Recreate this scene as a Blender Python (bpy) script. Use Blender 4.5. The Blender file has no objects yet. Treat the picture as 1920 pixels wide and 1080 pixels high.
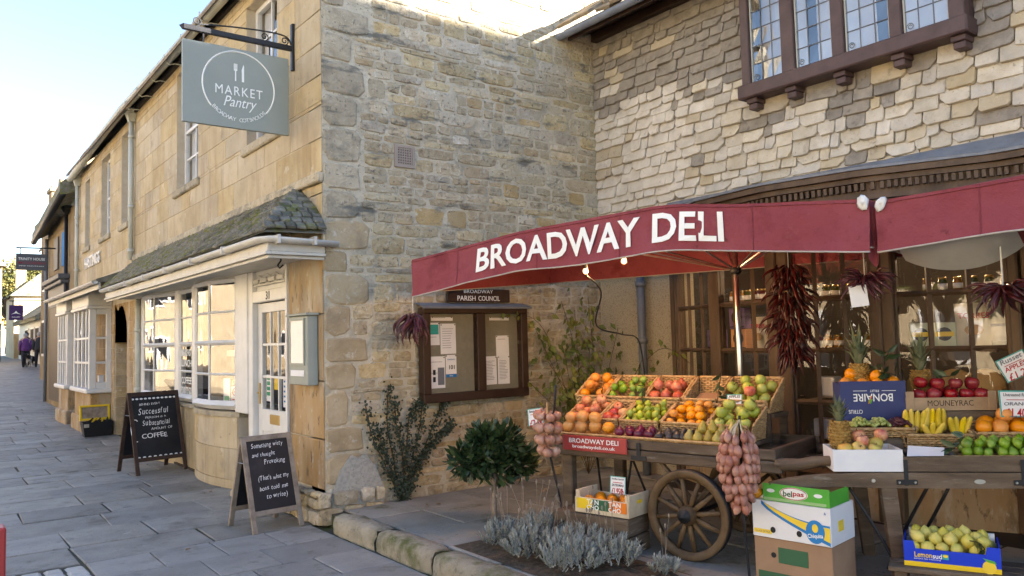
import bpy, math, random
from mathutils import Vector, Matrix
R = math.radians
sc = bpy.context.scene
col = sc.collection
rnd = random.Random(11)

# ---------------------------------------------------------------- camera
cam = bpy.data.cameras.new('camera'); cam_o = bpy.data.objects.new('camera', cam); col.objects.link(cam_o)
cam.sensor_width = 36; cam.lens = 27.666; cam.clip_start = .05; cam.clip_end = 600
_y, _p, _r = R(37.177), R(3.721), R(-1.461)
_f = Vector((math.sin(_y)*math.cos(_p), math.cos(_y)*math.cos(_p), math.sin(_p)))
_rt = Vector((math.cos(_y), -math.sin(_y), 0)); _u = _rt.cross(_f)
_r2 = _rt*math.cos(_r)+_u*math.sin(_r); _u2 = -_rt*math.sin(_r)+_u*math.cos(_r)
cam_o.matrix_world = Matrix(((_r2.x, _u2.x, -_f.x, 0), (_r2.y, _u2.y, -_f.y, 0), (_r2.z, _u2.z, -_f.z, 1.6), (0, 0, 0, 1)))
sc.camera = cam_o

# ---------------------------------------------------------------- sky, sun, exposure
SUN = Vector((.72, -.55, .42)).normalized()          # towards the sun
w = bpy.data.worlds.new('World'); sc.world = w; w.use_nodes = True
sky = w.node_tree.nodes.new('ShaderNodeTexSky'); sky.sky_type = 'NISHITA'; sky.sun_disc = False
sky.sun_elevation = math.asin(SUN.z); sky.sun_rotation = math.atan2(SUN.x, SUN.y)
sky.air_density = 1.0; sky.dust_density = .3; sky.ozone_density = 1.6; sky.altitude = 100
bg = w.node_tree.nodes['Background']; bg.inputs['Strength'].default_value = .05
w.node_tree.links.new(sky.outputs[0], bg.inputs['Color'])
sl = bpy.data.lights.new('sun', 'SUN'); sl.energy = 5; sl.angle = R(.5); sl.color = (1, .93, .82)
so = bpy.data.objects.new('sun', sl); col.objects.link(so); so.rotation_euler = SUN.to_track_quat('Z', 'Y').to_euler()
sc.view_settings.view_transform = 'Standard'; sc.view_settings.look = 'None'
sc.view_settings.exposure = 3.4; sc.view_settings.gamma = 1; sc.view_settings.use_curve_mapping = False
sc.view_settings.use_white_balance = True; sc.view_settings.white_balance_temperature = 6650; sc.view_settings.white_balance_tint = 14
sc.cycles.max_bounces = 8; sc.cycles.diffuse_bounces = 4; sc.cycles.glossy_bounces = 3; sc.cycles.transparent_max_bounces = 12
sc.cycles.sample_clamp_indirect = 6; sc.cycles.caustics_reflective = False; sc.cycles.caustics_refractive = False

# ---------------------------------------------------------------- helpers
def world(o):
    m = o.matrix_basis.copy()
    if o.parent: m = world(o.parent) @ o.matrix_parent_inverse @ m
    return m
def setp(o, p):
    if p: o.parent = p; o.matrix_parent_inverse = world(p).inverted()
    return o
def tag(o, label=None, cat=None, group=None, kind=None):
    if label: o['label'] = label
    if cat: o['category'] = cat
    if group: o['group'] = group
    if kind: o['kind'] = kind
    return o
def T(name, label, cat, loc=(0, 0, 0), group=None):
    o = bpy.data.objects.new(name, None); col.objects.link(o); o.location = loc; o.empty_display_size = .1
    return tag(o, label, cat, group)
def O(name, me, mat=None, parent=None, M=None):
    o = bpy.data.objects.new(name, me); col.objects.link(o)
    if mat and not me.materials: me.materials.append(mat)
    if M is not None: o.matrix_basis = M
    return setp(o, parent)
def FM(o, x, y):                                   # frame: origin, x axis, y axis
    x = Vector(x).normalized(); y = Vector(y); z = x.cross(y).normalized(); y = z.cross(x); o = Vector(o)
    return Matrix(((x.x, y.x, z.x, o.x), (x.y, y.y, z.y, o.y), (x.z, y.z, z.z, o.z), (0, 0, 0, 1)))
def TR(x, y, z): return Matrix.Translation((x, y, z))
def RZ(a): return Matrix.Rotation(a, 4, 'Z')
def RX(a): return Matrix.Rotation(a, 4, 'X')
def RY(a): return Matrix.Rotation(a, 4, 'Y')
def SC(x, y=None, z=None): return Matrix.Diagonal((x, y if y is not None else x, z if z is not None else x, 1))

class MB:
    def __init__(s, M=None): s.v = []; s.f = []; s.M = M
    def add(s, vs, fs):
        n = len(s.v); M = s.M
        s.v += [tuple(M @ Vector(v)) if M is not None else tuple(v) for v in vs]
        s.f += [tuple(i+n for i in f) for f in fs]; return s
    def quad(s, a, b, c, d): return s.add((a, b, c, d), ((0, 1, 2, 3),))
    def box(s, x0, x1, y0, y1, z0, z1, c=0):
        x0, x1 = min(x0, x1), max(x0, x1); y0, y1 = min(y0, y1), max(y0, y1); z0, z1 = min(z0, z1), max(z0, z1)
        if not c:
            return s.add([(x, y, z) for x in (x0, x1) for y in (y0, y1) for z in (z0, z1)],
                         ((0, 1, 3, 2), (4, 6, 7, 5), (0, 4, 5, 1), (2, 3, 7, 6), (0, 2, 6, 4), (1, 5, 7, 3)))
        c = min(c, (x1-x0)*.45, (y1-y0)*.45, (z1-z0)*.45)
        vs = []; idx = {}
        for sx in (0, 1):
            for sy in (0, 1):
                for sz in (0, 1):
                    X = (x0, x1)[sx]; Y = (y0, y1)[sy]; Z = (z0, z1)[sz]
                    Xi = X+(c, -c)[sx]; Yi = Y+(c, -c)[sy]; Zi = Z+(c, -c)[sz]
                    idx[sx, sy, sz] = len(vs); vs += [(X, Yi, Zi), (Xi, Y, Zi), (Xi, Yi, Z)]
        I = lambda a, k: idx[a]+k
        fs = []
        for ax in range(3):
            o = [i for i in range(3) if i != ax]
            for sgn in (0, 1):
                q = []
                for p, r in ((0, 0), (1, 0), (1, 1), (0, 1)):
                    a = [0, 0, 0]; a[ax] = sgn; a[o[0]] = p; a[o[1]] = r; q.append(I(tuple(a), ax))
                fs.append(q)
            for p in (0, 1):
                for r in (0, 1):
                    a = [0, 0, 0]; b = [0, 0, 0]; a[o[0]] = b[o[0]] = p; a[o[1]] = b[o[1]] = r; b[ax] = 1
                    fs.append((I(tuple(a), o[0]), I(tuple(b), o[0]), I(tuple(b), o[1]), I(tuple(a), o[1])))
        for k, i in idx.items(): fs.append((i, i+1, i+2))
        return s.add(vs, fs)
    def prism(s, pts, z0, z1):                     # outline in local xy, extruded in z
        n = len(pts); vs = [(x, y, z0) for x, y in pts]+[(x, y, z1) for x, y in pts]
        return s.add(vs, [tuple(range(n))[::-1], tuple(range(n, 2*n))]+[(i, (i+1) % n, n+(i+1) % n, n+i) for i in range(n)])
    def tube(s, path, r, n=6, cap=True):
        P = [Vector(p) for p in path]; m = len(P); rs = r if isinstance(r, (list, tuple)) else [r]*m; vs = []; up = None
        for i, p in enumerate(P):
            t = (P[min(i+1, m-1)]-P[max(i-1, 0)]).normalized()
            if up is None: up = Vector((0, 0, 1)) if abs(t.z) < .9 else Vector((1, 0, 0))
            a = up.cross(t)
            if a.length < 1e-5: a = Vector((1, 0, 0)).cross(t)
            a.normalize(); b = t.cross(a); up = b
            for k in range(n):
                q = 2*math.pi*k/n; vs.append(p+(a*math.cos(q)+b*math.sin(q))*rs[i])
        fs = [(i*n+k, i*n+(k+1) % n, (i+1)*n+(k+1) % n, (i+1)*n+k) for i in range(m-1) for k in range(n)]
        if cap: fs += [tuple(range(n))[::-1], tuple(range((m-1)*n, m*n))]
        return s.add(vs, fs)
    def lathe(s, prof, n=10, M=None):
        vs = []; 
        for r, z in prof:
            for k in range(n):
                q = 2*math.pi*k/n; v = Vector((r*math.cos(q), r*math.sin(q), z)); vs.append(M @ v if M is not None else v)
        m = len(prof)
        fs = [(i*n+k, i*n+(k+1) % n, (i+1)*n+(k+1) % n, (i+1)*n+k) for i in range(m-1) for k in range(n)]
        fs += [tuple(range(n))[::-1], tuple(range((m-1)*n, m*n))]
        return s.add(vs, fs)
    def ball(s, c, r, n=10, m=6, sz=1, M=None):
        pr = [(max(r*math.sin(math.pi*i/m), r*.02), -r*sz*math.cos(math.pi*i/m)) for i in range(m+1)]
        return s.lathe(pr, n, (TR(*c) @ M) if M is not None else TR(*c))
    def mesh(s, name, smooth=False):
        me = bpy.data.meshes.new(name); me.from_pydata(s.v, [], s.f); me.update()
        if smooth: me.polygons.foreach_set('use_smooth', [True]*len(me.polygons))
        return me
    def build(s, name, mat, parent=None, smooth=False, M=None):
        return O(name, s.mesh(name, smooth), mat, parent, M)

def strip(pa, pb):                                 # faces between two polylines
    mb = MB(); n = len(pa); mb.add(list(pa)+list(pb), [(i, i+1, n+i+1, n+i) for i in range(n-1)]); return mb

def text_mesh(body, size=1, bold=0, shear=0, extr=.002, align='CENTER', space=1):
    cu = bpy.data.curves.new('text', 'FONT'); cu.body = body; cu.size = size; cu.offset = bold; cu.shear = shear
    cu.extrude = extr; cu.align_x = align; cu.resolution_u = 3; cu.space_character = space
    o = bpy.data.objects.new('text', cu); me = bpy.data.meshes.new_from_object(o); bpy.data.objects.remove(o); bpy.data.curves.remove(cu)
    return me
def text(body, M, mat, parent, w=None, h=None, size=.1, bold=0, shear=0, align='CENTER', space=1, name='lettering', warp=None, extr=.0015):
    me = text_mesh(body, 1, bold/size if not h else bold, shear, extr/size if not h else extr, align, space)
    vs = me.vertices
    xs = [v.co.x for v in vs]; ys = [v.co.y for v in vs]; x0, x1, y0, y1 = min(xs), max(xs), min(ys), max(ys)
    sx = (w/(x1-x0)) if w else (h/(y1-y0) if h else size); sy = (h/(y1-y0)) if h else sx
    for v in vs:
        if w or h: x = (v.co.x-(x0+x1)/2)*sx; y = (v.co.y-(y0+y1)/2)*sy
        else: x = v.co.x*sx; y = v.co.y*sy
        q = Vector((x, y, extr if v.co.z > 0 else -extr))
        v.co = warp(q) if warp else (M @ q)
    me.materials.clear(); return O(name, me, mat, parent)

# ---------------------------------------------------------------- materials
def mk(name, cols, scale=4, rough=.85, bump=.2, bscale=60, rand=.1, spec=.3, metal=0, layers=(), obj=False, stretch=None, sat=0, coat=0, sss=0, rr=0, bdist=.01):
    m = bpy.data.materials.new(name); m.use_nodes = True; nt = m.node_tree; N = nt.nodes; L = nt.links.new
    b = N['Principled BSDF']; b.inputs['Specular IOR Level'].default_value = spec; b.inputs['Metallic'].default_value = metal
    b.inputs['Coat Weight'].default_value = coat; b.inputs['Roughness'].default_value = rough
    oi = N.new('ShaderNodeObjectInfo')
    if obj:
        tc = N.new('ShaderNodeTexCoord'); ad = N.new('ShaderNodeVectorMath'); ad.operation = 'ADD'
        ml = N.new('ShaderNodeMath'); ml.operation = 'MULTIPLY'; ml.inputs[1].default_value = 37; L(oi.outputs['Random'], ml.inputs[0])
        L(tc.outputs['Object'], ad.inputs[0]); L(ml.outputs[0], ad.inputs[1]); pos = ad.outputs[0]
    else:
        g = N.new('ShaderNodeNewGeometry'); pos = g.outputs['Position']
    posz = pos
    if stretch:
        mp = N.new('ShaderNodeMapping'); mp.inputs['Scale'].default_value = stretch; L(pos, mp.inputs['Vector']); pos = mp.outputs[0]
    def noise(s, d=6, r=.6, stv=None):
        n = N.new('ShaderNodeTexNoise'); n.inputs['Scale'].default_value = s; n.inputs['Detail'].default_value = d; n.inputs['Roughness'].default_value = r
        pv = pos
        if stv:
            mq = N.new('ShaderNodeMapping'); mq.inputs['Scale'].default_value = stv; L(posz, mq.inputs['Vector']); pv = mq.outputs[0]
        L(pv, n.inputs['Vector']); return n.outputs['Fac']
    cr = N.new('ShaderNodeValToRGB'); e = cr.color_ramp.elements
    k = len(cols)
    for i, c in enumerate(cols):
        p = .32+.36*i/max(k-1, 1)
        if i < 2: e[i].position = p; e[i].color = (*c, 1)
        else: x = e.new(p); x.color = (*c, 1)
    if k == 1: e[1].color = (*cols[0], 1)
    L(noise(scale), cr.inputs[0]); out = cr.outputs[0]
    for ly in layers:
        c, s, lo, hi = ly[:4]
        mr = N.new('ShaderNodeMapRange'); mr.inputs['From Min'].default_value = lo; mr.inputs['From Max'].default_value = hi; mr.clamp = True
        if len(ly) > 6 and ly[6] == 'dots':
            vo = N.new('ShaderNodeTexVoronoi'); vo.inputs['Scale'].default_value = s; L(pos, vo.inputs['Vector']); L(vo.outputs['Distance'], mr.inputs['Value'])
            ns = noise(2.2, 4); m3 = N.new('ShaderNodeMapRange'); m3.inputs['From Min'].default_value = .5; m3.inputs['From Max'].default_value = .6; L(ns, m3.inputs['Value'])
            m4 = N.new('ShaderNodeMath'); m4.operation = 'MULTIPLY'; L(mr.outputs[0], m4.inputs[0]); L(m3.outputs[0], m4.inputs[1]); fac = m4.outputs[0]
        else:
            L(noise(s, 6, .65, ly[7] if len(ly) > 7 else None), mr.inputs['Value']); fac = mr.outputs[0]
        if len(ly) > 5 and ly[4] is not None:
            sp = N.new('ShaderNodeSeparateXYZ'); L(posz, sp.inputs[0])
            m2 = N.new('ShaderNodeMapRange'); m2.inputs['From Min'].default_value = ly[4]; m2.inputs['From Max'].default_value = ly[5]; m2.clamp = True
            L(sp.outputs['Z'], m2.inputs['Value']); mu = N.new('ShaderNodeMath'); mu.operation = 'MULTIPLY'; L(fac, mu.inputs[0]); L(m2.outputs[0], mu.inputs[1]); fac = mu.outputs[0]
        mx = N.new('ShaderNodeMix'); mx.data_type = 'RGBA'; L(fac, mx.inputs[0]); L(out, mx.inputs[6]); mx.inputs[7].default_value = (*c, 1); out = mx.outputs[2]
    if rand:
        hs = N.new('ShaderNodeHueSaturation'); mr = N.new('ShaderNodeMapRange'); mr.inputs['To Min'].default_value = 1-rand; mr.inputs['To Max'].default_value = 1+rand
        L(oi.outputs['Random'], mr.inputs['Value']); L(mr.outputs[0], hs.inputs['Value']); L(out, hs.inputs['Color'])
        if sat:
            f2 = N.new('ShaderNodeMath'); f2.operation = 'MULTIPLY'; f2.inputs[1].default_value = 7.13; L(oi.outputs['Random'], f2.inputs[0])
            f3 = N.new('ShaderNodeMath'); f3.operation = 'FRACT'; L(f2.outputs[0], f3.inputs[0])
            m5 = N.new('ShaderNodeMapRange'); m5.inputs['To Min'].default_value = 1-sat; m5.inputs['To Max'].default_value = 1+sat; L(f3.outputs[0], m5.inputs['Value']); L(m5.outputs[0], hs.inputs['Saturation'])
        out = hs.outputs[0]
    L(out, b.inputs['Base Color'])
    if rr:
        m6 = N.new('ShaderNodeMapRange'); m6.inputs['To Min'].default_value = rough-rr; m6.inputs['To Max'].default_value = rough+rr; L(noise(scale*2.3, 4), m6.inputs['Value']); L(m6.outputs[0], b.inputs['Roughness'])
    if sss: b.inputs['Subsurface Weight'].default_value = sss; b.inputs['Subsurface Radius'].default_value = (.02, .01, .005)
    if bump:
        bp = N.new('ShaderNodeBump'); bp.inputs['Strength'].default_value = bump; bp.inputs['Distance'].default_value = bdist
        L(noise(bscale, 6, .65), bp.inputs['Height']); L(bp.outputs[0], b.inputs['Normal'])
    return m

def glass(name, ior=1.75, wav=.0, ws=3, tint=(1, 1, 1)):
    m = bpy.data.materials.new(name); m.use_nodes = True; nt = m.node_tree; N = nt.nodes; L = nt.links.new
    N.remove(N['Principled BSDF']); out = N['Material Output']
    t = N.new('ShaderNodeBsdfTransparent'); t.inputs[0].default_value = (*tint, 1); g = N.new('ShaderNodeBsdfGlossy'); g.inputs['Roughness'].default_value = .015
    lw = N.new('ShaderNodeLayerWeight'); lw.inputs['Blend'].default_value = .5; pw = N.new('ShaderNodeMath'); pw.operation = 'POWER'; pw.inputs[1].default_value = 4.6; L(lw.outputs['Facing'], pw.inputs[0])
    f0 = ((ior-1)/(ior+1))**2; mr = N.new('ShaderNodeMapRange'); mr.inputs['To Min'].default_value = f0; mr.inputs['To Max'].default_value = 1; L(pw.outputs[0], mr.inputs['Value']); mx = N.new('ShaderNodeMixShader')
    L(mr.outputs[0], mx.inputs[0]); L(t.outputs[0], mx.inputs[1]); L(g.outputs[0], mx.inputs[2]); L(mx.outputs[0], out.inputs['Surface'])
    if wav:
        geo = N.new('ShaderNodeNewGeometry'); mp = N.new('ShaderNodeMapping'); mp.inputs['Scale'].default_value = (1, 1, .45); L(geo.outputs['Position'], mp.inputs[0])
        n = N.new('ShaderNodeTexNoise'); n.inputs['Scale'].default_value = ws; n.inputs['Detail'].default_value = 1.5; L(mp.outputs[0], n.inputs['Vector'])
        b = N.new('ShaderNodeBump'); b.inputs['Strength'].default_value = 1; b.inputs['Distance'].default_value = wav; L(n.outputs['Fac'], b.inputs['Height'])
        L(b.outputs[0], g.inputs['Normal'])
    return m
def emit(name, c, s):
    m = bpy.data.materials.new(name); m.use_nodes = True; b = m.node_tree.nodes['Principled BSDF']
    b.inputs['Base Color'].default_value = (*c, 1); b.inputs['Emission Color'].default_value = (*c, 1); b.inputs['Emission Strength'].default_value = s; return m

M = {}
DK = ((.17, .17, .145), 1, .57, .67, 1.3, 2.4, '', (2.2, 2.2, 8)); PL = ((.56, .53, .44), 9, .58, .68); FN = ((.20, .185, .15), 28, .58, .66, .8, 2.4)
M['ashlar'] = mk('honey ashlar', [(.385, .305, .19), (.445, .365, .235), (.495, .42, .29)], 2.6, .9, .35, 60, .10, sat=.2, layers=[((.36, .285, .185), 1, .52, .66, None, None, '', (6, 6, .8)), ((.30, .255, .19), 3.2, .60, .76), ((.26, .225, .17), 22, .62, .70), ((.55, .50, .41), 5, .62, .72)])
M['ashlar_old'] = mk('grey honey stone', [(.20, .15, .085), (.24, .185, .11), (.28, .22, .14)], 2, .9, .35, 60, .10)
M['ashlar_brown'] = mk('weathered brown ashlar', [(.29, .18, .075), (.38, .255, .13), (.44, .335, .215)], 2.2, .9, .45, 40, .10, sat=.1, stretch=(1, 1, .35), layers=[((.17, .13, .09), 2.6, .56, .70), ((.40, .35, .27), 1.6, .50, .64), ((.52, .47, .39), 3.1, .58, .70), ((.13, .10, .07), 16, .58, .68), ((.50, .45, .37), 22, .60, .68)])
M['joint'] = mk('pale lime mortar', [(.47, .41, .31), (.55, .49, .39)], 9, .95, .5, 60, 0)
M['gjoint'] = mk('pale lime mortar wide', [(.42, .375, .28), (.53, .48, .37), (.60, .555, .445)], 7, .95, 1, 30, 0, bdist=.02, layers=[((.34, .315, .25), 3, .50, .64), FN, DK])
M['rubble'] = mk('ochre rubble stone', [(.38, .305, .195), (.48, .40, .27), (.57, .50, .365)], 9, .95, 1, 18, .22, sat=.3, bdist=.03,
                 layers=[((.46, .41, .295), 1.3, .42, .56, 1.5, 2.8), PL, ((.24, .20, .14), 14, .56, .68), ((.60, .55, .42), 18, .58, .68), FN, DK, ((.62, .62, .57), 34, .15, .05, 2.0, 3.4, 'dots')])
M['rubble_gold'] = mk('golden rubble stone', [(.36, .275, .155), (.44, .345, .205), (.49, .40, .26)], 7, .95, 1, 26, .12, sat=.2, bdist=.015, layers=[PL, FN, DK])
M['quoin'] = mk('lichened quoin stone', [(.35, .305, .22), (.42, .37, .275), (.48, .43, .325)], 8, .95, 1, 20, .14, bdist=.02, layers=[((.25, .23, .18), 3, .50, .64), FN, DK, ((.66, .65, .58), 42, .2, .08, 1.2, 2.4, 'dots')])
M['quoin_warm'] = mk('warm quoin stone', [(.34, .265, .16), (.41, .33, .21), (.46, .38, .26)], 5, .95, 1, 26, .12, bdist=.014, layers=[((.27, .22, .155), 3, .54, .70), PL])
M['render'] = mk('pebble dash', [(.38, .32, .215), (.47, .41, .29)], 60, .95, 1, 150, 0, layers=[((.20, .165, .11), 90, .55, .62)])
M['slate'] = mk('mossy stone slate', [(.095, .095, .08), (.155, .15, .125), (.22, .21, .175)], 9, .95, .8, 45, .3, layers=[((.12, .13, .03), 5, .50, .62), ((.48, .48, .43), 50, .18, .06, None, None, 'dots')])
M['roofslate'] = mk('brown stone roof slate', [(.13, .105, .075), (.19, .155, .11), (.25, .21, .15)], 7, .95, .6, 45, .25)
M['shingle'] = mk('cream wall slate', [(.45, .405, .32), (.53, .485, .395), (.60, .56, .475)], 7, .9, .9, 30, .12, sat=.25, bdist=.012, layers=[((.38, .34, .27), 10, .60, .72), ((.27, .245, .20), 30, .62, .70)])
M['shingle_gold'] = mk('warm wall slate', [(.44, .375, .26), (.52, .45, .325)], 9, .9, .9, 30, .12, sat=.2, bdist=.012, layers=[((.33, .28, .2), 10, .60, .72)])
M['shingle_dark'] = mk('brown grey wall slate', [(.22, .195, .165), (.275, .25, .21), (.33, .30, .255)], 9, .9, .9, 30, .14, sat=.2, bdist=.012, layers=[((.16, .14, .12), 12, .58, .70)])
M['flag'] = mk('worn sandstone flag', [(.185, .18, .166), (.24, .233, .214), (.285, .277, .254)], 2.6, .55, .6, 36, .2, sat=.35, rr=.12, layers=[((.135, .128, .112), 1.7, .56, .66), ((.14, .134, .12), 6, .58, .70), ((.33, .32, .30), 7, .62, .72), ((.12, .115, .10), 30, .61, .67), ((.36, .36, .35), 38, .10, .04, None, None, 'dots')])
M['slab'] = mk('grey concrete slab', [(.22, .218, .207), (.258, .255, .241), (.285, .281, .266)], 3.2, .62, .5, 90, .12, rr=.1, layers=[((.165, .16, .146), 1.9, .57, .67), ((.16, .156, .143), 5, .58, .70), ((.15, .147, .135), 32, .61, .67), ((.34, .34, .33), 30, .10, .04, None, None, 'dots')])
M['flagjoint'] = mk('dark mossy pavement joint', [(.05, .046, .036), (.09, .085, .068)], 12, .95, .8, 60, 0, layers=[((.06, .075, .022), 4, .55, .62)])
M['kerb'] = mk('mossy kerb stone', [(.23, .21, .155), (.30, .27, .205), (.35, .32, .25)], 6, .95, 1, 30, .12, bdist=.015, layers=[((.10, .11, .04), 3.2, .50, .64), ((.16, .145, .11), 16, .58, .68), ((.42, .42, .38), 40, .16, .05, None, None, 'dots')])
M['terrace'] = mk('terrace flag', [(.22, .21, .18), (.28, .27, .235), (.33, .32, .285)], 2.5, .8, .6, 40, .15, layers=[((.11, .115, .065), 3, .58, .70), ((.16, .15, .125), 20, .60, .68)])
M['soil'] = mk('garden soil', [(.05, .038, .027), (.085, .065, .046), (.13, .10, .07)], 24, .95, 1, 60, 0)
M['road'] = mk('asphalt', [(.05, .05, .05), (.07, .07, .068)], 30, .9, .4, 120, 0)
M['white'] = mk('white paint', [(.60, .60, .59), (.68, .68, .67)], 6, .42, .08, 40, .02)
M['offwhite'] = mk('aged white paint', [(.50, .485, .44), (.60, .585, .54)], 5, .5, .12, 40, .03, layers=[((.40, .37, .31), 8, .64, .72)])
M['gutter'] = mk('pale grey green gutter paint', [(.42, .44, .40), (.50, .52, .48)], 5, .5, .1, 40, .03, layers=[((.30, .28, .23), 6, .62, .74)])
M['sage'] = mk('sage grey paint', [(.245, .275, .25), (.27, .30, .275)], 3, .45, .05, 40, .02)
M['signprint'] = mk('white sign print', [(.80, .82, .80)], 3, .6, 0, 10, 0)
M['black'] = mk('black iron', [(.012, .013, .016), (.022, .023, .027)], 12, .45, .2, 60, 0)
M['lead'] = mk('grey lead', [(.15, .165, .19), (.22, .24, .27)], 6, .6, .3, 20, 0, metal=.2)
M['pipe'] = mk('blue grey pipe paint', [(.12, .135, .16), (.15, .165, .19)], 6, .5, .1, 30, 0)
M['darkwood'] = mk('dark brown stained wood', [(.028, .014, .009), (.05, .027, .017)], 5, .5, .3, 60, .08, stretch=(1, 1, .15))
M['shopwood'] = mk('brown shopfront wood', [(.065, .042, .028), (.10, .066, .043), (.13, .088, .058)], 6, .5, .3, 60, .08, stretch=(1, 1, .2))
M['plumwood'] = mk('plum brown window wood', [(.072, .045, .045), (.10, .066, .063)], 6, .5, .25, 60, .06)
M['oldwood'] = mk('weathered cart wood', [(.08, .055, .036), (.12, .085, .057), (.165, .122, .085)], 5, .75, .6, 50, .14, stretch=(.5, .5, 3), layers=[((.20, .17, .135), 7, .60, .70)])
M['wheelwood'] = mk('brown wheel wood', [(.075, .045, .022), (.115, .073, .037), (.15, .10, .055)], 9, .6, .4, 60, .12)
M['greywood'] = mk('silvered wood', [(.16, .125, .095), (.24, .195, .155), (.30, .25, .205)], 10, .8, .5, 50, .12)
M['brownwood'] = mk('brown board frame wood', [(.04, .022, .016), (.065, .04, .03)], 10, .7, .3, 50, .1)
M['crate'] = mk('pale crate wood', [(.52, .42, .29), (.62, .52, .37), (.68, .58, .43)], 7, .8, .4, 60, .07)
M['mcrate'] = mk('tan crate wood', [(.34, .24, .145), (.44, .32, .21)], 7, .8, .4, 60, .07)
M['wicker'] = mk('honey wicker', [(.32, .19, .08), (.46, .30, .14), (.58, .41, .22)], 30, .7, .6, 90, .08)
M['wickerd'] = mk('dark wicker', [(.17, .09, .035), (.28, .17, .07)], 30, .7, .6, 90, .08)
M['chalk'] = mk('black chalkboard', [(.008, .009, .013), (.016, .017, .022)], 4, .55, .1, 60, 0, layers=[((.03, .031, .037), 3, .58, .75)])
M['chalkw'] = mk('chalk white', [(.75, .76, .78)], 30, .9, 0, 10, 0)
M['paper'] = mk('white paper', [(.74, .74, .76), (.80, .80, .81)], 6, .8, 0, 10, .03)
M['ink'] = mk('grey ink', [(.16, .17, .2)], 6, .8, 0, 10, 0)
M['inkblack'] = mk('black ink', [(.015, .015, .02)], 6, .8, 0, 10, 0)
M['inkred'] = mk('red ink', [(.45, .02, .03)], 6, .8, 0, 10, 0)
M['inkblue'] = mk('blue ink', [(.02, .16, .42)], 6, .8, 0, 10, 0)
M['inkgreen'] = mk('green ink', [(.02, .28, .13)], 6, .8, 0, 10, 0)
M['inkteal'] = mk('teal ink', [(.04, .35, .32)], 6, .8, 0, 10, 0)
M['yellow'] = mk('yellow print', [(.75, .52, .02)], 6, .6, 0, 10, 0)
M['orangep'] = mk('orange print', [(.75, .20, .02)], 6, .6, 0, 10, 0)
M['board'] = mk('olive pinboard', [(.19, .18, .135), (.22, .205, .155)], 20, .9, .2, 80, 0)
M['red'] = mk('faded burgundy canvas', [(.21, .04, .052), (.235, .05, .063), (.26, .062, .075)], 2.2, .85, .8, 3.2, 0, bdist=.05, layers=[((.155, .024, .032), 3, .58, .74), ((.28, .085, .092), 6, .64, .80), ((.12, .026, .03), 14, .64, .72)])
M['redsign'] = mk('red sign paint', [(.40, .055, .045), (.34, .04, .045)], 3, .4, .03, 30, 0)
M['hem'] = mk('grey hem tape', [(.36, .33, .30), (.45, .42, .38)], 9, .9, .2, 100, 0)
M['canvaswhite'] = mk('white canvas', [(.66, .66, .63), (.74, .74, .71)], 8, .8, .3, 90, 0)
M['plastic'] = mk('cloudy plastic sheet', [(.40, .40, .40), (.48, .48, .48)], 4, .25, .3, 9, 0, spec=.5)
M['steel'] = mk('steel pole', [(.5, .5, .5), (.6, .6, .6)], 20, .28, .1, 60, 0, metal=1)
M['brass'] = mk('brass', [(.45, .32, .12)], 9, .35, .1, 40, 0, metal=1)
M['green'] = mk('bright green print', [(.07, .36, .04), (.10, .42, .06)], 5, .5, 0, 20, 0)
M['blue'] = mk('lemon box blue', [(.005, .035, .50), (.008, .05, .58)], 4, .4, .05, 30, 0)
M['navy'] = mk('navy card', [(.03, .04, .135), (.038, .05, .155)], 5, .55, .1, 40, 0)
M['card'] = mk('brown card', [(.30, .185, .115), (.35, .225, .14)], 6, .85, .15, 60, 0)
M['whitecard'] = mk('white card', [(.68, .69, .72), (.74, .75, .77)], 5, .6, .08, 50, 0)
M['bananaY'] = mk('banana print yellow', [(.80, .58, .05)], 5, .6, 0, 20, 0)
M['skyblue'] = mk('mid blue print', [(.02, .20, .50)], 5, .6, 0, 20, 0)
M['boxgreen'] = mk('dark green print', [(.04, .12, .06)], 5, .7, 0, 20, 0)
M['blackplastic'] = mk('black plastic', [(.014, .015, .018)], 6, .45, .1, 60, 0)
M['purple'] = mk('purple sign paint', [(.05, .02, .105)], 5, .5, 0, 20, 0)
M['signgrey'] = mk('slate grey sign', [(.085, .09, .10)], 5, .5, 0, 20, 0)
M['signred'] = mk('dull red print', [(.30, .03, .05)], 5, .5, 0, 20, 0)
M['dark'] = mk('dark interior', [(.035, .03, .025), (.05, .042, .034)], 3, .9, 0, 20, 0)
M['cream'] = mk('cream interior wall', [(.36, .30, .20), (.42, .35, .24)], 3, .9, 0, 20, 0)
M['glass'] = glass('old window glass', 2.6, .0022, 4)
M['glassd'] = glass('shop glass', 1.75, .003, 3)
M['glassu'] = glass('leaded glass', 2.4, .003, 5, (.9, .93, .96))
M['glassn'] = glass('notice glass', 1.35)

# ---------------------------------------------------------------- ground, pavement, terrace
def zg(y):
    if y < 12: return 0
    if y < 24: return .011*(y-12)
    if y < 46: return .132+.03*(y-24)
    return .792+.021*(min(y, 110)-46)
ys = [-60, 0, 12, 18, 24, 35, 46, 70, 110, 400]
mb = strip([(-300, y, zg(y)-.16) for y in ys], [(300, y, zg(y)-.16) for y in ys])
tag(mb.build('ground', M['soil']), kind='structure')
mb = strip([(-4.6, y, zg(y)-.13) for y in ys], [(-1.6, y, zg(y)-.13) for y in ys]); tag(mb.build('road', M['road']), kind='structure')
mb = strip([(-10.9, y, zg(y)-.06) for y in ys], [(-4.6, y, zg(y)-.06) for y in ys]); tag(mb.build('bounce_verge', mk('pale honey gravel', [(.34, .28, .19), (.42, .35, .25)], 30, .95, .5, 90, 0)), kind='structure')  # unseen verge added, pale and wide, to bounce sunlight onto the shopfronts
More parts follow.
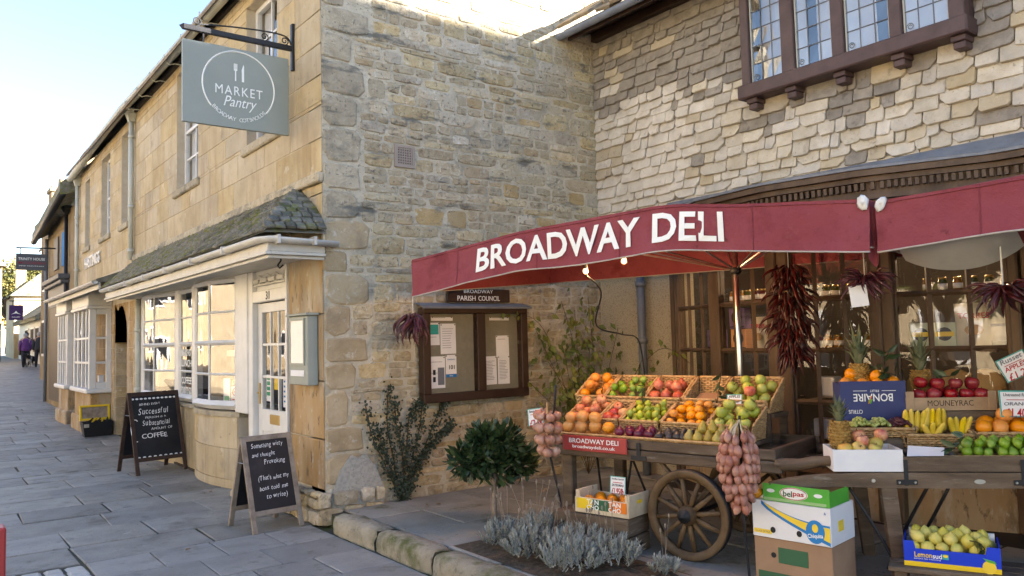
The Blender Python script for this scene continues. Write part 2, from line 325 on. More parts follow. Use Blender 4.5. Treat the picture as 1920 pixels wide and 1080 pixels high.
mb = strip([(-1.6, y, zg(y)-.014) for y in ys[1:]], [(3.1 if y < 19 else 16, y, zg(y)-.014) for y in ys[1:]])
mb.quad((-1.6, 0, -.014), (-1.6, -12, -.014), (3.1, -12, -.014), (3.1, 0, -.014))
mb.add([(-1.6, y, zg(y)-.014) for y in ys[1:]]+[(-1.6, y, zg(y)-.14) for y in ys[1:]], [(i, i+1, len(ys)+i, len(ys)-1+i) for i in range(len(ys)-2)])
tag(strip([(-1.6, y, zg(y)-.005) for y in (26, 35, 46, 70, 110)], [(16, y, zg(y)-.005) for y in (26, 35, 46, 70, 110)]).build('far_pavement', M['flag']), kind='structure')
pave = tag(mb.build('pavement', M['flagjoint']), kind='structure')

M['kerb_pale'] = mk('pale cobble', [(.36, .36, .34), (.44, .44, .42)], 9, .8, .5, 40, .1)
def slab(name, x0, x1, y0, y1, zf, mat, parent, th=.03, ch=.006, jit=.008):
    j = lambda: rnd.uniform(-jit, jit)
    q = [(x0+j(), y0+j()), (x1+j(), y0+j()), (x1+j(), y1+j()), (x0+j(), y1+j())]
    dz = rnd.uniform(-.004, .004); tx, ty = rnd.uniform(-.004, .004), rnd.uniform(-.004, .004)
    cx, cy = (x0+x1)/2, (y0+y1)/2
    def pt(p, ins, d):
        x = p[0]+(ins if p[0] < cx else -ins); y = p[1]+(ins if p[1] < cy else -ins)
        return (x, y, zf(y)+dz+tx*(x-cx)+ty*(y-cy)-d)
    vs = [pt(p, 0, th) for p in q]+[pt(p, 0, ch*.7) for p in q]+[pt(p, ch, 0) for p in q]
    fs = [(8, 9, 10, 11)]+[(a+i, a+(i+1) % 4, a+4+(i+1) % 4, a+4+i) for a in (0, 4) for i in range(4)]
    return MB().add(vs, fs).build(name, mat, parent)

# smooth grey slabs in front of the terrace
rowy = [6.78, 6.25, 5.735, 5.22, 4.7, 4.19, 3.68]; off = 1.50
for i in range(len(rowy)-1):
    x = 1.05-.0; cuts = [1.05]; k = 1.04+(.46 if i % 2 == 0 else .69)
    while k < 2.6: cuts.append(k); k += .455
    cuts.append(2.835)
    for a, b in zip(cuts, cuts[1:]): slab('paving_slab', a+.005, b-.005, rowy[i+1]+.005, rowy[i]-.005, zg, M['slab'], pave, jit=.002)
for i in range(3):                                   # small cobbles beside the slabs
    for k in range(5): slab('cobble', .62+.14*i+.01, .75+.14*i, 6.12+.13*k, 6.235+.13*k, zg, M['kerb_pale'], pave, ch=.02, jit=.008)
    # older flags in courses across the pavement
y = 6.80; first = True
rows = [6.80, 7.41, 8.05, 8.70, 9.32, 9.98, 10.55, 11.25]
while rows[-1] < 26: rows.append(rows[-1]+rnd.uniform(.5, .78))
pref = {0: [.2, 1.03, 2.01, 2.95], 1: [.2, 1.04, 1.71, 2.93], 2: [.3, 1.46, 2.35, 2.93]}
for i in range(len(rows)-1):
    y0, y1 = rows[i], rows[i+1]
    if i in pref: cuts = pref[i]
    else:
        cuts = [max(.05*y0-.3, .2)+rnd.uniform(0, .2)]
        while cuts[-1] < 2.2: cuts.append(cuts[-1]+rnd.uniform(.5, 1.15))
        if cuts[-1] > 2.6: cuts[-1] = 2.97
        else: cuts.append(2.97)
    for a, b in zip(cuts, cuts[1:]): slab('flagstone', a+.008, b-.008, y0+.008, y1-.008, zg, M['flag'], pave, jit=.014)
slab('flagstone', .0, .6, 6.1, 6.78, zg, M['flag'], pave)

# raised terrace before the deli
mb = MB(); mb.box(2.95, 6.6, -1, 6.7, -.15, .105); terr = tag(mb.build('terrace', M['flagjoint']), kind='structure')
zt = lambda y: .12
xs = [3.07, 3.7, 4.5, 5.2, 5.9, 6.5]; yy = 6.66
while yy > .6:
    h = rnd.uniform(.5, .72); x = 3.07+rnd.uniform(0, .02); 
    while x < 6.2:
        l = rnd.uniform(.45, .95)
        slab('flagstone', x+.008, min(x+l, 6.4)-.008, yy-h+.008, yy-.008, zt, M['terrace'], terr, th=.02, jit=.012); x += l
    yy -= h
for y0, y1 in ((5.62, 6.4), (4.78, 5.62), (3.83, 4.78), (2.9, 3.83), (2.0, 2.9)):   # kerb stones, rounded and uneven
    mb = MB(); n = 7; pr = [(2.86, -.05), (2.855, .06), (2.868, .115), (2.90, .142), (2.97, .146), (3.05, .138), (3.075, .11), (3.08, .02)]
    vs = []
    for i in range(n+1):
        yv = y0+.008+(y1-y0-.016)*i/n; e = .012 if i in (0, n) else 0
        for x, z in pr: vs.append((x+rnd.uniform(-.008, .008)+(e if x < 2.9 else -e*.5), yv, z-e+rnd.uniform(-.007, .007)))
    k = len(pr); mb.add(vs, [(i*k+a, i*k+a+1, (i+1)*k+a+1, (i+1)*k+a) for i in range(n) for a in range(k-1)]+[tuple(range(k)), tuple(range(n*k, n*k+k))[::-1]])
    mb.build('kerb_stone', M['kerb'], terr, smooth=True)
mb = MB(); n = 8
mb.add([(3.12+.72*i/n, 3.3+1.6*j/n, .123+rnd.uniform(0, .03)*(0 < i < n and 0 < j < n)) for i in range(n+1) for j in range(n+1)], [(i*(n+1)+j, (i+1)*(n+1)+j, (i+1)*(n+1)+j+1, i*(n+1)+j+1) for i in range(n) for j in range(n)])
mb.build('planting_soil', M['soil'], terr, smooth=True)

# ---------------------------------------------------------------- stone pieces
def variants(n, jit=.05, ins=.06, corner=.1, rough=False):
    out = []
    for k in range(n):
        r = rnd.uniform; o = []
        for (cx, cy) in ((0, 0), (1, 0), (1, 1), (0, 1)):
            c = corner*r(.3, 1.6); d = corner*r(.3, 1.6); jx, jy = r(0, jit), r(0, jit)
            X = cx+(jx if cx == 0 else -jx); Y = cy+(jy if cy == 0 else -jy); sx = 1 if cx == 0 else -1; sy = 1 if cy == 0 else -1
            a = (X, Y+sy*c); b = (X+sx*d, Y); o += [a, b] if (cx, cy) in ((0, 0), (1, 1)) else [b, a]
        if rough: o.insert(2, (r(.35, .65), r(-.03, .07))); o.insert(7, (r(.35, .65), 1-r(-.03, .07)))
        n8 = len(o); vs = [(x, y, 0) for x, y in o]+[(x, y, .55) for x, y in o]
        vs += [(.5+(x-.5)*(1-2*ins*r(.6, 1.5)), .5+(y-.5)*(1-2*ins*r(.6, 1.5)), r(.85, 1.15)) for x, y in o]+[(.5+r(-.1, .1), .5+r(-.1, .1), r(.95, 1.35))]
        fs = [(i, (i+1) % n8, n8+(i+1) % n8, n8+i) for i in range(n8)]+[(n8+i, n8+(i+1) % n8, 2*n8+(i+1) % n8, 2*n8+i) for i in range(n8)]
        fs += [(2*n8+i, 2*n8+(i+1) % n8, 3*n8) for i in range(n8)]
        out.append((vs, fs))
    return out
VCACHE = {}
def pieces(lst, vset, name, parent, limit=290, key=None):
    """lst of (matrix, material): the largest become objects, the rest one joined part per material"""
    def ortho(m):                                   # objects cannot carry shear
        u, v, n = m.col[0].to_3d(), m.col[1].to_3d(), m.col[2].to_3d(); uh = u.normalized(); v = v-uh*v.dot(uh); k = uh.cross(v.normalized()); k = k if k.dot(n) > 0 else -k
        return PM(m.translation, u, v, k*n.length)
    lst = [(ortho(m), q) for m, q in lst]
    area = lambda t: t[0].col[0].length*t[0].col[1].length if key is None else key(t)
    lst = sorted(lst, key=area, reverse=True)
    for mt, mat in lst[:limit]:
        k = rnd.randrange(len(vset)); ck = (id(vset), k, mat.name)
        if ck not in VCACHE:
            me = bpy.data.meshes.new(name); me.from_pydata(*[vset[k][0], [], vset[k][1]]); me.materials.append(mat); VCACHE[ck] = me
        O(name, VCACHE[ck], None, parent, mt)
    rest = {}
    for mt, mat in lst[limit:]: rest.setdefault(mat.name, (mat, []))[1].append(mt)
    for mat, ms in rest.values():
        mb = MB()
        for mt in ms:
            vs, fs = vset[rnd.randrange(len(vset))]; mb.add([mt @ Vector(v) for v in vs], fs)
        tag(mb.build('small_'+name+'s', mat, parent), kind='stuff')
def PM(o, u, v, wv):                                # matrix from origin and three scaled axes
    return Matrix(((u[0], v[0], wv[0], o[0]), (u[1], v[1], wv[1], o[1]), (u[2], v[2], wv[2], o[2]), (0, 0, 0, 1)))
def slate_variants(n):
    out = []
    for k in range(n):
        r = rnd.uniform; q = r(0, 1); c1, c2 = r(.02, .11), r(.02, .11); y0, y1 = r(-.05, .05), r(-.05, .05)
        if q < .22: c1 = r(.15, .28)
        elif q > .85: c2 = r(.15, .28)
        o = [(0, 1), (0, y0+c1*1.6), (c1, y0), (r(.35, .65), (y0+y1)/2+r(-.05, .03)), (1-c2, y1), (1, y1+c2*1.6), (1, 1)]
        m = len(o); cx, cy = .5, .6; b = .025
        vs = [(x, y, 0) for x, y in o]+[(x, y, .8) for x, y in o]+[(cx+(x-cx)*(1-b), cy+(y-cy)*(1-b*1.4), r(.96, 1.04)) for x, y in o]+[(r(.4, .6), r(.4, .7), r(.9, 1.0))]
        fs = [(i, (i+1) % m, m+(i+1) % m, m+i) for i in range(m)]+[(m+i, m+(i+1) % m, 2*m+(i+1) % m, 2*m+i) for i in range(m)]+[(2*m+i, 2*m+(i+1) % m, 3*m) for i in range(m)]
        out.append((vs, fs))
    return out
VW = slate_variants(18)
VR = variants(24, .07, .05, .14, True); VA = variants(10, .006, .015, .02); VS = variants(16, .06, .05, .16)
def free(a, b, holes):
    iv = [(a, b)]
    for h0, h1 in holes:
        nv = []
        for s, e in iv:
            if h1 <= s or h0 >= e: nv.append((s, e)); continue
            if h0 > s: nv.append((s, h0))
            if h1 < e: nv.append((h1, e))
        iv = nv
    return iv
def courses(z0, z1, hmin, hmax, openings, a, b, lmin, lmax, first=None):
    """yield (u0,u1,z0,z1) cells of a coursed wall with rectangular openings (u0,u1,z0,z1)"""
    z = z0; r = 0
    while z < z1-.02:
        h = rnd.uniform(hmin, hmax); top = min(z+h, z1)
        cut = sorted({z, top} | {o[k] for o in openings for k in (2, 3) if z+.03 < o[k] < top-.03})
        for c0, c1 in zip(cut, cut[1:]):
            for s, e in free(a, b, [(o[0], o[1]) for o in openings if o[2] < c1-.02 and o[3] > c0+.02]):
                u = s-(rnd.uniform(0, lmin) if s == a else 0)
                while u < e-.03:
                    l = rnd.uniform(lmin, lmax); n = u+l
                    if e-n < lmin*.5: n = e
                    yield max(u, s), min(n, e), c0, c1
                    u = n
        z = top; r += 1

XF = 2.93; YC = 6.68                                # street face, gable face of the corner shop
shop = T('corner_shop', 'honey stone corner shop with bow windows, white door and mossy slate pent roof', 'building', (4.5, 10, 0))
# gable wall
mb = MB(); mb.box(XF, 6.6, YC, YC+.3, -.1, 5.62); mb.add([(XF, YC, 5.62), (9.4, YC, 5.62), (6.1, YC, 8.6), (XF, YC+.3, 5.62), (9.4, YC+.3, 5.62), (6.1, YC+.3, 8.6)], [(0, 1, 2), (3, 5, 4), (0, 2, 5, 3), (1, 4, 5, 2)])
gw = mb.build('gable_wall', M['gjoint'], shop)
L = []
quoins = []
z = .32
while z < 5.5:                                      # large corner stones
    h = rnd.uniform(.2, .34); w_ = rnd.uniform(.24, .52); quoins.append((XF, XF+w_, z, z+h)); z += h
for q in quoins:
    mat = M['quoin_warm'] if q[2] < 2.2+rnd.uniform(-.1, .5) else M['quoin']
    L.append((PM((q[0]-.004, YC+.01, q[2]+.006), (q[1]-q[0]-.01, 0, 0), (0, 0, q[3]-q[2]-.012), (0, -.022, 0)), mat))
vent = (3.66, 3.90, 3.29, 3.53)
cells = []
for u0, u1, c0, c1 in courses(.02, 5.6, .12, .23, quoins+[vent], XF, 6.4, .16, .56):     # randomly broken courses
    if c1-c0 > .155 and (rnd.random() < .62 or u1-u0 > .45):
        zm = c0+(c1-c0)*rnd.uniform(.38, .62)
        for a_, b__ in ((c0, zm), (zm, c1)):
            k = 1 if u1-u0 < .22 else rnd.choice((1, 2, 2)) if u1-u0 < .42 else rnd.choice((2, 2, 3)); cu_ = sorted([u0, u1]+[u0+(u1-u0)*(q+rnd.uniform(.75, 1.25))/k for q in range(k-1)])
            cells += [(p, q, a_, b__) for p, q in zip(cu_, cu_[1:])]
    else: cells.append((u0, u1, c0, c1))
for u0, u1, c0, c1 in cells:
    j = rnd.uniform(.002, .007)
    warp = lambda u: .03*math.sin(u*2.1+c0*3)
    p = rnd.random(); gold = p < (.09 if c0 < 3.4 else .03)
    tilt = rnd.uniform(-.01, .01)
    L.append((PM((u0+j, YC+.012, c0+j+rnd.uniform(-.004, .004)), (u1-u0-2*j, 0, tilt), (tilt*.3, 0, c1-c0-2*j), (0, -rnd.uniform(.014, .024), 0)), M['rubble_gold'] if gold else M['rubble']))
pieces(L, VR, 'stone', gw, 290)
# air brick
vb = T('air_brick', 'small square terracotta vent grille set in the stone gable', 'vent', (3.78, YC, 3.29))
mb = MB(); mb.box(3.67, 3.89, YC-.02, YC+.02, 3.30, 3.325); mb.box(3.67, 3.89, YC-.02, YC+.02, 3.495, 3.52); mb.box(3.67, 3.695, YC-.02, YC+.02, 3.325, 3.495); mb.box(3.865, 3.89, YC-.02, YC+.02, 3.325, 3.495)
for i in range(7): mb.box(3.7+.0255*i-.004, 3.7+.0255*i+.007, YC-.017, YC+.0, 3.325, 3.495)
for i in range(7): mb.box(3.695, 3.865, YC-.0155, YC+.0, 3.33+.0255*i-.005, 3.33+.0255*i+.006)
mb.build('grille', mk('pink grey vent', [(.33, .28, .24)], 8, .9, .2, 50, 0), vb)
MB().box(3.695, 3.865, YC-.004, YC, 3.325, 3.495).build('back', M['black'], vb)
# cement patch and rough plinth at the gable foot
mb = MB(); n = 22; pts = [(3.235+.25*math.cos(t)*(1+.05*math.sin(7*t)), .10+.48*max(0, math.sin(t))**.8*(1+.05*math.sin(11*t))) for t in [math.pi*i/n for i in range(n+1)]]
mb.M = FM((0, YC-.03, .0), (1, 0, 0), (0, 0, 1)); mb.prism(pts, -.01, .008); mb.build('cement_patch', M['render_grey'] if 'render_grey' in M else mk('grey cement render', [(.34, .335, .31), (.44, .435, .40), (.50, .49, .45)], 30, .95, 1, 60, 0, layers=[((.25, .245, .22), 60, .58, .66)], bdist=.02), gw)
L = []
for u0, u1, c0, c1 in courses(0, .3, .12, .2, [], 2.84, 3.5, .14, .3): L.append((PM((u0, YC-.03, c0), (u1-u0-.012, 0, 0), (0, 0, c1-c0-.012), (0, -.05, 0)), M['rubble']))
for u0, u1, c0, c1 in courses(0, .3, .1, .17, [], YC-.06, 7.5, .14, .3): L.append((PM((2.90, u1, c0), (0, -(u1-u0-.012), 0), (0, 0, c1-c0-.012), (-.06, 0, 0)), M['rubble']))
pieces(L, VR, 'stone', gw, 80)

# street wall with openings
def wall_x(x, y0, y1, z0, z1, ops, depth=.22):
    """wall facing -x with rectangular openings and reveals"""
    mb = MB(); yc = sorted({y0, y1} | {o[k] for o in ops for k in (0, 1)}); zc = sorted({z0, z1} | {o[k] for o in ops for k in (2, 3)})
    for a, b in zip(yc, yc[1:]):
        for c, d in zip(zc, zc[1:]):
            if not any(o[0] <= a and b <= o[1] and o[2] <= c and d <= o[3] for o in ops): mb.quad((x, b, c), (x, a, c), (x, a, d), (x, b, d))
    for o in ops:
        a, b, c, d = o; X = x+depth
        mb.quad((x, a, c), (X, a, c), (X, a, d), (x, a, d)); mb.quad((x, b, c), (x, b, d), (X, b, d), (X, b, c)); mb.quad((x, a, d), (X, a, d), (X, b, d), (x, b, d)); mb.quad((x, a, c), (x, b, c), (X, b, c), (X, a, c))
    return mb
W1 = (7.78, 8.72, 3.83, 5.42); W2 = (10.64, 11.70, 3.83, 5.5)
fo = (7.5, 13.7, -.1, 2.42)
mb = wall_x(XF, YC, 14.45, -.1, 5.62, [W1, W2, fo])
fw_ = mb.build('front_wall', M['joint'], shop)
L = []
for u0, u1, c0, c1 in courses(3.17, 5.62, .25, .34, [W1, W2], YC, 14.45, .42, .95):
    L.append((PM((XF+.004, u1-.003, c0+.003), (0, -(u1-u0-.006), 0), (0, 0, c1-c0-.006), (-.011, 0, 0)), M['ashlar']))
for u0, u1, c0, c1 in courses(2.42, 3.07, .26, .36, [], YC, 14.45, .5, 1.0):
    L.append((PM((XF+.004, u1-.003, c0+.003), (0, -(u1-u0-.006), 0), (0, 0, c1-c0-.006), (-.011, 0, 0)), M['ashlar']))
for u0, u1, c0, c1 in courses(.30, 2.42, .42, .62, [], YC, 7.5, .8, .9):
    L.append((PM((XF+.004, u1-.003, c0+.003), (0, -(u1-u0-.006), 0), (0, 0, c1-c0-.006), (-.014, 0, 0)), M['ashlar_brown']))
for u0, u1, c0, c1 in courses(.0, 2.42, .2, .32, [], 13.7, 14.45, .25, .5):
    L.append((PM((XF+.004, u1-.003, c0+.003), (0, -(u1-u0-.006), 0), (0, 0, c1-c0-.006), (-.014, 0, 0)), M['rubble_gold']))
pieces(L, VA, 'stone', fw_, 290)
MB().box(XF-.055, XF+.01, YC-.012, 14.45, 3.075, 3.165, .012).build('string_course', M['quoin'], shop)
MB().box(XF-.05, XF+.02, 6.70, 14.4, 5.60, 5.70).build('wall_plate', M['dark'], shop)
# closing walls, floors and roof so the rooms are dark
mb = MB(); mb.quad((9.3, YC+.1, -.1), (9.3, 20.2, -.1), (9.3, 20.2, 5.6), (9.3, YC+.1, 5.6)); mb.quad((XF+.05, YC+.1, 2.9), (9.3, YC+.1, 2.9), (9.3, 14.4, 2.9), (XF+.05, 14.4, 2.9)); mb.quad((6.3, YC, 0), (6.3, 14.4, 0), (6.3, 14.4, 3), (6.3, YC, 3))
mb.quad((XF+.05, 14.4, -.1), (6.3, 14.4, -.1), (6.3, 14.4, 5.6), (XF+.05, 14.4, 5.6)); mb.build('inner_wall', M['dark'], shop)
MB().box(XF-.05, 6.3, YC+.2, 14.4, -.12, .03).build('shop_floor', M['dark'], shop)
mb = MB(); mb.add([(2.66, YC-.06, 5.60), (2.66, 14.45, 5.60), (6.1, 14.45, 8.72), (6.1, YC-.06, 8.72), (9.55, YC-.06, 5.6), (9.55, 14.45, 5.6), (2.66, YC-.06, 5.55), (2.66, 14.45, 5.55), (6.1, 14.45, 8.62), (6.1, YC-.06, 8.62), (9.55, YC-.06, 5.52), (9.55, 14.45, 5.52)],
       [(0, 1, 2, 3), (3, 2, 5, 4), (6, 9, 8, 7), (9, 10, 11, 8), (0, 3, 9, 6), (3, 4, 10, 9), (0, 6, 7, 1)]); mb.build('roof', M['roofslate'], shop)
def half_gutter(name, path, r, mat, parent):
    """half-round channel along a path, open at the top"""
    mb = MB(); P_ = [Vector(p) for p in path]; m = len(P_); n = 7; vs = []
    for i, p in enumerate(P_):
        t = (P_[min(i+1, m-1)]-P_[max(i-1, 0)]).normalized(); s = Vector((t.y, -t.x, 0)).normalized()
        for rr in (r, r*.86):
            for k in range(n+1): a = math.pi*k/n; vs.append(p+s*math.cos(a)*rr-Vector((0, 0, 1))*math.sin(a)*rr)
    k = 2*(n+1); fs = []
    for i in range(m-1):
        for j in range(n): fs += [(i*k+j, i*k+j+1, (i+1)*k+j+1, (i+1)*k+j), (i*k+n+1+j, (i+1)*k+n+1+j, (i+1)*k+n+2+j, i*k+n+2+j)]
        fs += [(i*k, (i+1)*k, (i+1)*k+n+1, i*k+n+1), (i*k+n, i*k+2*n+1, (i+1)*k+2*n+1, (i+1)*k+n)]
    for e in (0, m-1): fs.append(tuple(e*k+j for j in range(n+1)))
    mb.add(vs, fs); return mb.build(name, mat, parent, smooth=True)
g = half_gutter('gutter', [(2.74, 6.55, 5.60), (2.74, 9, 5.62), (2.74, 12, 5.66), (2.74, 14.45, 5.70)], .075, M['gutter'], shop)
for yb in [7.1+.85*i for i in range(9)]:
    mb = MB(); mb.tube([(2.665, yb, 5.66), (2.67, yb, 5.58), (2.74, yb, 5.525), (2.81, yb, 5.55), (2.90, yb, 5.55)], .009, 4); mb.build('bracket', M['gutter'], g)
def downpipe(x, y, z0, z1, parent, mat, r=.04, hopper=True, clips=()):
    mb = MB(); mb.tube([(x, y, z0), (x, y, z1)], r, 10); p = mb.build('downpipe', mat, parent, smooth=True)
    if hopper:
        mb = MB(); mb.add([(x+sx*a, y+sy*a*1.1, z) for a, z in ((.05, z1-.16), (.055, z1-.12), (.085, z1-.02), (.10, z1-.02), (.10, z1+.06)) for sx, sy in ((-1, -1), (1, -1), (1, 1), (-1, 1))],
            [(k*4+i, k*4+(i+1) % 4, k*4+4+(i+1) % 4, k*4+4+i) for k in range(4) for i in range(4)]+[(3, 2, 1, 0)]); mb.build('hopper', mat, p)
    for c in clips: MB().lathe([(r*1.25, c-.03), (r*1.3, c), (r*1.25, c+.03)], 10, TR(x, y, 0)).build('pipe_collar', mat, p, True)
    return p
downpipe(2.86, 14.38, 3.10, 5.62, shop, M['gutter'], clips=(5.2, 4.0, 3.25))

def sash(parent, x, y0, y1, z0, z1, cols=2, rows=2, mat=None, bar=.014):
    """white sash window set back in its opening: frame, meeting rail, bars, panes"""
    mat = mat or M['white']; X = x+.10; f = .055
    mb = MB(); mb.box(X, X+.06, y0, y0+f, z0, z1, .006); mb.box(X, X+.06, y1-f, y1, z0, z1, .006); mb.box(X, X+.06, y0+f, y1-f, z0, z0+f*1.2, .006); mb.box(X, X+.06, y0+f, y1-f, z1-f, z1, .006)
    zm = (z0+z1)/2; mb.box(X+.005, X+.055, y0+f, y1-f, zm-.025, zm+.025, .005)
    wn = mb.build('sash_window', mat, parent)
    for za, zb in ((z0+f*1.2, zm-.025), (zm+.025, z1-f)):
        for i in range(1, cols):
            yb = y0+f+(y1-y0-2*f)*i/cols; MB().box(X+.015, X+.045, yb-bar, yb+bar, za, zb).build('glazing_bar', mat, wn)
        for k in range(1, rows):
            zz = za+(zb-za)*k/rows; MB().box(X+.017, X+.043, y0+f, y1-f, zz-bar, zz+bar).build('glazing_bar', mat, wn)
        for i in range(cols):
            for k in range(rows):
                a = y0+f+(y1-y0-2*f)*i/cols; b = y0+f+(y1-y0-2*f)*(i+1)/cols; c = za+(zb-za)*k/rows; d = za+(zb-za)*(k+1)/rows; t = rnd.uniform(-.004, .004)
                MB().quad((X+.03+t, b, c), (X+.03, a, c), (X+.03+t, a, d), (X+.03, b, d)).build('pane', M['glassu'], wn)
    MB().box(x-.05, x+.14, y0-.10, y1+.10, z0-.11, z0-.005, .015).build('sill', M['quoin'], wn)
    mb = MB(); mb.box(X+.09, X+.1, y0+f, y0+f+(y1-y0)*.2, z0, z1); mb.box(X+.09, X+.1, y1-f-(y1-y0)*.2, y1-f, z0, z1); mb.build('curtain', M['paper'], wn)
    return wn
sash(shop, XF, *W1, 2, 2); sash(shop, XF, *W2, 2, 2)

# pent roof of stone slates over the shop front
A_ = lambda t: Vector((XF, 7.25, 3.09)).lerp(Vector((XF, 14.1, 3.10)), t)
B_ = lambda t: Vector((2.37, 6.62, 2.575)).lerp(Vector((2.37, 14.1, 2.585)), t)
mb = MB(); mb.add([B_(0), B_(1), A_(1), A_(0), (XF, 6.60, 2.59)], [(0, 1, 2, 3), (0, 3, 4)]); pr = mb.build('pent_roof', M['slate'], shop)
L = []; NR = 11
for k in range(NR):
    t0 = k/NR; t1 = min((k+1.35)/NR, 1.02)
    a0, a1 = B_(0).lerp(A_(0), t0), B_(1).lerp(A_(1), t0); b0 = B_(0).lerp(A_(0), t1)
    up = Vector((b0.x-a0.x, 0, b0.z-a0.z)); nn = Vector((-up.z, 0, up.x)).normalized()
    y = a0.y-.02+rnd.uniform(0, .05)
    while y < 14.05:
        wd = rnd.uniform(.07, .16)*(1-.02*k); o = Vector((a0.x, y+wd, a0.z+.0))+nn*.016
        L.append((PM(o, (0, -wd+.004, rnd.uniform(-.006, .006)), up+nn*-.018, nn*rnd.uniform(.014, .026)), M['slate'])); y += wd
    # hip end, facing the camera
    p0 = B_(0).lerp(A_(0), t0); p1 = Vector((XF, 6.60, 2.59)).lerp(A_(0), t0); q0 = B_(0).lerp(A_(0), t1)
    d = p1-p0; m = max(2, int(d.length/.09)); n2 = d.cross(A_(0)-Vector((XF, 6.6, 2.59))).normalized()
    if n2.y > 0: n2 = -n2
    bulge = .05*math.sin(math.pi*(t0+.15))
    for i in range(m):
        o = p0+d*(i/m)+n2*(.016+bulge); uu = d/m*.97; vv = (A_(0)-p0.lerp(p1, .5))*(1.3/NR/(1-t0+.001) if t0 < .95 else .5)
        vv = (A_(0)-Vector((XF-.2, 6.6, 2.58)))*(1.3/NR)
        L.append((PM(o, uu, vv, n2*rnd.uniform(.016, .03)), M['slate']))
pieces(L, VS, 'slate', pr, 290, key=lambda t: -t[0].translation.y)
MB().box(XF-.035, XF+.01, 7.2, 14.1, 3.045, 3.085, .01).build('mortar_fillet', M['joint'], pr)
# gutter, fascia and soffit round the shop front
g = half_gutter('gutter', [(2.36, 13.95, 2.55), (2.36, 6.70, 2.535), (2.40, 6.60, 2.535), (3.03, 6.60, 2.52)], .052, M['offwhite'], shop)
for p in ((2.47, 6.6), (2.8, 6.6)): MB().box(p[0]-.012, p[0]+.012, 6.535, 6.665, 2.475, 2.55).build('bracket', M['offwhite'], g)
for yb in (7.6, 8.7, 9.8, 10.9, 12, 13.1): MB().box(2.298, 2.42, yb-.012, yb+.012, 2.475, 2.55).build('bracket', M['offwhite'], g)
mb = MB()
for o, z0, z1 in ((0, 2.415, 2.49), (.022, 2.385, 2.412), (-.012, 2.355, 2.383)):
    mb.box(2.40-o, 2.43, 6.64-o, 13.9, z0, z1, .004); mb.box(2.43, 2.93, 6.64-o, 6.68, z0, z1, .004)
mb.build('fascia', M['offwhite'], shop)
MB().quad((2.41, 6.66, 2.40), (2.98, 6.66, 2.40), (2.98, 13.9, 2.40), (2.41, 13.9, 2.40)).build('soffit', M['offwhite'], shop)
downpipe(2.85, 13.75, .55, 2.42, shop, M['gutter'], hopper=False, clips=(1.9, .95))

def lattice(parent, name, pts, zs, heavy, matw, mg, rb=.016, rh=.03, label=None):
    """glazed screen on a plan polyline: mullion and transom bars and one pane per cell"""
    z0, z1 = zs[0], zs[-1]
    wn = MB().tube([(x, y, z0) for x, y in pts], .05, 4).build(name, matw, parent); MB().tube([(x, y, z1) for x, y in pts], .04, 4).build('head_rail', matw, wn)
    for i, (x, y) in enumerate(pts): MB().tube([(x, y, z0), (x, y, z1)], rh if i in (0, len(pts)-1) else rb, 4).build('mullion', matw, wn)
    for k, z in enumerate(zs[1:-1], 1): MB().tube([(x, y, z) for x, y in pts], rh if k in heavy else rb, 4).build('transom', matw, wn)
    for (xa, ya), (xb, yb) in zip(pts, pts[1:]):
        for c, d in zip(zs, zs[1:]):
            t = [rnd.uniform(-.0025, .0025) for _ in range(4)]
            MB().quad((xa+t[0], ya, c), (xb+t[1], yb, c), (xb+t[2], yb, d), (xa+t[3], ya, d)).build('pane', mg, wn)
    return wn
def bow(y0, y1, b, n): return [(XF-.02-b*4*t*(1-t), y0+(y1-y0)*t) for t in [i/n for i in range(n+1)]]
ZS = [.93, 1.28, 1.645, 2.0, 2.37]
bw1 = lattice(shop, 'bow_window', bow(9.02, 10.62, .17, 3), ZS, (2,), M['white'], M['glass'])
lattice(shop, 'flat_window', [(XF-.02, 10.76), (XF-.02, 11.42)], ZS, (2,), M['white'], M['glass'])
lattice(shop, 'bow_window', bow(11.62, 13.52, .17, 3), ZS, (2,), M['white'], M['glass'])
for a, b in ((8.62, 9.03), (10.6, 10.77), (11.41, 11.63), (13.5, 13.72)): MB().box(XF-.045, XF+.05, a, b, .86, 2.40, .008).build('window_post', M['white'], shop)
# stone stall risers under the bows
for y0, y1, b in ((8.98, 10.66, .14), (11.58, 13.56, .14)):
    o = bow(y0, y1, b, 14); mb = MB(); mb.prism(o+[(XF+.2, y1), (XF+.2, y0)], -.05, .80); rz = mb.build('stall_riser', M['joint'], shop)
    for c0, c1, ph in ((0.0, .10, 0), (.10, .45, 0), (.45, .80, 1)):
        cut = [0, 4, 9, 14] if ph else [0, 2, 6, 11, 14]
        for i, j in zip(cut, cut[1:]):
            e = .004; e2 = .014; vs = []; seg = list(range(i, j+1))
            for zz in (c0+.003, c1-.003):
                for k in seg:
                    x, y = o[k]; y += .003 if k == i else (-.003 if k == j else 0); vs.append((x-e2, y, zz))
            n = len(seg); mb = MB(); mb.add(vs+[(x+.03, y, z) for x, y, z in vs], [(k, k+1, n+k+1, n+k) for k in range(n-1)]+[(n+k, n+k+1, 3*n+k+1, 3*n+k) for k in range(n-1)]+[(0, n, 3*n, 2*n), (n-1, 3*n-1, 4*n-1, 2*n-1)])
            mb.build('stone', M['ashlar'], rz)
    o2 = bow(y0-.02, y1+.02, b+.05, 14); mb = MB(); mb.prism(o2+[(XF+.1, y1), (XF+.1, y0)], .803, .862); mb.build('sill', M['quoin'], rz)
MB().box(XF-.03, XF+.1, 10.66, 11.58, 0, .80).build('stall_riser', M['ashlar'], shop)
MB().box(XF-.06, XF+.1, 10.67, 11.57, .803, .86, .01).build('sill', M['quoin'], shop)
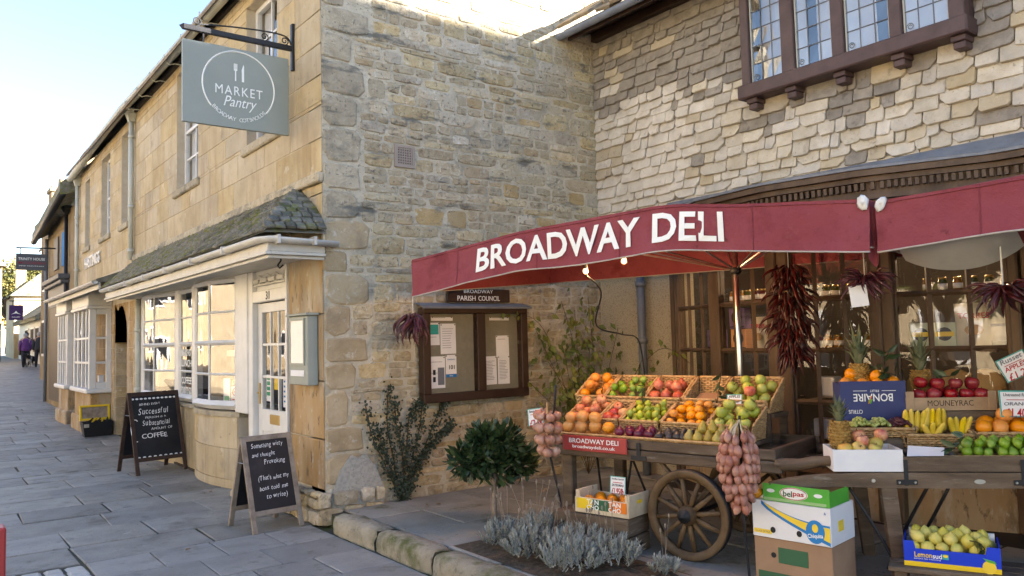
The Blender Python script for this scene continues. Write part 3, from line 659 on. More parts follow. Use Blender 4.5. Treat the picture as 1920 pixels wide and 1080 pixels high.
# door of number 31
dr = MB()
X = XF+.03
for a, b in ((7.56, 7.68), (8.36, 8.48)): dr.box(X, X+.045, a, b, .05, 2.05, .004)
for c, d in ((.05, .22), (.70, .93), (1.95, 2.05)): dr.box(X, X+.045, 7.68, 8.36, c, d, .004)
door = dr.build('door', M['white'], shop)
MB().box(X+.012, X+.035, 7.66, 8.38, .20, .72).build('panel', M['white'], door)
for i in (1, 2): MB().box(X+.008, X+.038, 7.68+.68*i/3-.012, 7.68+.68*i/3+.012, .93, 1.95).build('glazing_bar', M['white'], door)
for k in (1, 2): MB().box(X+.010, X+.036, 7.68, 8.36, .93+1.02*k/3-.012, .93+1.02*k/3+.012).build('glazing_bar', M['white'], door)
for i in range(3):
    for k in range(3):
        a, b = 7.68+.68*i/3, 7.68+.68*(i+1)/3; c, d = .93+1.02*k/3, .93+1.02*(k+1)/3
        MB().quad((X+.02, b, c), (X+.02, a, c), (X+.021, a, d), (X+.02, b, d)).build('pane', M['glassd'], door)
MB().box(X-.008, X+.004, 7.86, 8.12, .785, .885, .004).build('letter_box', M['brass'], door)
mb = MB(); mb.box(X-.01, X+.002, 8.40, 8.44, .98, 1.2); mb.tube([(X-.03, 8.42, 1.1), (X-.05, 8.33, 1.1)], .01, 6); mb.build('handle', M['brass'], door)
mb = MB()
mb.box(XF-.03, XF+.06, 8.49, 8.62, 0, 2.40, .006); mb.box(XF-.03, XF+.06, 7.5, 7.545, 0, 2.40, .004); mb.box(XF-.028, XF+.06, 7.545, 8.49, 2.06, 2.18, .006); mb.box(XF+.02, XF+.06, 7.545, 8.49, 2.18, 2.40)
mb.build('door_frame', M['white'], shop)
mb = MB(); n = 18                                    # scalloped transom carving
for zc, amp in ((2.25, .012), (2.33, .016)):
    mb.tube([(XF-.012, 7.6+.82*i/n, zc+amp*math.cos(i*1.2)) for i in range(n+1)], .009, 4)
for i in range(4): mb.box(XF-.02, XF+.018, 7.62+.24*i, 7.80+.24*i, 2.265, 2.305)
mb.box(XF-.022, XF+.018, 7.58, 8.46, 2.235, 2.25); mb.build('transom_carving', M['offwhite'], shop)
text('31', FM((XF-.031, 8.02, 2.12), (0, -1, 0), (0, 0, 1)), M['inkblack'], shop, h=.085, w=.10, name='house_number')
mb = MB(); mb.tube([(2.62, 6.9, 2.40), (2.62, 6.9, 2.36), (2.60, 6.93, 2.32), (2.63, 6.96, 2.30), (2.66, 6.95, 2.33)], .008, 5); mb.build('hook', M['black'], shop)
MB().box(2.72, XF, 7.45, 8.7, -.02, .07, .02).build('door_step', M['quoin'], shop)

# ---------------------------------------------------------------- second shop with square white bays
sh2 = T('bay_shop', 'long honey stone shop with two square white bay windows and an arched passage', 'building', (4.5, 17, 0))
W3 = (14.92, 15.5, 3.83, 5.45); W4 = (16.55, 17.45, 3.83, 5.4); W5 = (18.75, 19.35, 3.83, 5.3)
AR = (14.93, 16.02, -.1, 2.42)
fw2 = wall_x(XF, 14.45, 20.15, -.1, 5.62, [W3, W4, W5, AR]).build('front_wall', M['joint'], sh2)
n = 10; arc = [(15.475+.545*math.cos(math.pi*i/n), 1.72+.66*math.sin(math.pi*i/n)) for i in range(n+1)]
mb = MB(); mb.M = FM((XF, 0, 0), (0, -1, 0), (0, 0, 1))
mb.prism([(-16.02, 1.72), (-16.02, 2.42), (-14.93, 2.42), (-14.93, 1.72)]+[(-y, z) for y, z in arc], -.22, 0.0); mb.build('arch', M['ashlar_brown'], fw2)
L = []
for u0, u1, c0, c1 in courses(3.05, 5.62, .25, .33, [W3, W4, W5], 14.45, 20.15, .42, .9): L.append((PM((XF+.004, u1-.003, c0+.003), (0, -(u1-u0-.006), 0), (0, 0, c1-c0-.006), (-.011, 0, 0)), M['ashlar']))
for u0, u1, c0, c1 in courses(0, 2.42, .2, .32, [AR], 14.45, 20.15, .3, .6): L.append((PM((XF+.004, u1-.003, c0+.003), (0, -(u1-u0-.006), 0), (0, 0, c1-c0-.006), (-.016, 0, 0)), M['ashlar_brown']))
for u0, u1, c0, c1 in courses(.0, 1.8, .16, .26, [], XF+.01, 3.7, .2, .5): L.append((PM((u0, 16.02, c0), (u1-u0-.01, 0, 0), (0, 0, c1-c0-.01), (0, -.02, 0)), M['rubble_gold']))
pieces(L, VA, 'stone', fw2, 290)
mb = MB(); mb.quad((3.7, 14.9, -.1), (3.7, 16.1, -.1), (3.7, 16.1, 2.6), (3.7, 14.9, 2.6)); mb.quad((XF, 16.03, -.1), (3.7, 16.03, -.1), (3.7, 16.03, 2.5), (XF, 16.03, 2.5)); mb.quad((XF, 14.92, -.1), (3.7, 14.92, -.1), (3.7, 14.92, 2.5), (XF, 14.92, 2.5)); mb.quad((XF, 14.9, 2.42), (3.7, 14.9, 2.42), (3.7, 16.1, 2.42), (XF, 16.1, 2.42))
mb.build('passage', M['ashlar_brown'], sh2)
mb = MB(); mb.quad((XF+.6, 16.2, -.1), (XF+.6, 20.1, -.1), (XF+.6, 20.1, 2.6), (XF+.6, 16.2, 2.6)); mb.build('inner_wall', M['cream'], sh2)
mb = MB(); mb.add([(2.66, 14.46, 5.60), (2.66, 20.2, 5.60), (6.1, 20.2, 8.72), (6.1, 14.46, 8.72), (9.55, 14.46, 5.6), (9.55, 20.2, 5.6), (2.66, 14.46, 5.54), (2.66, 20.2, 5.54)], [(0, 1, 2, 3), (3, 2, 5, 4), (0, 6, 7, 1), (6, 7, 2, 3)])
mb.quad((XF, 20.15, 0), (9.3, 20.15, 0), (9.3, 20.15, 5.6), (XF, 20.15, 5.6)); mb.add([(XF, 20.15, 5.6), (9.3, 20.15, 5.6), (6.1, 20.15, 8.6)], [(0, 1, 2)]); mb.build('roof', M['roofslate'], sh2)
half_gutter('gutter', [(2.74, 14.46, 5.70), (2.74, 17, 5.64), (2.74, 20.2, 5.5)], .075, M['gutter'], sh2)
downpipe(2.86, 20.0, 2.75, 5.48, sh2, M['gutter'], clips=(4.6, 3.4))
for wv, c in ((W3, 1), (W4, 2), (W5, 1)): sash(sh2, XF, *wv, c, 2)
# lean-to strip roof with gutter over the bays
mb = MB(); mb.add([(2.30, 14.1, 2.74), (2.30, 20.1, 2.74), (XF, 20.1, 2.98), (XF, 14.1, 2.98), (2.30, 14.1, 2.69), (2.30, 20.1, 2.69), (XF, 14.1, 2.69), (XF, 20.1, 2.69)], [(0, 1, 2, 3), (0, 4, 5, 1), (4, 6, 7, 5), (0, 3, 6, 4)]); mb.build('strip_roof', M['slate'], sh2)
half_gutter('gutter', [(2.27, 14.05, 2.70), (2.27, 20.1, 2.70)], .05, M['offwhite'], sh2)
MB().box(2.33, 2.36, 14.1, 20.1, 2.58, 2.688).build('fascia', M['offwhite'], sh2)
for y0, y1, xb in ((16.3, 18.1, 2.55), (18.75, 20.1, 2.52)):
    mb = MB(); mb.box(xb-.03, XF, y0-.03, y1+.03, 2.42, 2.688, .01); mb.box(xb-.05, XF, y0-.05, y1+.05, 2.36, 2.418, .01); mb.box(xb-.06, XF, y0-.06, y1+.06, .80, .88, .015)
    for a in (y0, y1-.1): mb.box(xb, xb+.12, a, a+.1, .88, 2.36, .01); mb.box(XF-.09, XF, a, a+.1, .88, 2.36, .006)
    for i in range(1, 4): mb.box(xb+.01, xb+.05, y0+(y1-y0)*i/4-.035, y0+(y1-y0)*i/4+.035, .88, 2.36, .006)
    mb.box(xb+.12, XF-.09, y0+.01, y0+.06, .88, 1.0, .006); mb.box(xb+.12, XF-.09, y0+.01, y0+.06, 2.26, 2.36, .006)
    by = mb.build('bay_window', M['white'], sh2)
    for z in (1.36, 1.82): MB().box(xb+.12, XF-.09, y0+.02, y0+.05, z-.02, z+.02).build('glazing_bar', M['white'], by); MB().box(xb+.015, xb+.045, y0+.1, y1-.1, z-.02, z+.02).build('glazing_bar', M['white'], by)
    for c, d in ((.9, 1.34), (1.38, 1.80), (1.84, 2.3)):
        MB().quad((xb+.12, y0+.035, c), (XF-.09, y0+.035, c), (XF-.09, y0+.037, d), (xb+.12, y0+.035, d)).build('pane', M['glassd'], by)
        for i in range(4): MB().quad((xb+.03, y0+(y1-y0)*(i+1)/4, c), (xb+.03, y0+(y1-y0)*i/4, c), (xb+.031, y0+(y1-y0)*i/4, d), (xb+.03, y0+(y1-y0)*(i+1)/4, d)).build('pane', M['glass'], by)
    mb = MB(); mb.box(xb+.03, XF, y0+.02, y1-.02, -.05, .798, .015); mb.box(xb-.03, XF, y0-.04, y1+.04, -.05, .35, .03); mb.build('bay_base', M['ashlar_brown'], by)
    MB().box(xb+.2, XF-.1, y0+.2, y0+.35, .9, 1.12).build('display_box', M['paper'], by)
    MB().box(XF+.1, XF+.12, y0+.3, y0+.7, .9, 2.0).build('curtain', M['cream'], by)
tx = FM((XF-.03, 18.3, 3.46), (0, -1, 0), (0, 0, 1))
text('HASTINGS', tx, M['white'], sh2, w=1.75, h=.24, bold=.02, extr=.012)

# ---------------------------------------------------------------- deli building
XD = 6.35
deli = T('deli_building', 'deli building with slate hung upper wall, leaded oriel window and brown bow shopfront', 'building', (8, 3, .1))
OR = (2.50, 4.49, 3.90, 5.02)
sw = wall_x(XD+.02, -1, YC, 2.3, 5.3, [OR], .1).build('upper_wall', M['shingle_dark'], deli)
L = []
z = 2.44; r = 0
while z < 5.15:
    h = rnd.uniform(.080, .128)
    first = True
    yy_ = YC-.004
    while yy_ > 1.4:
        wd = rnd.choice((rnd.uniform(.08, .17), rnd.uniform(.15, .24), rnd.uniform(.2, .34))); a, b = yy_-wd, yy_
        hid = (a < OR[1]+.02 and b > OR[0]-.02 and z+h > 3.83)
        if hid:
            if b > OR[1]+.05: a = OR[1]+.01
            elif a < OR[0]-.05: b = OR[0]-.01
            else: yy_ = a; continue
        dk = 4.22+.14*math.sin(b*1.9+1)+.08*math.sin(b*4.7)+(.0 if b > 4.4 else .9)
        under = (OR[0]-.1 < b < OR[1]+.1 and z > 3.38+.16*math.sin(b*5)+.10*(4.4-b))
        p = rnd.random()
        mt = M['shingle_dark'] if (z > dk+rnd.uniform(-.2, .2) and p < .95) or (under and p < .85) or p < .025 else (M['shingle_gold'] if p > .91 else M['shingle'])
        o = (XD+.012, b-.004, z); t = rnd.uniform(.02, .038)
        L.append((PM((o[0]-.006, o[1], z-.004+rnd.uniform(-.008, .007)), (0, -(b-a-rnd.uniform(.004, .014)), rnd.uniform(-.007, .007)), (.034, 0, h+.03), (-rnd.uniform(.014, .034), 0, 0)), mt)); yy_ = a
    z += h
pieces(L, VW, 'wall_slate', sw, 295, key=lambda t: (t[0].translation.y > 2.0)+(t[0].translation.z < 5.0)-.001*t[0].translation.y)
# pebble dashed lower wall beside the shopfront
MB().box(XD-.0, XD+.25, 5.50, YC-.0, .05, 2.46).build('lower_wall', M['render'], deli)
p_ = downpipe(6.24, 5.93, .12, 2.5, deli, M['pipe'], .045, False, (2.16, 1.55)); 
# roof with stone slates at the eave
mb = MB(); mb.add([(5.86, -1, 5.12), (5.86, 6.62, 5.12), (10.5, 6.62, 7.4), (10.5, -1, 7.4), (15.2, -1, 5.1), (15.2, 6.62, 5.1), (5.86, -1, 5.06), (5.86, 6.62, 5.06)], [(0, 1, 2, 3), (3, 2, 5, 4), (0, 6, 7, 1), (6, 7, 2, 3)]); mb.add([(6.4, -1, 5.1), (15.2, -1, 5.1), (10.5, -1, 7.4)], [(0, 1, 2)]); rf = mb.build('roof', M['roofslate'], deli)
L = []
for k in range(3):
    y = 6.64
    while y > 3.6:
        wd = rnd.uniform(.2, .42); o = Vector((5.80+.16*k+rnd.uniform(-.03, .02), y, 5.10+.12*k+.01)); L.append((PM(o, (rnd.uniform(-.03, .03), -wd+.01, rnd.uniform(-.02, .02)), (.3, 0, .21), (-.02, 0, .035)), M['roofslate'])); y -= wd
pieces(L, VW, 'roof_slate', rf, 60)
mb = MB(); mb.add([(5.92, 1, 5.04), (5.92, 6.6, 5.04), (6.36, 6.6, 5.19), (6.36, 1, 5.19)], [(0, 1, 2, 3)]); mb.box(6.26, 6.345, 1, 6.6, 5.06, 5.16); mb.box(5.90, 5.93, 1, 6.6, 5.0, 5.08); mb.build('eaves_board', M['darkwood'], deli)
half_gutter('gutter', [(5.83, 6.72, 5.06), (5.83, 3, 5.06)], .055, M['lead'], deli)

# oriel with four leaded lights
mb = MB(); X0 = 6.20
mb.box(X0-.04, XD+.04, 2.47, 4.52, 3.80, 3.93, .012); mb.box(X0-.01, XD+.04, 2.50, 4.49, 4.98, 5.08)
for a, b in ((4.40, 4.49), (3.93, 4.06), (3.46, 3.57), (2.97, 3.07), (2.50, 2.615)): mb.box(X0, X0+.10, a, b, 3.93, 4.98, .008)
for a in (4.47, 2.50): mb.box(X0+.10, XD+.03, a, a+.02, 3.93, 4.98)
ori = mb.build('oriel_window', M['plumwood'], deli)
for yb in (4.40, 3.99, 3.52, 3.02, 2.56):
    mb = MB(); mb.box(X0+.01, XD+.03, yb-.055, yb+.055, 3.755, 3.798, .006); mb.box(X0+.03, XD+.03, yb-.045, yb+.045, 3.70, 3.753, .006); mb.build('corbel', M['plumwood'], ori)
for a, b in ((4.065, 4.395), (3.575, 3.925), (3.075, 3.455), (2.62, 2.965)):
    mb = MB(); xx = X0+.045
    for c in (a, b): mb.box(xx-.012, xx+.012, c-.012 if c == b else c, c if c == b else c+.012, 3.935, 4.975)
    mb.box(xx-.012, xx+.012, a, b, 3.935, 3.952); cs = mb.build('casement', M['gutter'], ori)
    mb = MB()
    for i in (1, 2): mb.tube([(xx-.004, a+(b-a)*i/3, 3.95), (xx-.004, a+(b-a)*i/3, 4.97)], .0055, 4)
    zz = 3.95
    while zz < 4.95: zz += .168; mb.tube([(xx-.004, a, zz), (xx-.004, b, zz)], .0055, 4)
    mb.build('lead_cames', M['lead'], ori)
    for i in range(3):
        for k in range(6):
            c = 3.95+.168*k; t = [rnd.uniform(-.0035, .0035) for _ in range(4)]
            MB().quad((xx+t[0], a+(b-a)*(i+1)/3, c), (xx+t[1], a+(b-a)*i/3, c), (xx+t[2], a+(b-a)*i/3, c+.168), (xx+t[3], a+(b-a)*(i+1)/3, c+.168)).build('pane', M['glassu'], ori)
    mb = MB(); mb.tube([(xx-.01, b-.05+.03*math.cos(q)*(1-q/14), 3.99+.03*math.sin(q)*(1-q/14)) for q in [i*.7 for i in range(14)]], .004, 4); mb.build('catch', M['lead'], ori)
mb = MB(); n = 40
vs = [(6.55+.03*math.sin(i*1.9), 2.5+2.0*i/n, z) for z in (3.95, 5.0) for i in range(n+1)]; mb.add(vs, [(i, i+1, n+2+i, n+1+i) for i in range(n) if not (13 < i < 17 or 27 < i < 30)]); mb.build('curtain', M['paper'], ori, True)
mb = MB(); mb.quad((7.6, 2.2, 3.7), (7.6, 4.8, 3.7), (7.6, 4.8, 5.1), (7.6, 2.2, 5.1)); mb.build('room_wall', M['cream'], deli)

# bow shopfront
BP = [(6.36, 5.53), (6.0, 4.74), (5.893, 4.037), (5.89, 3.92), (6.0, 3.19), (6.03, 3.11), (6.343, 2.347), (6.355, 2.22), (6.40, 1.2)]
def along(p, q, n, e=0):
    return [(p[0]+(q[0]-p[0])*(e+(1-2*e)*i/n), p[1]+(q[1]-p[1])*(e+(1-2*e)*i/n)) for i in range(n+1)]
def offs(o): return [(x-o*1.0, y) for x, y in BP]
ZD = [.60, 1.02, 1.445, 1.868, 2.30]
sf = MB(); sf.prism(offs(.03)+[(6.7, 1.2), (6.7, 5.53)], 2.31, 2.62); shopf = sf.build('shopfront', M['shopwood'], deli)
for k, (a, b, n) in enumerate(((0, 1, 3), (1, 2, 3), (3, 4, 3), (5, 6, 3), (7, 8, 3))):
    lattice(deli, 'shop_window', along(BP[a], BP[b], n, .02), ZD if k != 2 else [.45]+ZD, (), M['shopwood'], M['glassd'], .022, .05)
for i, wd in ((0, .06), (1, .06), (2, .055), (3, .055), (4, .05), (5, .055), (6, .05), (7, .06)):
    x, y = BP[i]; MB().box(x-.05, x+.07, y-wd, y+wd, .12, 2.31, .012).build('post', M['shopwood'], shopf)
mb = MB(); mb.prism(offs(.05)+[(6.7, 1.2), (6.7, 5.6)], .53, .58); mb.build('sill', M['shopwood'], shopf)
mb = MB(); mb.prism(offs(0)+[(6.6, 1.2), (6.6, 5.53)], .05, .525); bs = mb.build('stall_riser', M['ashlar_brown'], shopf)
mb = MB()
mb.prism([(x-.07, y+.02) for x, y in BP]+[(6.7, 1.2), (6.7, 5.6)], 2.625, 2.66); mb.prism([(x-.10, y+.03) for x, y in BP]+[(6.7, 1.2), (6.7, 5.6)], 2.76, 2.80); mb.prism([(x-.15, y+.05) for x, y in BP]+[(6.7, 1.2), (6.7, 5.65)], 2.803, 2.85)
mb.prism([(x-.04, y) for x, y in BP]+[(6.7, 1.2), (6.7, 5.53)], 2.66, 2.76); mb.build('cornice', M['shopwood'], shopf)
for a, b in zip(BP, BP[1:]):                          # dentils
    l = math.hypot(b[0]-a[0], b[1]-a[1]); n = max(1, int(l/.048)); d = Vector((b[0]-a[0], b[1]-a[1], 0))/l
    for i in range(n):
        p = Vector((a[0]-.042, a[1], 0))+d*(l*(i+.5)/n); m = FM((p.x, p.y, 2.70), d, (0, 0, 1)); MB(m).box(-.013, .013, .0, .055, -.015, .04).build('dentil', M['shopwood'], shopf)
mb = MB(); ys2 = [(x-.17, y+.06) for x, y in BP]
mb.prism(ys2+[(6.6, 1.2), (6.6, 5.72)], 2.853, 2.875); mb.add([(x, y, 2.876) for x, y in ys2]+[(XD-.01, y, 3.0) for x, y in ys2], [(i, i+1, len(ys2)+i+1, len(ys2)+i) for i in range(len(ys2)-1)]); mb.build('lead_flashing', M['lead'], shopf)
for i in range(5):                                     # carved panel strips in the fascia
    a, b = BP[5], BP[6]; t0, t1 = i/5+.02, (i+1)/5-.02
    MB().tube([(a[0]+(b[0]-a[0])*t-.036, a[1]+(b[1]-a[1])*t, z) for t, z in ((t0, 2.46), (t1, 2.46), (t1, 2.56), (t0, 2.56), (t0, 2.46))], .008, 4).build('panel_moulding', M['shopwood'], shopf)
# interior of the deli
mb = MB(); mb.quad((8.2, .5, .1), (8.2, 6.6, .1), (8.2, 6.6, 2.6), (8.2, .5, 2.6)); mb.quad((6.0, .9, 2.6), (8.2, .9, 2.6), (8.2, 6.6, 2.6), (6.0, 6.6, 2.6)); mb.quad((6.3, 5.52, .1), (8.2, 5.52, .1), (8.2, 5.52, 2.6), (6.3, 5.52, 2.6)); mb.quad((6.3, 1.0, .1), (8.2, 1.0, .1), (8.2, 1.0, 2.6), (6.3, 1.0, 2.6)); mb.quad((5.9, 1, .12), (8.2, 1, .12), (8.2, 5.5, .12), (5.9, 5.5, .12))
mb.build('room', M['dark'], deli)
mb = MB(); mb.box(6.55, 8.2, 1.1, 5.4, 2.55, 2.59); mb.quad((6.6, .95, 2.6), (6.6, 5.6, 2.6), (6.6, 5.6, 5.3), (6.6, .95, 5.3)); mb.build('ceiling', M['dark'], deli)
def shelf(y0, y1, x0, x1, z): MB().box(x0, x1, y0, y1, z-.02, z).build('shelf', M['shopwood'], deli)
shelf(2.45, 3.08, 6.25, 6.65, 1.44); shelf(2.45, 3.08, 6.25, 6.6, 1.02); shelf(4.1, 4.72, 6.08, 6.4, 1.44); shelf(3.25, 3.95, 6.2, 6.5, 1.02); shelf(3.25, 3.95, 6.2, 6.5, 1.44); shelf(3.25, 3.95, 6.2, 6.5, .66)
lamp_m = emit('warm lamp glow', (1, .62, .28), .6)
for i, (x, y, z, e) in enumerate(((6.9, 2.9, 2.42, 4.5), (6.8, 4.2, 2.40, 4.5))):
    t = T('pendant_lamp', ('small lit bulb hanging inside the deli behind the right window', 'small lit bulb hanging inside the deli behind the left window')[i], 'lamp', (x, y, z), 'bulbs inside the deli')
    MB().ball((x, y, z), .028).build('bulb', lamp_m, t, True); MB().tube([(x, y, z+.02), (x, y, 2.55)], .006, 4).build('cord', M['black'], t)
    l = bpy.data.lights.new('bulb light', 'POINT'); l.energy = e; l.color = (1, .72, .42); l.shadow_soft_size = .05; lo = bpy.data.objects.new('bulb_light', l); col.objects.link(lo); lo.location = (x, y, z-.06); setp(lo, t)

# goods behind the glass
mbag = mk('cream crisp bag', [(.55, .50, .40), (.62, .57, .47)], 6, .35, .3, 18, .05, spec=.6)
mlil = mk('lilac card', [(.17, .11, .24)], 6, .6, 0, 20, 0); mapr = mk('apricot card', [(.55, .28, .12)], 6, .6, 0, 20, 0); mgreenw = mk('pale green card', [(.50, .55, .42)], 6, .6, 0, 20, 0)
mclear = mk('clear bottle', [(.30, .33, .31)], 6, .08, 0, 20, 0, spec=.9); mbread = mk('bread crust', [(.40, .22, .08), (.52, .33, .14)], 8, .8, .3, 40, .1)
def goods_box(name, label, x, y, z, w, h, mat, deco, group, yaw=0):
    t = T(name, label, 'box', (x, y, z), group); m = TR(x, y, z) @ RZ(yaw)
    MB(m).box(0, .10, -w/2, w/2, 0, h, .004).build('carton', mat, t)
    mf = m @ FM((-.003, 0, h*.55), (0, -1, 0), (0, 0, 1))
    if deco == 'egg': MB(mf @ SC(.33*w, .31*h, .004)).lathe([(1, -.5), (1, .5)], 16).build('window', M['dark'], t); MB(m).box(-.002, .0, -w*.45, w*.45, .01, h*.12).build('band', M['inkblack'], t)
    if deco == 'disc':
        MB(mf @ SC(.33*w, .33*w, .004)).lathe([(1, -.5), (1, .5)], 16).build('disc', M['black'], t); MB(mf @ TR(0, 0, .003)).box(-w*.4, w*.4, -.018, .018, -.001, .002).build('band', M['yellow'], t)
    return t
for i, (x, y, z, m_, nm) in enumerate(((6.06, 4.56, 1.645, mlil, 'lilac'), (6.06, 4.55, 1.45, mapr, 'apricot'))):
    goods_box('egg_box', nm+' chocolate egg box with oval window behind the left shop window', x, y, z, .17, .19, m_, 'egg', 'egg boxes in the window')
goods_box('egg_box', 'second lilac egg box with oval window seen through the narrow side panes', 6.25, 4.98, 1.45, .17, .19, mlil, 'egg', 'egg boxes in the window')
goods_box('biscuit_box', 'pale green box with black and yellow disc, left of the pair in the right window', 6.27, 2.99, 1.445, .16, .20, mgreenw, 'disc', 'biscuit boxes in the window', .35)
goods_box('biscuit_box', 'pale green box with black and yellow disc, right of the pair in the right window', 6.33, 2.84, 1.445, .16, .20, mgreenw, 'disc', 'biscuit boxes in the window', .35)
def bag(label, x, y, z, w, h, word, yaw=0):
    t = T('crisp_bag', label, 'bag', (x, y, z), 'crisp bags in the window'); m = TR(x, y, z) @ RZ(yaw); mb = MB(m); n = 8; k = 6; vs = []
    for j in range(k+1):
        for i in range(n+1):
            u, v = i/n, j/k; vs.append((-.05*math.sin(math.pi*u)**.7*math.sin(math.pi*v)**.6+rnd.uniform(-.003, .003), w*(u-.5)*(1-.05*math.sin(math.pi*v)), h*v))
    mb.add(vs, [(j*(n+1)+i, j*(n+1)+i+1, (j+1)*(n+1)+i+1, (j+1)*(n+1)+i) for j in range(k) for i in range(n)]); mb.build('bag', mbag, t, True)
    text(word, m @ FM((-.056, 0, h*.72), (0, -1, 0), (0, 0, 1)), M['inkred'], t, w=w*.8, h=h*.13, bold=.02)
    MB(m @ FM((-.057, 0, h*.4), (0, -1, 0), (0, 0, 1)) @ SC(w*.25, h*.12, .003)).lathe([(1, -.5), (1, .5)], 10).build('picture', mbread, t)
bag('cream crisp bag lettered TORRES standing in the left shop window', 6.08, 4.31, 1.445, .18, .30, 'TORRES')
bag('cream crisp bag lettered TORRES standing in the right shop window', 6.42, 2.66, 1.445, .26, .34, 'TORRES', .35)
def bottle(label, x, y, z, h, group='bottles in the window'):
    t = T('bottle', label, 'bottle', (x, y, z), group); r = h*.15
    MB().lathe([(r*.9, 0), (r, .01), (r, h*.55), (r*.75, h*.66), (r*.32, h*.78), (r*.32, h*.93)], 12, TR(x, y, z)).build('glass', mclear, t, True)
    MB().lathe([(r*1.02, h*.12), (r*1.02, h*.45)], 12, TR(x, y, z)).build('label', M['paper'], t, True); MB().lathe([(r*1.035, h*.40), (r*1.035, h*.45)], 12, TR(x, y, z)).build('band', M['navy'], t)
    MB().lathe([(r*.36, h*.9), (r*.36, h)], 10, TR(x, y, z)).build('stopper', M['steel'], t)
bottle('tall swing top bottle with white label in the right shop window', 6.47, 2.50, 1.445, .40)
bottle('shorter bottle with white label behind the crisp bag in the right window', 6.50, 2.60, 1.445, .33)
bottle('clear bottle with white label in the left shop window', 6.08, 4.15, 1.445, .36)
for i, (x, y, z) in enumerate(((6.52, 2.42, 1.445), (6.52, 2.42, 1.56), (6.53, 2.34, 1.445))):
    t = T('tin', ('lower white tin of the stack in the right shop window', 'upper white tin of the stack in the right shop window', 'single white tin with herb picture at the right window edge')[i], 'tin', (x, y, z), 'tins in the window')
    MB().lathe([(.042, 0), (.042, .105)], 14, TR(x, y, z)).build('can', M['paper'], t, True); MB().lathe([(.043, .02), (.043, .05)], 14, TR(x, y, z)).build('label', M['boxgreen'], t, True)
for i, (x, y) in enumerate(((6.24, 2.96), (6.32, 2.78), (6.4, 2.6))):
    o = MB(FM((x, y, 1.15), (.38, -.92, 0), (0, 0, 1))).lathe([(.13, -.03), (.14, -.02), (.14, .02), (.13, .03)], 22).build('loaf', mbread, None, True)
    tag(o, ('round pale loaf leaning behind the apples, leftmost of three', 'round pale loaf leaning behind the apples, middle of three', 'round pale loaf leaning behind the apples, rightmost of three')[i], 'loaf', 'loaves in the window')
for i, (y, z) in enumerate(((3.85, .68), (3.66, .68), (3.46, .68), (3.8, 1.04), (3.5, 1.04))):
    o = MB().box(6.22, 6.36, y-.08, y+.08, z, z+.17, .01).build('paper_parcel', M['paper']); tag(o, 'white paper parcel on a low shelf inside the deli door glass', 'parcel', 'parcels on the low shelves')

# unseen house added outside the frame; its ridge is sized to shade the gable
nb = T('shade_house', 'unseen tall house added beyond the deli, its roof shading the gable', 'building', (21, -6, 0))
MB().box(14.5, 29, -10, -2.2, -.1, 10.9).build('wall', M['ashlar'], nb)
mb = MB(); mb.add([(14.2, -1.9, 10.8), (29.3, -1.9, 10.8), (29.3, -6, 14.65), (14.2, -6, 14.65), (14.2, -10.3, 10.8), (29.3, -10.3, 10.8)], [(0, 1, 2, 3), (3, 2, 5, 4), (0, 3, 4), (1, 5, 2), (0, 4, 5, 1)]); mb.build('roof', M['roofslate'], nb)
mb = MB(); mb.box(6.4, 12, -12, -1.05, -.1, 5.2); mb.add([(5.9, -12, 5.1), (5.9, -1.02, 5.1), (10.5, -1.02, 7.4), (10.5, -12, 7.4), (15, -12, 5.1), (15, -1.02, 5.1)], [(0, 1, 2, 3), (3, 2, 5, 4), (0, 3, 4)]); mb.build('lower_wing', M['ashlar'], nb)

# houses across the street, in the window reflections
for i, (hx, hy, th, l, h, rh) in enumerate(((-11, -14, 0, 12, 6.2, 3), (-11.3, -2, 0, 11, 5.6, 3.2), (-11, 9.2, 0, 9, 6.4, 2.8), (-11.2, 18.4, 0, 12, 5.8, 3.2), (-11, 30.6, -.25, 10, 6.6, 3), (-8.4, 40.6, -.5, 11, 5.9, 3.4), (-3.0, 50.6, -.8, 10, 6.3, 3))):
    hs = T('terrace_house', 'sunlit honey stone house across the street, mirrored in the shop glass', 'building', (hx, hy, 0), 'houses across the street')
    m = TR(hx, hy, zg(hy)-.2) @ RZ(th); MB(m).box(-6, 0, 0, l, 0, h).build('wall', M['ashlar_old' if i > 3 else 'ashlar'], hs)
    mb = MB(m); mb.add([(.35, 0, h-.1), (.35, l, h-.1), (-3, l, h+rh), (-3, 0, h+rh), (-6.3, 0, h-.1), (-6.3, l, h-.1)], [(0, 1, 2, 3), (3, 2, 5, 4), (0, 3, 4), (1, 5, 2)]); mb.build('roof', M['roofslate'], hs)
    n = int(l/2.6)
    for k in range(n):
        yc = l*(k+.5)/n
        for zb, zt_ in ((.9, 2.3), (3.4, 4.9)):
            wn = MB(m).box(-.02, .05, yc-.55, yc+.55, zb, zt_, .02).build('window', M['white'], hs); MB(m).box(.04, .06, yc-.45, yc+.45, zb+.1, zt_-.1).build('pane', M['black'], wn)
    MB(m).box(-.02, .04, .3, 1.2, .1, 2.2).build('door', M['signgrey'], hs)

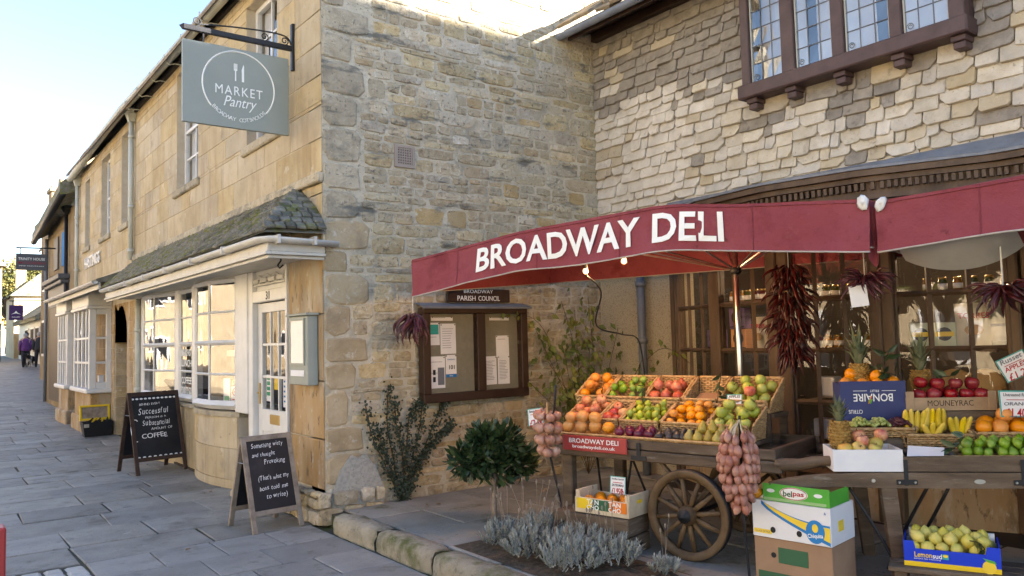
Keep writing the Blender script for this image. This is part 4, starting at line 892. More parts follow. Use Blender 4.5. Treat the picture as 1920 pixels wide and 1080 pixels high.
# ---------------------------------------------------------------- the street running away to the left
b2 = T('slate_shop', 'narrow stone shop with black gutter, dark shop fascia and slate roof beyond the white bays', 'building', (5, 24, .1))
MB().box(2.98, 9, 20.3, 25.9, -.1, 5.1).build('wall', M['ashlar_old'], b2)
mb = MB(); mb.add([(2.55, 20.3, 5.42), (2.6, 26.1, 4.95), (6, 26.1, 8.0), (6, 20.3, 8.4), (2.55, 20.3, 5.12), (2.6, 26.1, 4.70), (3.0, 20.3, 5.3), (3.0, 26.1, 4.95)], [(0, 1, 2, 3), (0, 4, 5, 1), (4, 6, 7, 5), (0, 3, 6, 4), (3, 2, 7, 6)]); mb.add([(3.0, 25.9, 5.0), (9, 25.9, 5.0), (6, 25.9, 8.0)], [(0, 1, 2)]); mb.build('roof', M['slate'], b2)
MB().tube([(2.6, 20.3, 5.16), (2.64, 26.1, 4.72)], .08, 8).build('gutter', M['black'], b2, True)
downpipe(2.90, 21.9, .2, 5.1, b2, M['black'], .045, True); downpipe(2.9, 25.5, .2, 4.75, b2, M['pipe'], .045, False)
mb = MB(); mb.box(2.72, 2.98, 21.8, 24.9, 3.35, 3.48, .02); mb.box(2.78, 2.98, 21.85, 24.85, 3.25, 3.35, .02); mb.box(2.88, 2.98, 21.9, 24.8, 2.75, 3.25); mb.build('shop_fascia', M['signgrey'], b2)
MB().box(2.90, 2.99, 22, 24.7, .3, 2.75).build('shop_window', M['darkwood'], b2)
for y in (22.2, 23.6): MB().box(2.93, 2.99, y, y+.7, 3.75, 4.6).build('window', M['inkblue'] if y < 23 else M['signgrey'], b2)
L = []
for u0, u1, c0, c1 in courses(.1, 4.9, .24, .34, [(21.8, 24.9, 0, 3.5)], 20.3, 25.9, .4, .8): L.append((PM((2.985, u1-.003, c0+.003), (0, -(u1-u0-.006), 0), (0, 0, c1-c0-.006), (-.012, 0, 0)), M['ashlar_old']))
pieces(L, VA, 'stone', b2, 0)
def far_house(label, x, y0, y1, eave, ridge, xm, mat, chim, wins):
    t = T('stone_house', label, 'building', (x+3, (y0+y1)/2, zg(y0))); MB().box(x, 18, y0, y1, 0, eave).build('wall', mat, t)
    mb = MB(); mb.add([(x-.25, y0-.1, eave-.05), (x-.25, y1+.1, eave-.05), (xm, y1+.1, ridge), (xm, y0-.1, ridge), (18.2, y0-.1, eave), (18.2, y1+.1, eave), (x-.25, y0-.1, eave-.2), (x-.25, y1+.1, eave-.2)], [(0, 1, 2, 3), (3, 2, 5, 4), (0, 3, 4), (1, 5, 2), (0, 6, 7, 1)]); mb.build('roof', M['slate'], t)
    for cx, cy, cz in chim:
        mb = MB(); mb.box(cx-.3, cx+.5, cy-.4, cy+.4, eave-.3, cz, .02); mb.box(cx-.36, cx+.56, cy-.46, cy+.46, cz-.25, cz-.1, .02); mb.lathe([(.12, cz), (.1, cz+.35)], 10, TR(cx+.1, cy, 0)); mb.build('chimney', M['ashlar_old'], t)
    for y in wins:
        for z in (1.4, 3.9): wn = MB().box(x-.05, x+.01, y, y+1, z, z+1.4, .02).build('window', M['white'], t); MB().box(x-.07, x-.04, y+.1, y+.9, z+.1, z+1.3).build('pane', M['dark'], wn)
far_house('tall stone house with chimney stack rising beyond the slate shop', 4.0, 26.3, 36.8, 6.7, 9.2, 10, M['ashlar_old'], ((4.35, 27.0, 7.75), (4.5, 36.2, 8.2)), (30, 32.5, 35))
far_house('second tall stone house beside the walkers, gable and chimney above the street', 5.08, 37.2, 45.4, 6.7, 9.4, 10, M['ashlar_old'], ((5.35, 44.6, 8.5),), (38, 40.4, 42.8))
b4 = T('white_shop', 'small white painted shop with dark slate roof far along the street', 'building', (7, 52, .9))
MB().box(5.5, 18, 50, 62, .5, 3.6).build('wall', M['offwhite'], b4); mb = MB(); mb.add([(5.1, 49.8, 3.5), (5.1, 62, 3.5), (7.6, 62, 5.4), (7.6, 49.8, 5.4)], [(0, 1, 2, 3)]); mb.box(5.15, 5.3, 49.8, 62, 3.3, 3.52); mb.add([(5.1, 49.8, 3.5), (7.6, 49.8, 5.4), (10, 49.8, 3.5)], [(0, 1, 2)]); mb.build('roof', M['slate'], b4)
for y in (50.6, 53, 56): wn = MB().box(5.43, 5.51, y, y+1.6, 1.6, 3.0, .02).build('window', M['white'], b4); MB().box(5.41, 5.44, y+.1, y+1.5, 1.7, 2.9).build('pane', M['dark'], wn)
wn = MB().box(5.6, 7.2, 49.93, 50.0, 1.6, 3.0, .02).build('window', M['white'], b4)
for i in range(3): MB().box(5.7+.5*i, 6.1+.5*i, 49.9, 49.94, 1.7, 2.9).build('pane', M['dark'], wn)
b5 = T('far_cottage', 'distant stone cottage gable below the autumn trees', 'building', (6, 62, 1)); MB().box(5.3, 9.7, 63, 69, .8, 5.4).build('wall', M['ashlar'], b5); mb = MB(); mb.add([(5.0, 62.8, 5.4), (5.0, 69, 5.4), (7.5, 69, 7.6), (7.5, 62.8, 7.6), (10, 62.8, 5.4), (10, 69, 5.4)], [(0, 1, 2, 3), (3, 2, 5, 4), (0, 3, 4)]); mb.build('roof', M['slate'], b5)
mb = MB(); mb.box(5.4, 6.0, 63.3, 63.9, 5, 7.6); mb.build('chimney', M['rubble_gold'], b5)

# trees
leafm = lambda n, c: mk(n, c, 3, .6, 0, 10, .15, spec=.3, obj=True)
def leaf_crown(name, centres, count, size, mat, parent, flat=.3, up=0, kind='tree'):
    """many small folded leaves scattered through ellipsoids (cx,cy,cz,rx,ry,rz)"""
    mb = MB(); tot = sum(c[3]*c[4]*c[5] for c in centres)
    for c in centres:
        for i in range(max(6, int(count*c[3]*c[4]*c[5]/tot))):
            d = Vector((rnd.gauss(0, 1), rnd.gauss(0, 1), rnd.gauss(0, 1))).normalized(); rr = rnd.random()**.45
            p = Vector((c[0]+d.x*c[3]*rr, c[1]+d.y*c[4]*rr, c[2]+d.z*c[5]*rr))
            dr = (d+Vector((rnd.uniform(-1, 1), rnd.uniform(-1, 1), rnd.uniform(-1, 1)+up))*.9).normalized(); s = size*rnd.uniform(.6, 1.3)
            sd = dr.cross(Vector((rnd.uniform(-1, 1), rnd.uniform(-1, 1), rnd.uniform(-1, 1)))).normalized(); nn = dr.cross(sd)
            mb.add([p, p+dr*s*.5+sd*s*flat+nn*s*.08, p+dr*s, p+dr*s*.5-sd*s*flat+nn*s*.08], [(0, 1, 2), (0, 2, 3)])
    return mb.build(name, mat, parent)
def tree(label, x, y, z, h, r, mat, n, size, group=None):
    t = T('tree', label, 'tree', (x, y, z), group); mb = MB(); cs = []
    mb.tube([(x, y, z-.3), (x+.1, y, z+h*.3), (x, y+.1, z+h*.6)], [r*.09, r*.07, r*.03], 7)
    for i in range(9):
        a = i*2.4; q = r*rnd.uniform(.35, .75); e = Vector((x+math.cos(a)*q, y+math.sin(a)*q, z+h*rnd.uniform(.42, .88))); mb.tube([(x, y, z+h*.3), tuple(Vector((x, y, z+h*.45)).lerp(e, .5)), tuple(e)], [r*.04, r*.025, r*.01], 5)
        cs.append((e.x, e.y, e.z, r*rnd.uniform(.3, .5), r*rnd.uniform(.3, .5), r*rnd.uniform(.22, .4)))
    mb.build('trunk', mk(label+' bark', [(.05, .035, .025), (.08, .06, .045)], 8, .9, .5, 30, 0), t); leaf_crown('crown', cs, n, size, mat, t)
lm1 = mk('golden autumn leaves', [(.20, .13, .02), (.28, .19, .035), (.34, .22, .05)], .8, .6, 0, 10, .1); lm2 = mk('olive autumn leaves', [(.07, .08, .02), (.12, .12, .03), (.20, .16, .04)], .8, .6, 0, 10, .1)
tree('golden autumn tree rising behind the far cottage roof', 9.2, 86, 1.4, 8.6, 4.0, lm1, 9000, .28, 'autumn trees')
tree('olive green tree at the left edge beyond the far roofs', 6.2, 78, 1.4, 9.0, 3.4, lm2, 7000, .26, 'autumn trees')
lm3 = mk('bright green leaves', [(.08, .12, .015), (.14, .19, .03), (.20, .25, .05)], 1, .6, 0, 10, .1)
tree('sunlit green tree across the street, mirrored in the deli window', -8.3, 11.6, 0, 6.5, 2.2, lm3, 5000, .2)
tree('sunlit green tree across the street nearer the deli, mirrored in its right window', -7.6, -2.1, 0, 6.0, 2.0, lm3, 5000, .2)
# rows of jars on the deli shelves
jm = MB().lathe([(.030, 0), (.034, .006), (.034, .075), (.028, .088), (.028, .092)], 12).mesh('jar', True); lidm = MB().lathe([(.030, .092), (.030, .108), (.024, .110)], 12).mesh('lid', True); lbm = MB().lathe([(.0345, .02), (.0345, .06)], 12).mesh('label', True)
jc = [mk('jam red glass', [(.12, .012, .012)], 5, .12, 0, 10, .2, spec=.7), mk('honey amber glass', [(.30, .14, .02)], 5, .12, 0, 10, .2, spec=.7), mk('olive green glass', [(.08, .10, .03)], 5, .12, 0, 10, .2, spec=.7), mk('pale chutney glass', [(.32, .22, .12)], 5, .12, 0, 10, .2, spec=.7)]
lidm.materials.append(M['brass']); lbm.materials.append(M['paper']); jvar = []
for c in jc: q = jm.copy(); q.materials.append(c); jvar.append(q)
def jar_row(where, x0, y0, x1, y1, z, n):
    for i in range(n):
        f = (i+.5)/n; c = Vector((x0+(x1-x0)*f, y0+(y1-y0)*f, z)); k = rnd.randrange(4); o = T('preserve_jar', ('red', 'amber', 'green', 'pale brown')[k]+' preserve jar with gold lid '+where, 'jar', c, 'preserve jars in the deli')
        for nm, me in (('glass', jvar[k]), ('lid', lidm), ('label', lbm)): O(nm, me, None, o, TR(*c))
jar_row('on the top shelf of the left shop window', 6.10, 4.66, 6.0, 4.1, 1.885, 6); shelf(4.05, 4.72, 6.02, 6.3, 1.883)
jar_row('on the low shelf of the left shop window', 6.12, 4.66, 6.02, 4.1, 1.04, 6); shelf(4.05, 4.72, 6.02, 6.3, 1.038)
jar_row('on the upper shelf behind the chilli string', 6.22, 3.88, 6.28, 3.3, 1.46, 7); jar_row('on the top shelf of the right shop window', 6.28, 2.98, 6.55, 2.42, 1.885, 6); shelf(2.4, 3.05, 6.2, 6.62, 1.883)
jar_row('on the top shelf behind the chilli string', 6.22, 3.88, 6.28, 3.3, 1.885, 7); shelf(3.25, 3.95, 6.2, 6.5, 1.883)

# ---------------------------------------------------------------- red market parasols
def parasol(label, O2, a, top, bot, depth, pole, words, right_end):
    """front valance follows measured (s,z) points; canopy of four slopes, ribs, pole"""
    a = Vector((a[0], a[1], 0)).normalized(); b = Vector((-a.y, a.x, 0)); O2 = Vector((O2[0], O2[1], 0))
    t = T('market_parasol', label, 'parasol', (pole[0], pole[1], .12), 'red parasols over the carts')
    def lerp(tab, s):
        if s <= tab[0][0]: return tab[0][1]
        for (s0, z0), (s1, z1) in zip(tab, tab[1:]):
            if s <= s1: return z0+(z1-z0)*(s-s0)/(s1-s0)
        return tab[-1][1]
    def smooth(tab, s): return sum(lerp(tab, s+d) for d in (-.12, -.06, 0, .06, .12))/5
    S0, S1 = top[0][0], top[-1][0]; n = 60; m = 8
    wob = lambda s, v: .018*math.sin(s*4.1+v*2)*v+.009*math.sin(s*11+v*4)*v+.004*math.sin(s*27-v*6)
    Pf = lambda s, v: O2+a*s+b*(wob(s, v)-.02*v)+Vector((0, 0, smooth(top, s)*(1-v)+smooth(bot, s)*v))
    mb = MB(); mb.add([Pf(S0+(S1-S0)*i/n, j/m) for j in range(m+1) for i in range(n+1)], [(j*(n+1)+i, j*(n+1)+i+1, (j+1)*(n+1)+i+1, (j+1)*(n+1)+i) for j in range(m) for i in range(n)])
    val = mb.build('valance', M['red'], t, True)
    mb = MB(); mb.tube([Pf(S0+(S1-S0)*i/n, 1)+Vector((0, 0, -.002)) for i in range(n+1)], .006, 5); mb.build('hem', M['hem'], val, True)
    for sv in (S0+.52, S0+1.31, S0+2.02, S0+2.96):
        MB().tube([Pf(sv, k/8)-b*.003 for k in range(9)], .0028, 4).build('seam', M['red'], val, True)
    mb = MB(); mb.tube([Pf(S0+(S1-S0)*i/n, .06)-b*.004 for i in range(n+1)], .0035, 4); mb.build('seam', M['red'], val, True)
    # back and side valances hang from the far edges
    zb = 2.45
    corners = {'fl': O2+a*S0+Vector((0, 0, top[0][1])), 'fr': O2+a*S1+Vector((0, 0, top[-1][1])), 'bl': O2+a*(S0+.1)+b*depth+Vector((0, 0, zb)), 'br': O2+a*(S1-.1)+b*depth+Vector((0, 0, zb))}
    def hang(p, q, nm, h=.28):
        k = 24; mb = MB(); pts = [p.lerp(q, i/k) for i in range(k+1)]; nn = (q-p).cross(Vector((0, 0, 1))).normalized()
        mb.add(pts+[x+nn*(.012*math.sin(i*.8))-Vector((0, 0, h)) for i, x in enumerate(pts)], [(i, i+1, k+2+i, k+1+i) for i in range(k)]); v = mb.build(nm, M['red'], t, True)
        MB().tube([x+nn*(.012*math.sin(i*.8))-Vector((0, 0, h)) for i, x in enumerate(pts)], .005, 4).build('hem', M['hem'], v, True)
    hang(corners['fl'], corners['bl'], 'valance'); hang(corners['bl'], corners['br'], 'valance'); hang(corners['br'], corners['fr'], 'valance')
    peak = Vector((pole[0], pole[1], 2.60))
    mb = MB(); k = 24
    fr = [Pf(S0+(S1-S0)*i/k, 0) for i in range(k+1)]; ring = fr+[corners['fr'].lerp(corners['br'], i/6) for i in range(1, 7)]+[corners['br'].lerp(corners['bl'], i/k) for i in range(1, k+1)]+[corners['bl'].lerp(corners['fl'], i/6) for i in range(1, 6)]
    N_ = len(ring); vs = []
    for lv in range(5):
        f = lv/4
        for p in ring: q = p.lerp(peak, f); q.z -= .03*math.sin(math.pi*f); vs.append(q)
    mb.add(vs, [(l*N_+i, l*N_+(i+1) % N_, (l+1)*N_+(i+1) % N_, (l+1)*N_+i) for l in range(4) for i in range(N_)]); mb.build('canopy', M['red'], t, True)
    px, py = pole; lean = pole[2] if len(pole) > 2 else 0
    MB().tube([(px, py, .2), (px, py, 2.58)], .022, 12).build('pole', M['steel'], t, True)
    MB().lathe([(.035, 2.06), (.045, 2.07), (.045, 2.10), (.03, 2.11)], 12, TR(px, py, 0)).build('hub', M['black'], t, True)
    for p in (corners['fl'], corners['fr'], corners['bl'], corners['br'], corners['fl'].lerp(corners['bl'], .5), corners['fr'].lerp(corners['br'], .5), corners['bl'].lerp(corners['br'], .5)):
        e = p.lerp(peak, .12)-Vector((0, 0, .05)); md = p.lerp(peak, .5)-Vector((0, 0, .06))
        rb = MB().tube([tuple(peak-Vector((0, 0, .05))), tuple(e)], .009, 5).build('rib', M['steel'], t); MB().tube([(px, py, 2.09), tuple(md)], .008, 5).build('strut', M['steel'], rb)
    p = O2+a*((S0+S1)/2)+Vector((0, 0, 2.38))+b*.05; MB().tube([(px, py, 2.09), tuple(peak.lerp(p, .55)-Vector((0, 0, .05)))], .008, 5).build('strut', M['steel'], t)
    for wd, s0, s1, hh, off in words:
        mid = (s0+s1)/2
        def wf(q, mid=mid, off=off):
            s = mid+q.x; v = .5+off-q.y/.305; p = Pf(s, v); return p-b*(.009+q.z)
        me = text(wd, None, M['signprint'], val, w=s1-s0, h=hh, bold=.022, warp=wf, extr=.001)
    return t, corners, a, b
top1 = [(-.003, 2.293), (1.158, 2.425), (2.387, 2.482), (2.854, 2.42), (3.253, 2.387), (3.64, 2.353)]
bot1 = [(0, 1.978), (1.128, 2.124), (1.747, 2.125), (2.215, 2.161), (2.429, 2.168), (2.841, 2.124), (3.238, 2.086), (3.64, 2.043)]
par1 = parasol('faded red parasol lettered BROADWAY DELI along its valance', (3.36, 5.83), (1.01, -3.53), top1, bot1, 1.95, (5.05, 3.79), [('BROADWAY', .735, 2.175, .195, -.01), ('DELI', 2.275, 2.77, .195, -.01)], 0)
top2 = [(-.0, 2.335), (.5, 2.36), (1.2, 2.40), (2.2, 2.36), (3.2, 2.3)]; bot2 = [(0, 2.04), (.5, 2.085), (1.2, 2.11), (2.2, 2.06), (3.2, 2.0)]
par2 = parasol('plain faded red parasol at the right edge of the picture', (4.372, 2.30), (.156, -.68), top2, bot2, 1.7, (5.35, 1.0), [], 0)
for i, (p, sgn) in enumerate(((par1[1]['fr'], -1), (par2[1]['fl'], 1))):        # white corner pockets
    aa = par1[2]; c = p-par1[3]*.015; m = FM(c, aa, (0, 0, 1)) @ TR(.032*sgn, -.02, 0) @ RZ(-.35*sgn) @ SC(.030, .046, .012); mb = MB(m); mb.ball((0, 0, 0), 1, 9, 5); mb.v = [(x+rnd.uniform(-.007, .007), y+rnd.uniform(-.007, .007), z+rnd.uniform(-.01, .01)) for x, y, z in mb.v]; mb.build('corner_pocket', M['canvaswhite'], (par1 if sgn < 0 else par2)[0], True)
# bunched fold of canvas where the two parasols meet
mb = MB(); c0 = par1[1]['fr']; bb = par1[3]
for k in range(7): pass
fo_ = []
for j in range(9):
    v = j/8
    for i in range(7):
        u = i/6; fo_.append(c0+par1[2]*(-.02+.055*u)+bb*(.05*math.sin(math.pi*u)+.01)+Vector((0, 0, -.04-.30*v-.05*v*math.sin(math.pi*u))))
mb.add(fo_, [(j*7+i, j*7+i+1, (j+1)*7+i+1, (j+1)*7+i) for j in range(8) for i in range(6)]); mb.build('fold', M['red'], par1[0], True)
# clear plastic roll slung under the second parasol
o = None; mb = MB(); k = 14; a2, b2v = par2[2], par2[3]; vs = []
for j in range(7):
    for i in range(k+1):
        u, v = i/k, j/6; vs.append(Vector((4.40, 2.235, 0))+a2*(.0+.60*u)+b2v*(.05+.25*v+.01*math.sin(7*u+3*v))+Vector((0, 0, 2.10-.17*v*math.sin(math.pi*(.12+.82*u))**.6)))
mb.add(vs, [(j*(k+1)+i, j*(k+1)+i+1, (j+1)*(k+1)+i+1, (j+1)*(k+1)+i) for j in range(6) for i in range(k)]); o = mb.build('plastic_sheet', M['plastic'], None, True); tag(o, 'cloudy plastic sheet slung under the right hand parasol', 'plastic sheet')
# lit bulbs on a cable under the first parasol
bulbm = emit('lit bulb', (1, .68, .32), .3)
fa, fb_ = par1[2], par1[3]
for i, (s, z) in enumerate(((1.569, 2.10), (1.90, 2.15))):
    p = Vector((3.36, 5.83, z))+fa*s+fb_*.25; t = T('light_bulb', ('lower lit bulb hanging below the parasol valance by the cable', 'upper lit bulb tucked under the parasol valance')[i], 'bulb', p, 'lit bulbs under the parasol')
    MB().ball(tuple(p), .021, 12, 8, 1.15).build('bulb', bulbm, t, True); MB().lathe([(.016, .02), (.018, .07)], 10, TR(*p)).build('holder', M['black'], t)
    l = bpy.data.lights.new('bulb light', 'POINT'); l.energy = 3; l.color = (1, .60, .25); l.shadow_soft_size = .03; lo = bpy.data.objects.new('bulb_light', l); col.objects.link(lo); lo.location = p+Vector((.0, 0, .0))+fb_*.06; setp(lo, t)
p = Vector((3.36, 5.83, 2.07))+fa*1.569+fb_*.25
def ctl(P_, n=6):
    out = []; P_ = [Vector(q) for q in P_]
    for i in range(len(P_)-1):
        p0, p1, p2, p3 = P_[max(i-1, 0)], P_[i], P_[i+1], P_[min(i+2, len(P_)-1)]
        for k in range(n):
            t = k/n; out.append(.5*((2*p1)+(p2-p0)*t+(2*p0-5*p1+4*p2-p3)*t*t+(3*p1-p0-3*p2+p3)*t**3))
    return out+[P_[-1]]
o = MB().tube(ctl([p, p+Vector((.25, .1, -.12)), (4.7, 5.0, 1.70), (5.5, 5.5, 1.62), (6.1, 5.85, 1.55), (6.19, 5.86, 1.1)]), .007, 5).build('cable', M['black'], None, True); tag(o, 'black cable looping from the bulb to the grey downpipe', 'cable')

# ---------------------------------------------------------------- produce meshes
def prod(name, prof, mats, n=14, stem=None, bend=0, nob=0, smooth=True):
    mb = MB(); mb.lathe(prof, n)
    if bend: mb.v = [(x+bend*(z*z)*30, y, z) for x, y, z in mb.v]
    nf = len(mb.f)
    if stem: mb.tube(stem[0], stem[1], 5)
    me = mb.mesh(name, smooth)
    for m in mats: me.materials.append(m)
    if stem and len(mats) > 1:
        for i in range(nf, len(me.polygons)): me.polygons[i].material_index = 1
    return me
def sph(r, k=8, sz=1, pinch=0): return [(max(r*math.sin(math.pi*i/k), .0015), -r*sz*math.cos(math.pi*i/k)) for i in range(k+1)]
stemm = mk('brown stem', [(.06, .04, .02)], 9, .8, 0, 10, 0)
fm = lambda n, c, **k: mk(n, c, k.pop('scale', 14), k.pop('rough', .38), k.pop('bump', .12), k.pop('bscale', 160), k.pop('rand', .12), obj=True, spec=.45, sat=.08, bdist=.002, **k)
F_or = fm('orange skin', [(.68, .22, .006), (.74, .27, .01)], bump=.35, bscale=260); F_sat = fm('satsuma skin', [(.70, .25, .008), (.76, .31, .015)], bump=.3, bscale=240)
F_gf = fm('grapefruit skin', [(.62, .25, .045), (.68, .33, .07), (.62, .22, .05)], bump=.25, bscale=240, scale=9); F_gr = fm('green apple skin', [(.30, .37, .045), (.40, .44, .08), (.46, .44, .10)], scale=16)
F_ra = fm('red apple skin', [(.30, .012, .02), (.42, .03, .03), (.55, .20, .09)], scale=17, rough=.3); F_pk = fm('rosy apple skin', [(.42, .05, .05), (.58, .22, .12), (.66, .42, .18)], scale=15)
F_dr = fm('dark red apple skin', [(.16, .004, .014), (.26, .012, .02), (.36, .05, .04)], scale=16, rough=.25); F_li = fm('lime skin', [(.20, .30, .025), (.33, .40, .04), (.42, .44, .06)], bump=.3, bscale=220)
F_lm = fm('green lime skin', [(.10, .22, .015), (.17, .30, .03), (.26, .38, .05)], bump=.3, bscale=220); F_le = fm('lemon skin', [(.46, .44, .09), (.60, .51, .10), (.66, .50, .07)], bump=.3, bscale=200, scale=12)
F_po = fm('pomegranate skin', [(.38, .06, .04), (.50, .14, .09), (.56, .24, .15)]); F_pe = fm('pear skin', [(.28, .20, .04), (.36, .27, .06), (.38, .33, .09)], scale=20, bump=.3); F_av = fm('avocado skin', [(.03, .026, .024), (.065, .055, .05)], bump=.6, bscale=120)
F_ro = fm('red onion skin', [(.075, .006, .022), (.14, .014, .045), (.22, .05, .09)], rough=.28); F_ba = fm('banana skin', [(.62, .44, .03), (.70, .53, .05)], bump=.1, scale=9); F_on = fm('onion skin', [(.30, .12, .085), (.42, .21, .14), (.52, .33, .24)], rough=.3, scale=12)
F_sh = fm('shallot skin', [(.25, .09, .065), (.36, .155, .11), (.50, .28, .205)], rough=.35, scale=12); F_gg = fm('green grape', [(.30, .36, .10), (.38, .42, .15)], rough=.25); F_bg = fm('black grape', [(.04, .008, .016), (.08, .015, .028)], rough=.3)
apple_prof = lambda r: [(.003, -.78*r), (.22*r, -.88*r), (.55*r, -.80*r), (.85*r, -.48*r), (r, .0), (.97*r, .35*r), (.78*r, .68*r), (.45*r, .80*r), (.2*r, .72*r), (.004, .55*r)]
ast = lambda r: ([(0, 0, .55*r), (.03*r, 0, .8*r), (.1*r, .03*r, 1.08*r)], .0022)
lime_prof = lambda r: [(.002, -1.22*r), (.16*r, -1.12*r), (.45*r, -.92*r), (.8*r, -.55*r), (r, 0), (.8*r, .55*r), (.45*r, .92*r), (.18*r, 1.1*r), (.1*r, 1.24*r), (.002, 1.26*r)]
pear_prof = lambda r: [(.004, -.95*r), (.5*r, -.92*r), (.88*r, -.55*r), (r, -.1*r), (.86*r, .4*r), (.58*r, .85*r), (.42*r, 1.2*r), (.30*r, 1.5*r), (.12*r, 1.62*r), (.003, 1.6*r)]
FR = {
 'orange': [prod('orange', sph(.042, 9, .95), [F_or])], 'satsuma': [prod('satsuma', sph(.034, 8, .8), [F_sat])], 'grapefruit': [prod('grapefruit', sph(.052, 9, .9), [F_gf])],
 'green_apple': [prod('green_apple', apple_prof(.042), [F_gr, stemm], stem=ast(.042))], 'red_apple': [prod('red_apple', apple_prof(.042), [F_ra, stemm], stem=ast(.042)), prod('red_apple', apple_prof(.040), [F_pk, stemm], stem=ast(.04))],
 'rosy_apple': [prod('rosy_apple', apple_prof(.040), [F_pk, stemm], stem=ast(.04))], 'dark_apple': [prod('dark_red_apple', apple_prof(.044), [F_dr, stemm], stem=ast(.044))],
 'lime': [prod('lime', lime_prof(.027), [F_li])], 'green_lime': [prod('green_lime', lime_prof(.03), [F_lm])], 'lemon': [prod('lemon', lime_prof(.036), [F_le])],
 'pomegranate': [prod('pomegranate', sph(.044, 9, .93)[:-1]+[(.012, .041), (.014, .052), (.006, .045)], [F_po])], 'pear': [prod('pear', pear_prof(.036), [F_pe, stemm], stem=([(0, 0, .057), (.003, 0, .075)], .002))],
 'avocado': [prod('avocado', pear_prof(.03)[:6]+[(.012, .035), (.002, .04)], [F_av])], 'red_onion': [prod('red_onion', sph(.038, 8, .88)[:-1]+[(.008, .036), (.003, .05)], [F_ro])],
 'yellow_apple': [prod('yellow_apple', apple_prof(.042), [fm('yellow apple skin', [(.50, .42, .07), (.58, .42, .10), (.62, .30, .10)], scale=13), stemm], stem=ast(.042))]}
LBL = {}
def put(kind, p, label, cat, group, upright=.5, s=1, face=None):
    me = rnd.choice(FR[kind]); o = bpy.data.objects.new(me.name.split('.')[0], me); col.objects.link(o)
    if face is not None: rot = face
    else: rot = RZ(rnd.uniform(0, 6.28)) @ RX(rnd.gauss(0, upright))
    o.matrix_basis = TR(*p) @ rot @ SC(s*rnd.uniform(.88, 1.1), s*rnd.uniform(.9, 1.1), s*rnd.uniform(.88, 1.08)); return tag(o, label, cat, group)
def heap(kind, m, w, d, z0, z1, r, label, cat, group, layers=2, upright=.6, keep=1.0, sq=.86):
    """fruit in rows over a sloping bed (z0 at the front to z1 at the back) with a thinner second layer"""
    for L_ in range(layers):
        ww = w-2*r*L_*.55; dd = d-2*r*L_*.55; nx = max(1, int(ww/(2*r*.97))); ny = max(1, int(dd/(2*r*.9)))
        for j in range(ny):
            for i in range(nx-(j % 2 if nx > 2 else 0)):
                if rnd.random() > keep-(.12 if L_ else 0): continue
                x = (w-ww)/2+r+(ww-2*r)*((i+.5*(j % 2 if nx > 2 else 0))/max(nx-1, 1)) if nx > 1 else w/2; y = (d-dd)/2+r+(dd-2*r)*(j/max(ny-1, 1)) if ny > 1 else d/2
                z = z0+(z1-z0)*y/d+r*sq+L_*r*1.45
                put(kind, m @ Vector((x+rnd.uniform(-.009, .009), y+rnd.uniform(-.008, .008), z+rnd.uniform(-.006, .006))), label, cat, group, upright)

def basket(label, m, w, d, hf, hb, mat=None, group='wicker baskets', flare=.012, name='wicker_basket'):
    """woven tray: strands bent over stakes, higher at the back"""
    mat = mat or M['wicker']; t = T(name, label, 'basket', m @ Vector((w/2, d/2, 0)), group)
    def wall(p, q, h0, h1, nm, out):
        p, q, out = Vector(p), Vector(q), Vector(out); l = (q-p).length; ns = max(3, int(l/.024)); rows_ = max(3, int(max(h0, h1)/.0135)); mb = MB(m)
        for r in range(rows_):
            f = (r+.5)/rows_; pts = []
            for i in range(ns*2+1):
                u = i/(ns*2); h = h0+(h1-h0)*u; pts.append(p.lerp(q, u)+Vector((0, 0, h*f))+out*(flare*f*2+.0045*math.sin(math.pi*(i+r))*0+.005*(1 if ((i//2+r) % 2) else -1)*(1 if i % 2 else 0)))
            mb.tube(pts, .0068, 4, False)
        for i in range(ns+1):
            u = i/ns; h = h0+(h1-h0)*u; mb.tube([p.lerp(q, u), p.lerp(q, u)+Vector((0, 0, h))+out*flare*2], .004, 4, False)
        pc = mb.build(nm, mat, t, True)
        MB(m).tube([p.lerp(q, u)+Vector((0, 0, h0+(h1-h0)*u))+out*(flare*2+.003*(-1)**k) for k, u in enumerate([i/10 for i in range(11)])], .0095, 6).build('rim', mat, pc, True)
        MB(m).add([p, q, q+Vector((0, 0, h1-.004))+out*flare*2*.9, p+Vector((0, 0, h0-.004))+out*flare*2*.9], [(0, 1, 2, 3)]).build('lining', M['wickerd'], pc)
    wall((0, 0, 0), (w, 0, 0), hf, hf, 'front', (0, -1, 0)); wall((w, 0, 0), (w, d, 0), hf, hb, 'side', (1, 0, 0)); wall((0, 0, 0), (0, d, 0), hf, hb, 'side', (-1, 0, 0)); wall((0, d, 0), (w, d, 0), hb, hb, 'back', (0, 1, 0))
    MB(m).box(0, w, 0, d, .0, .008).build('base', M['wickerd'], t); return t

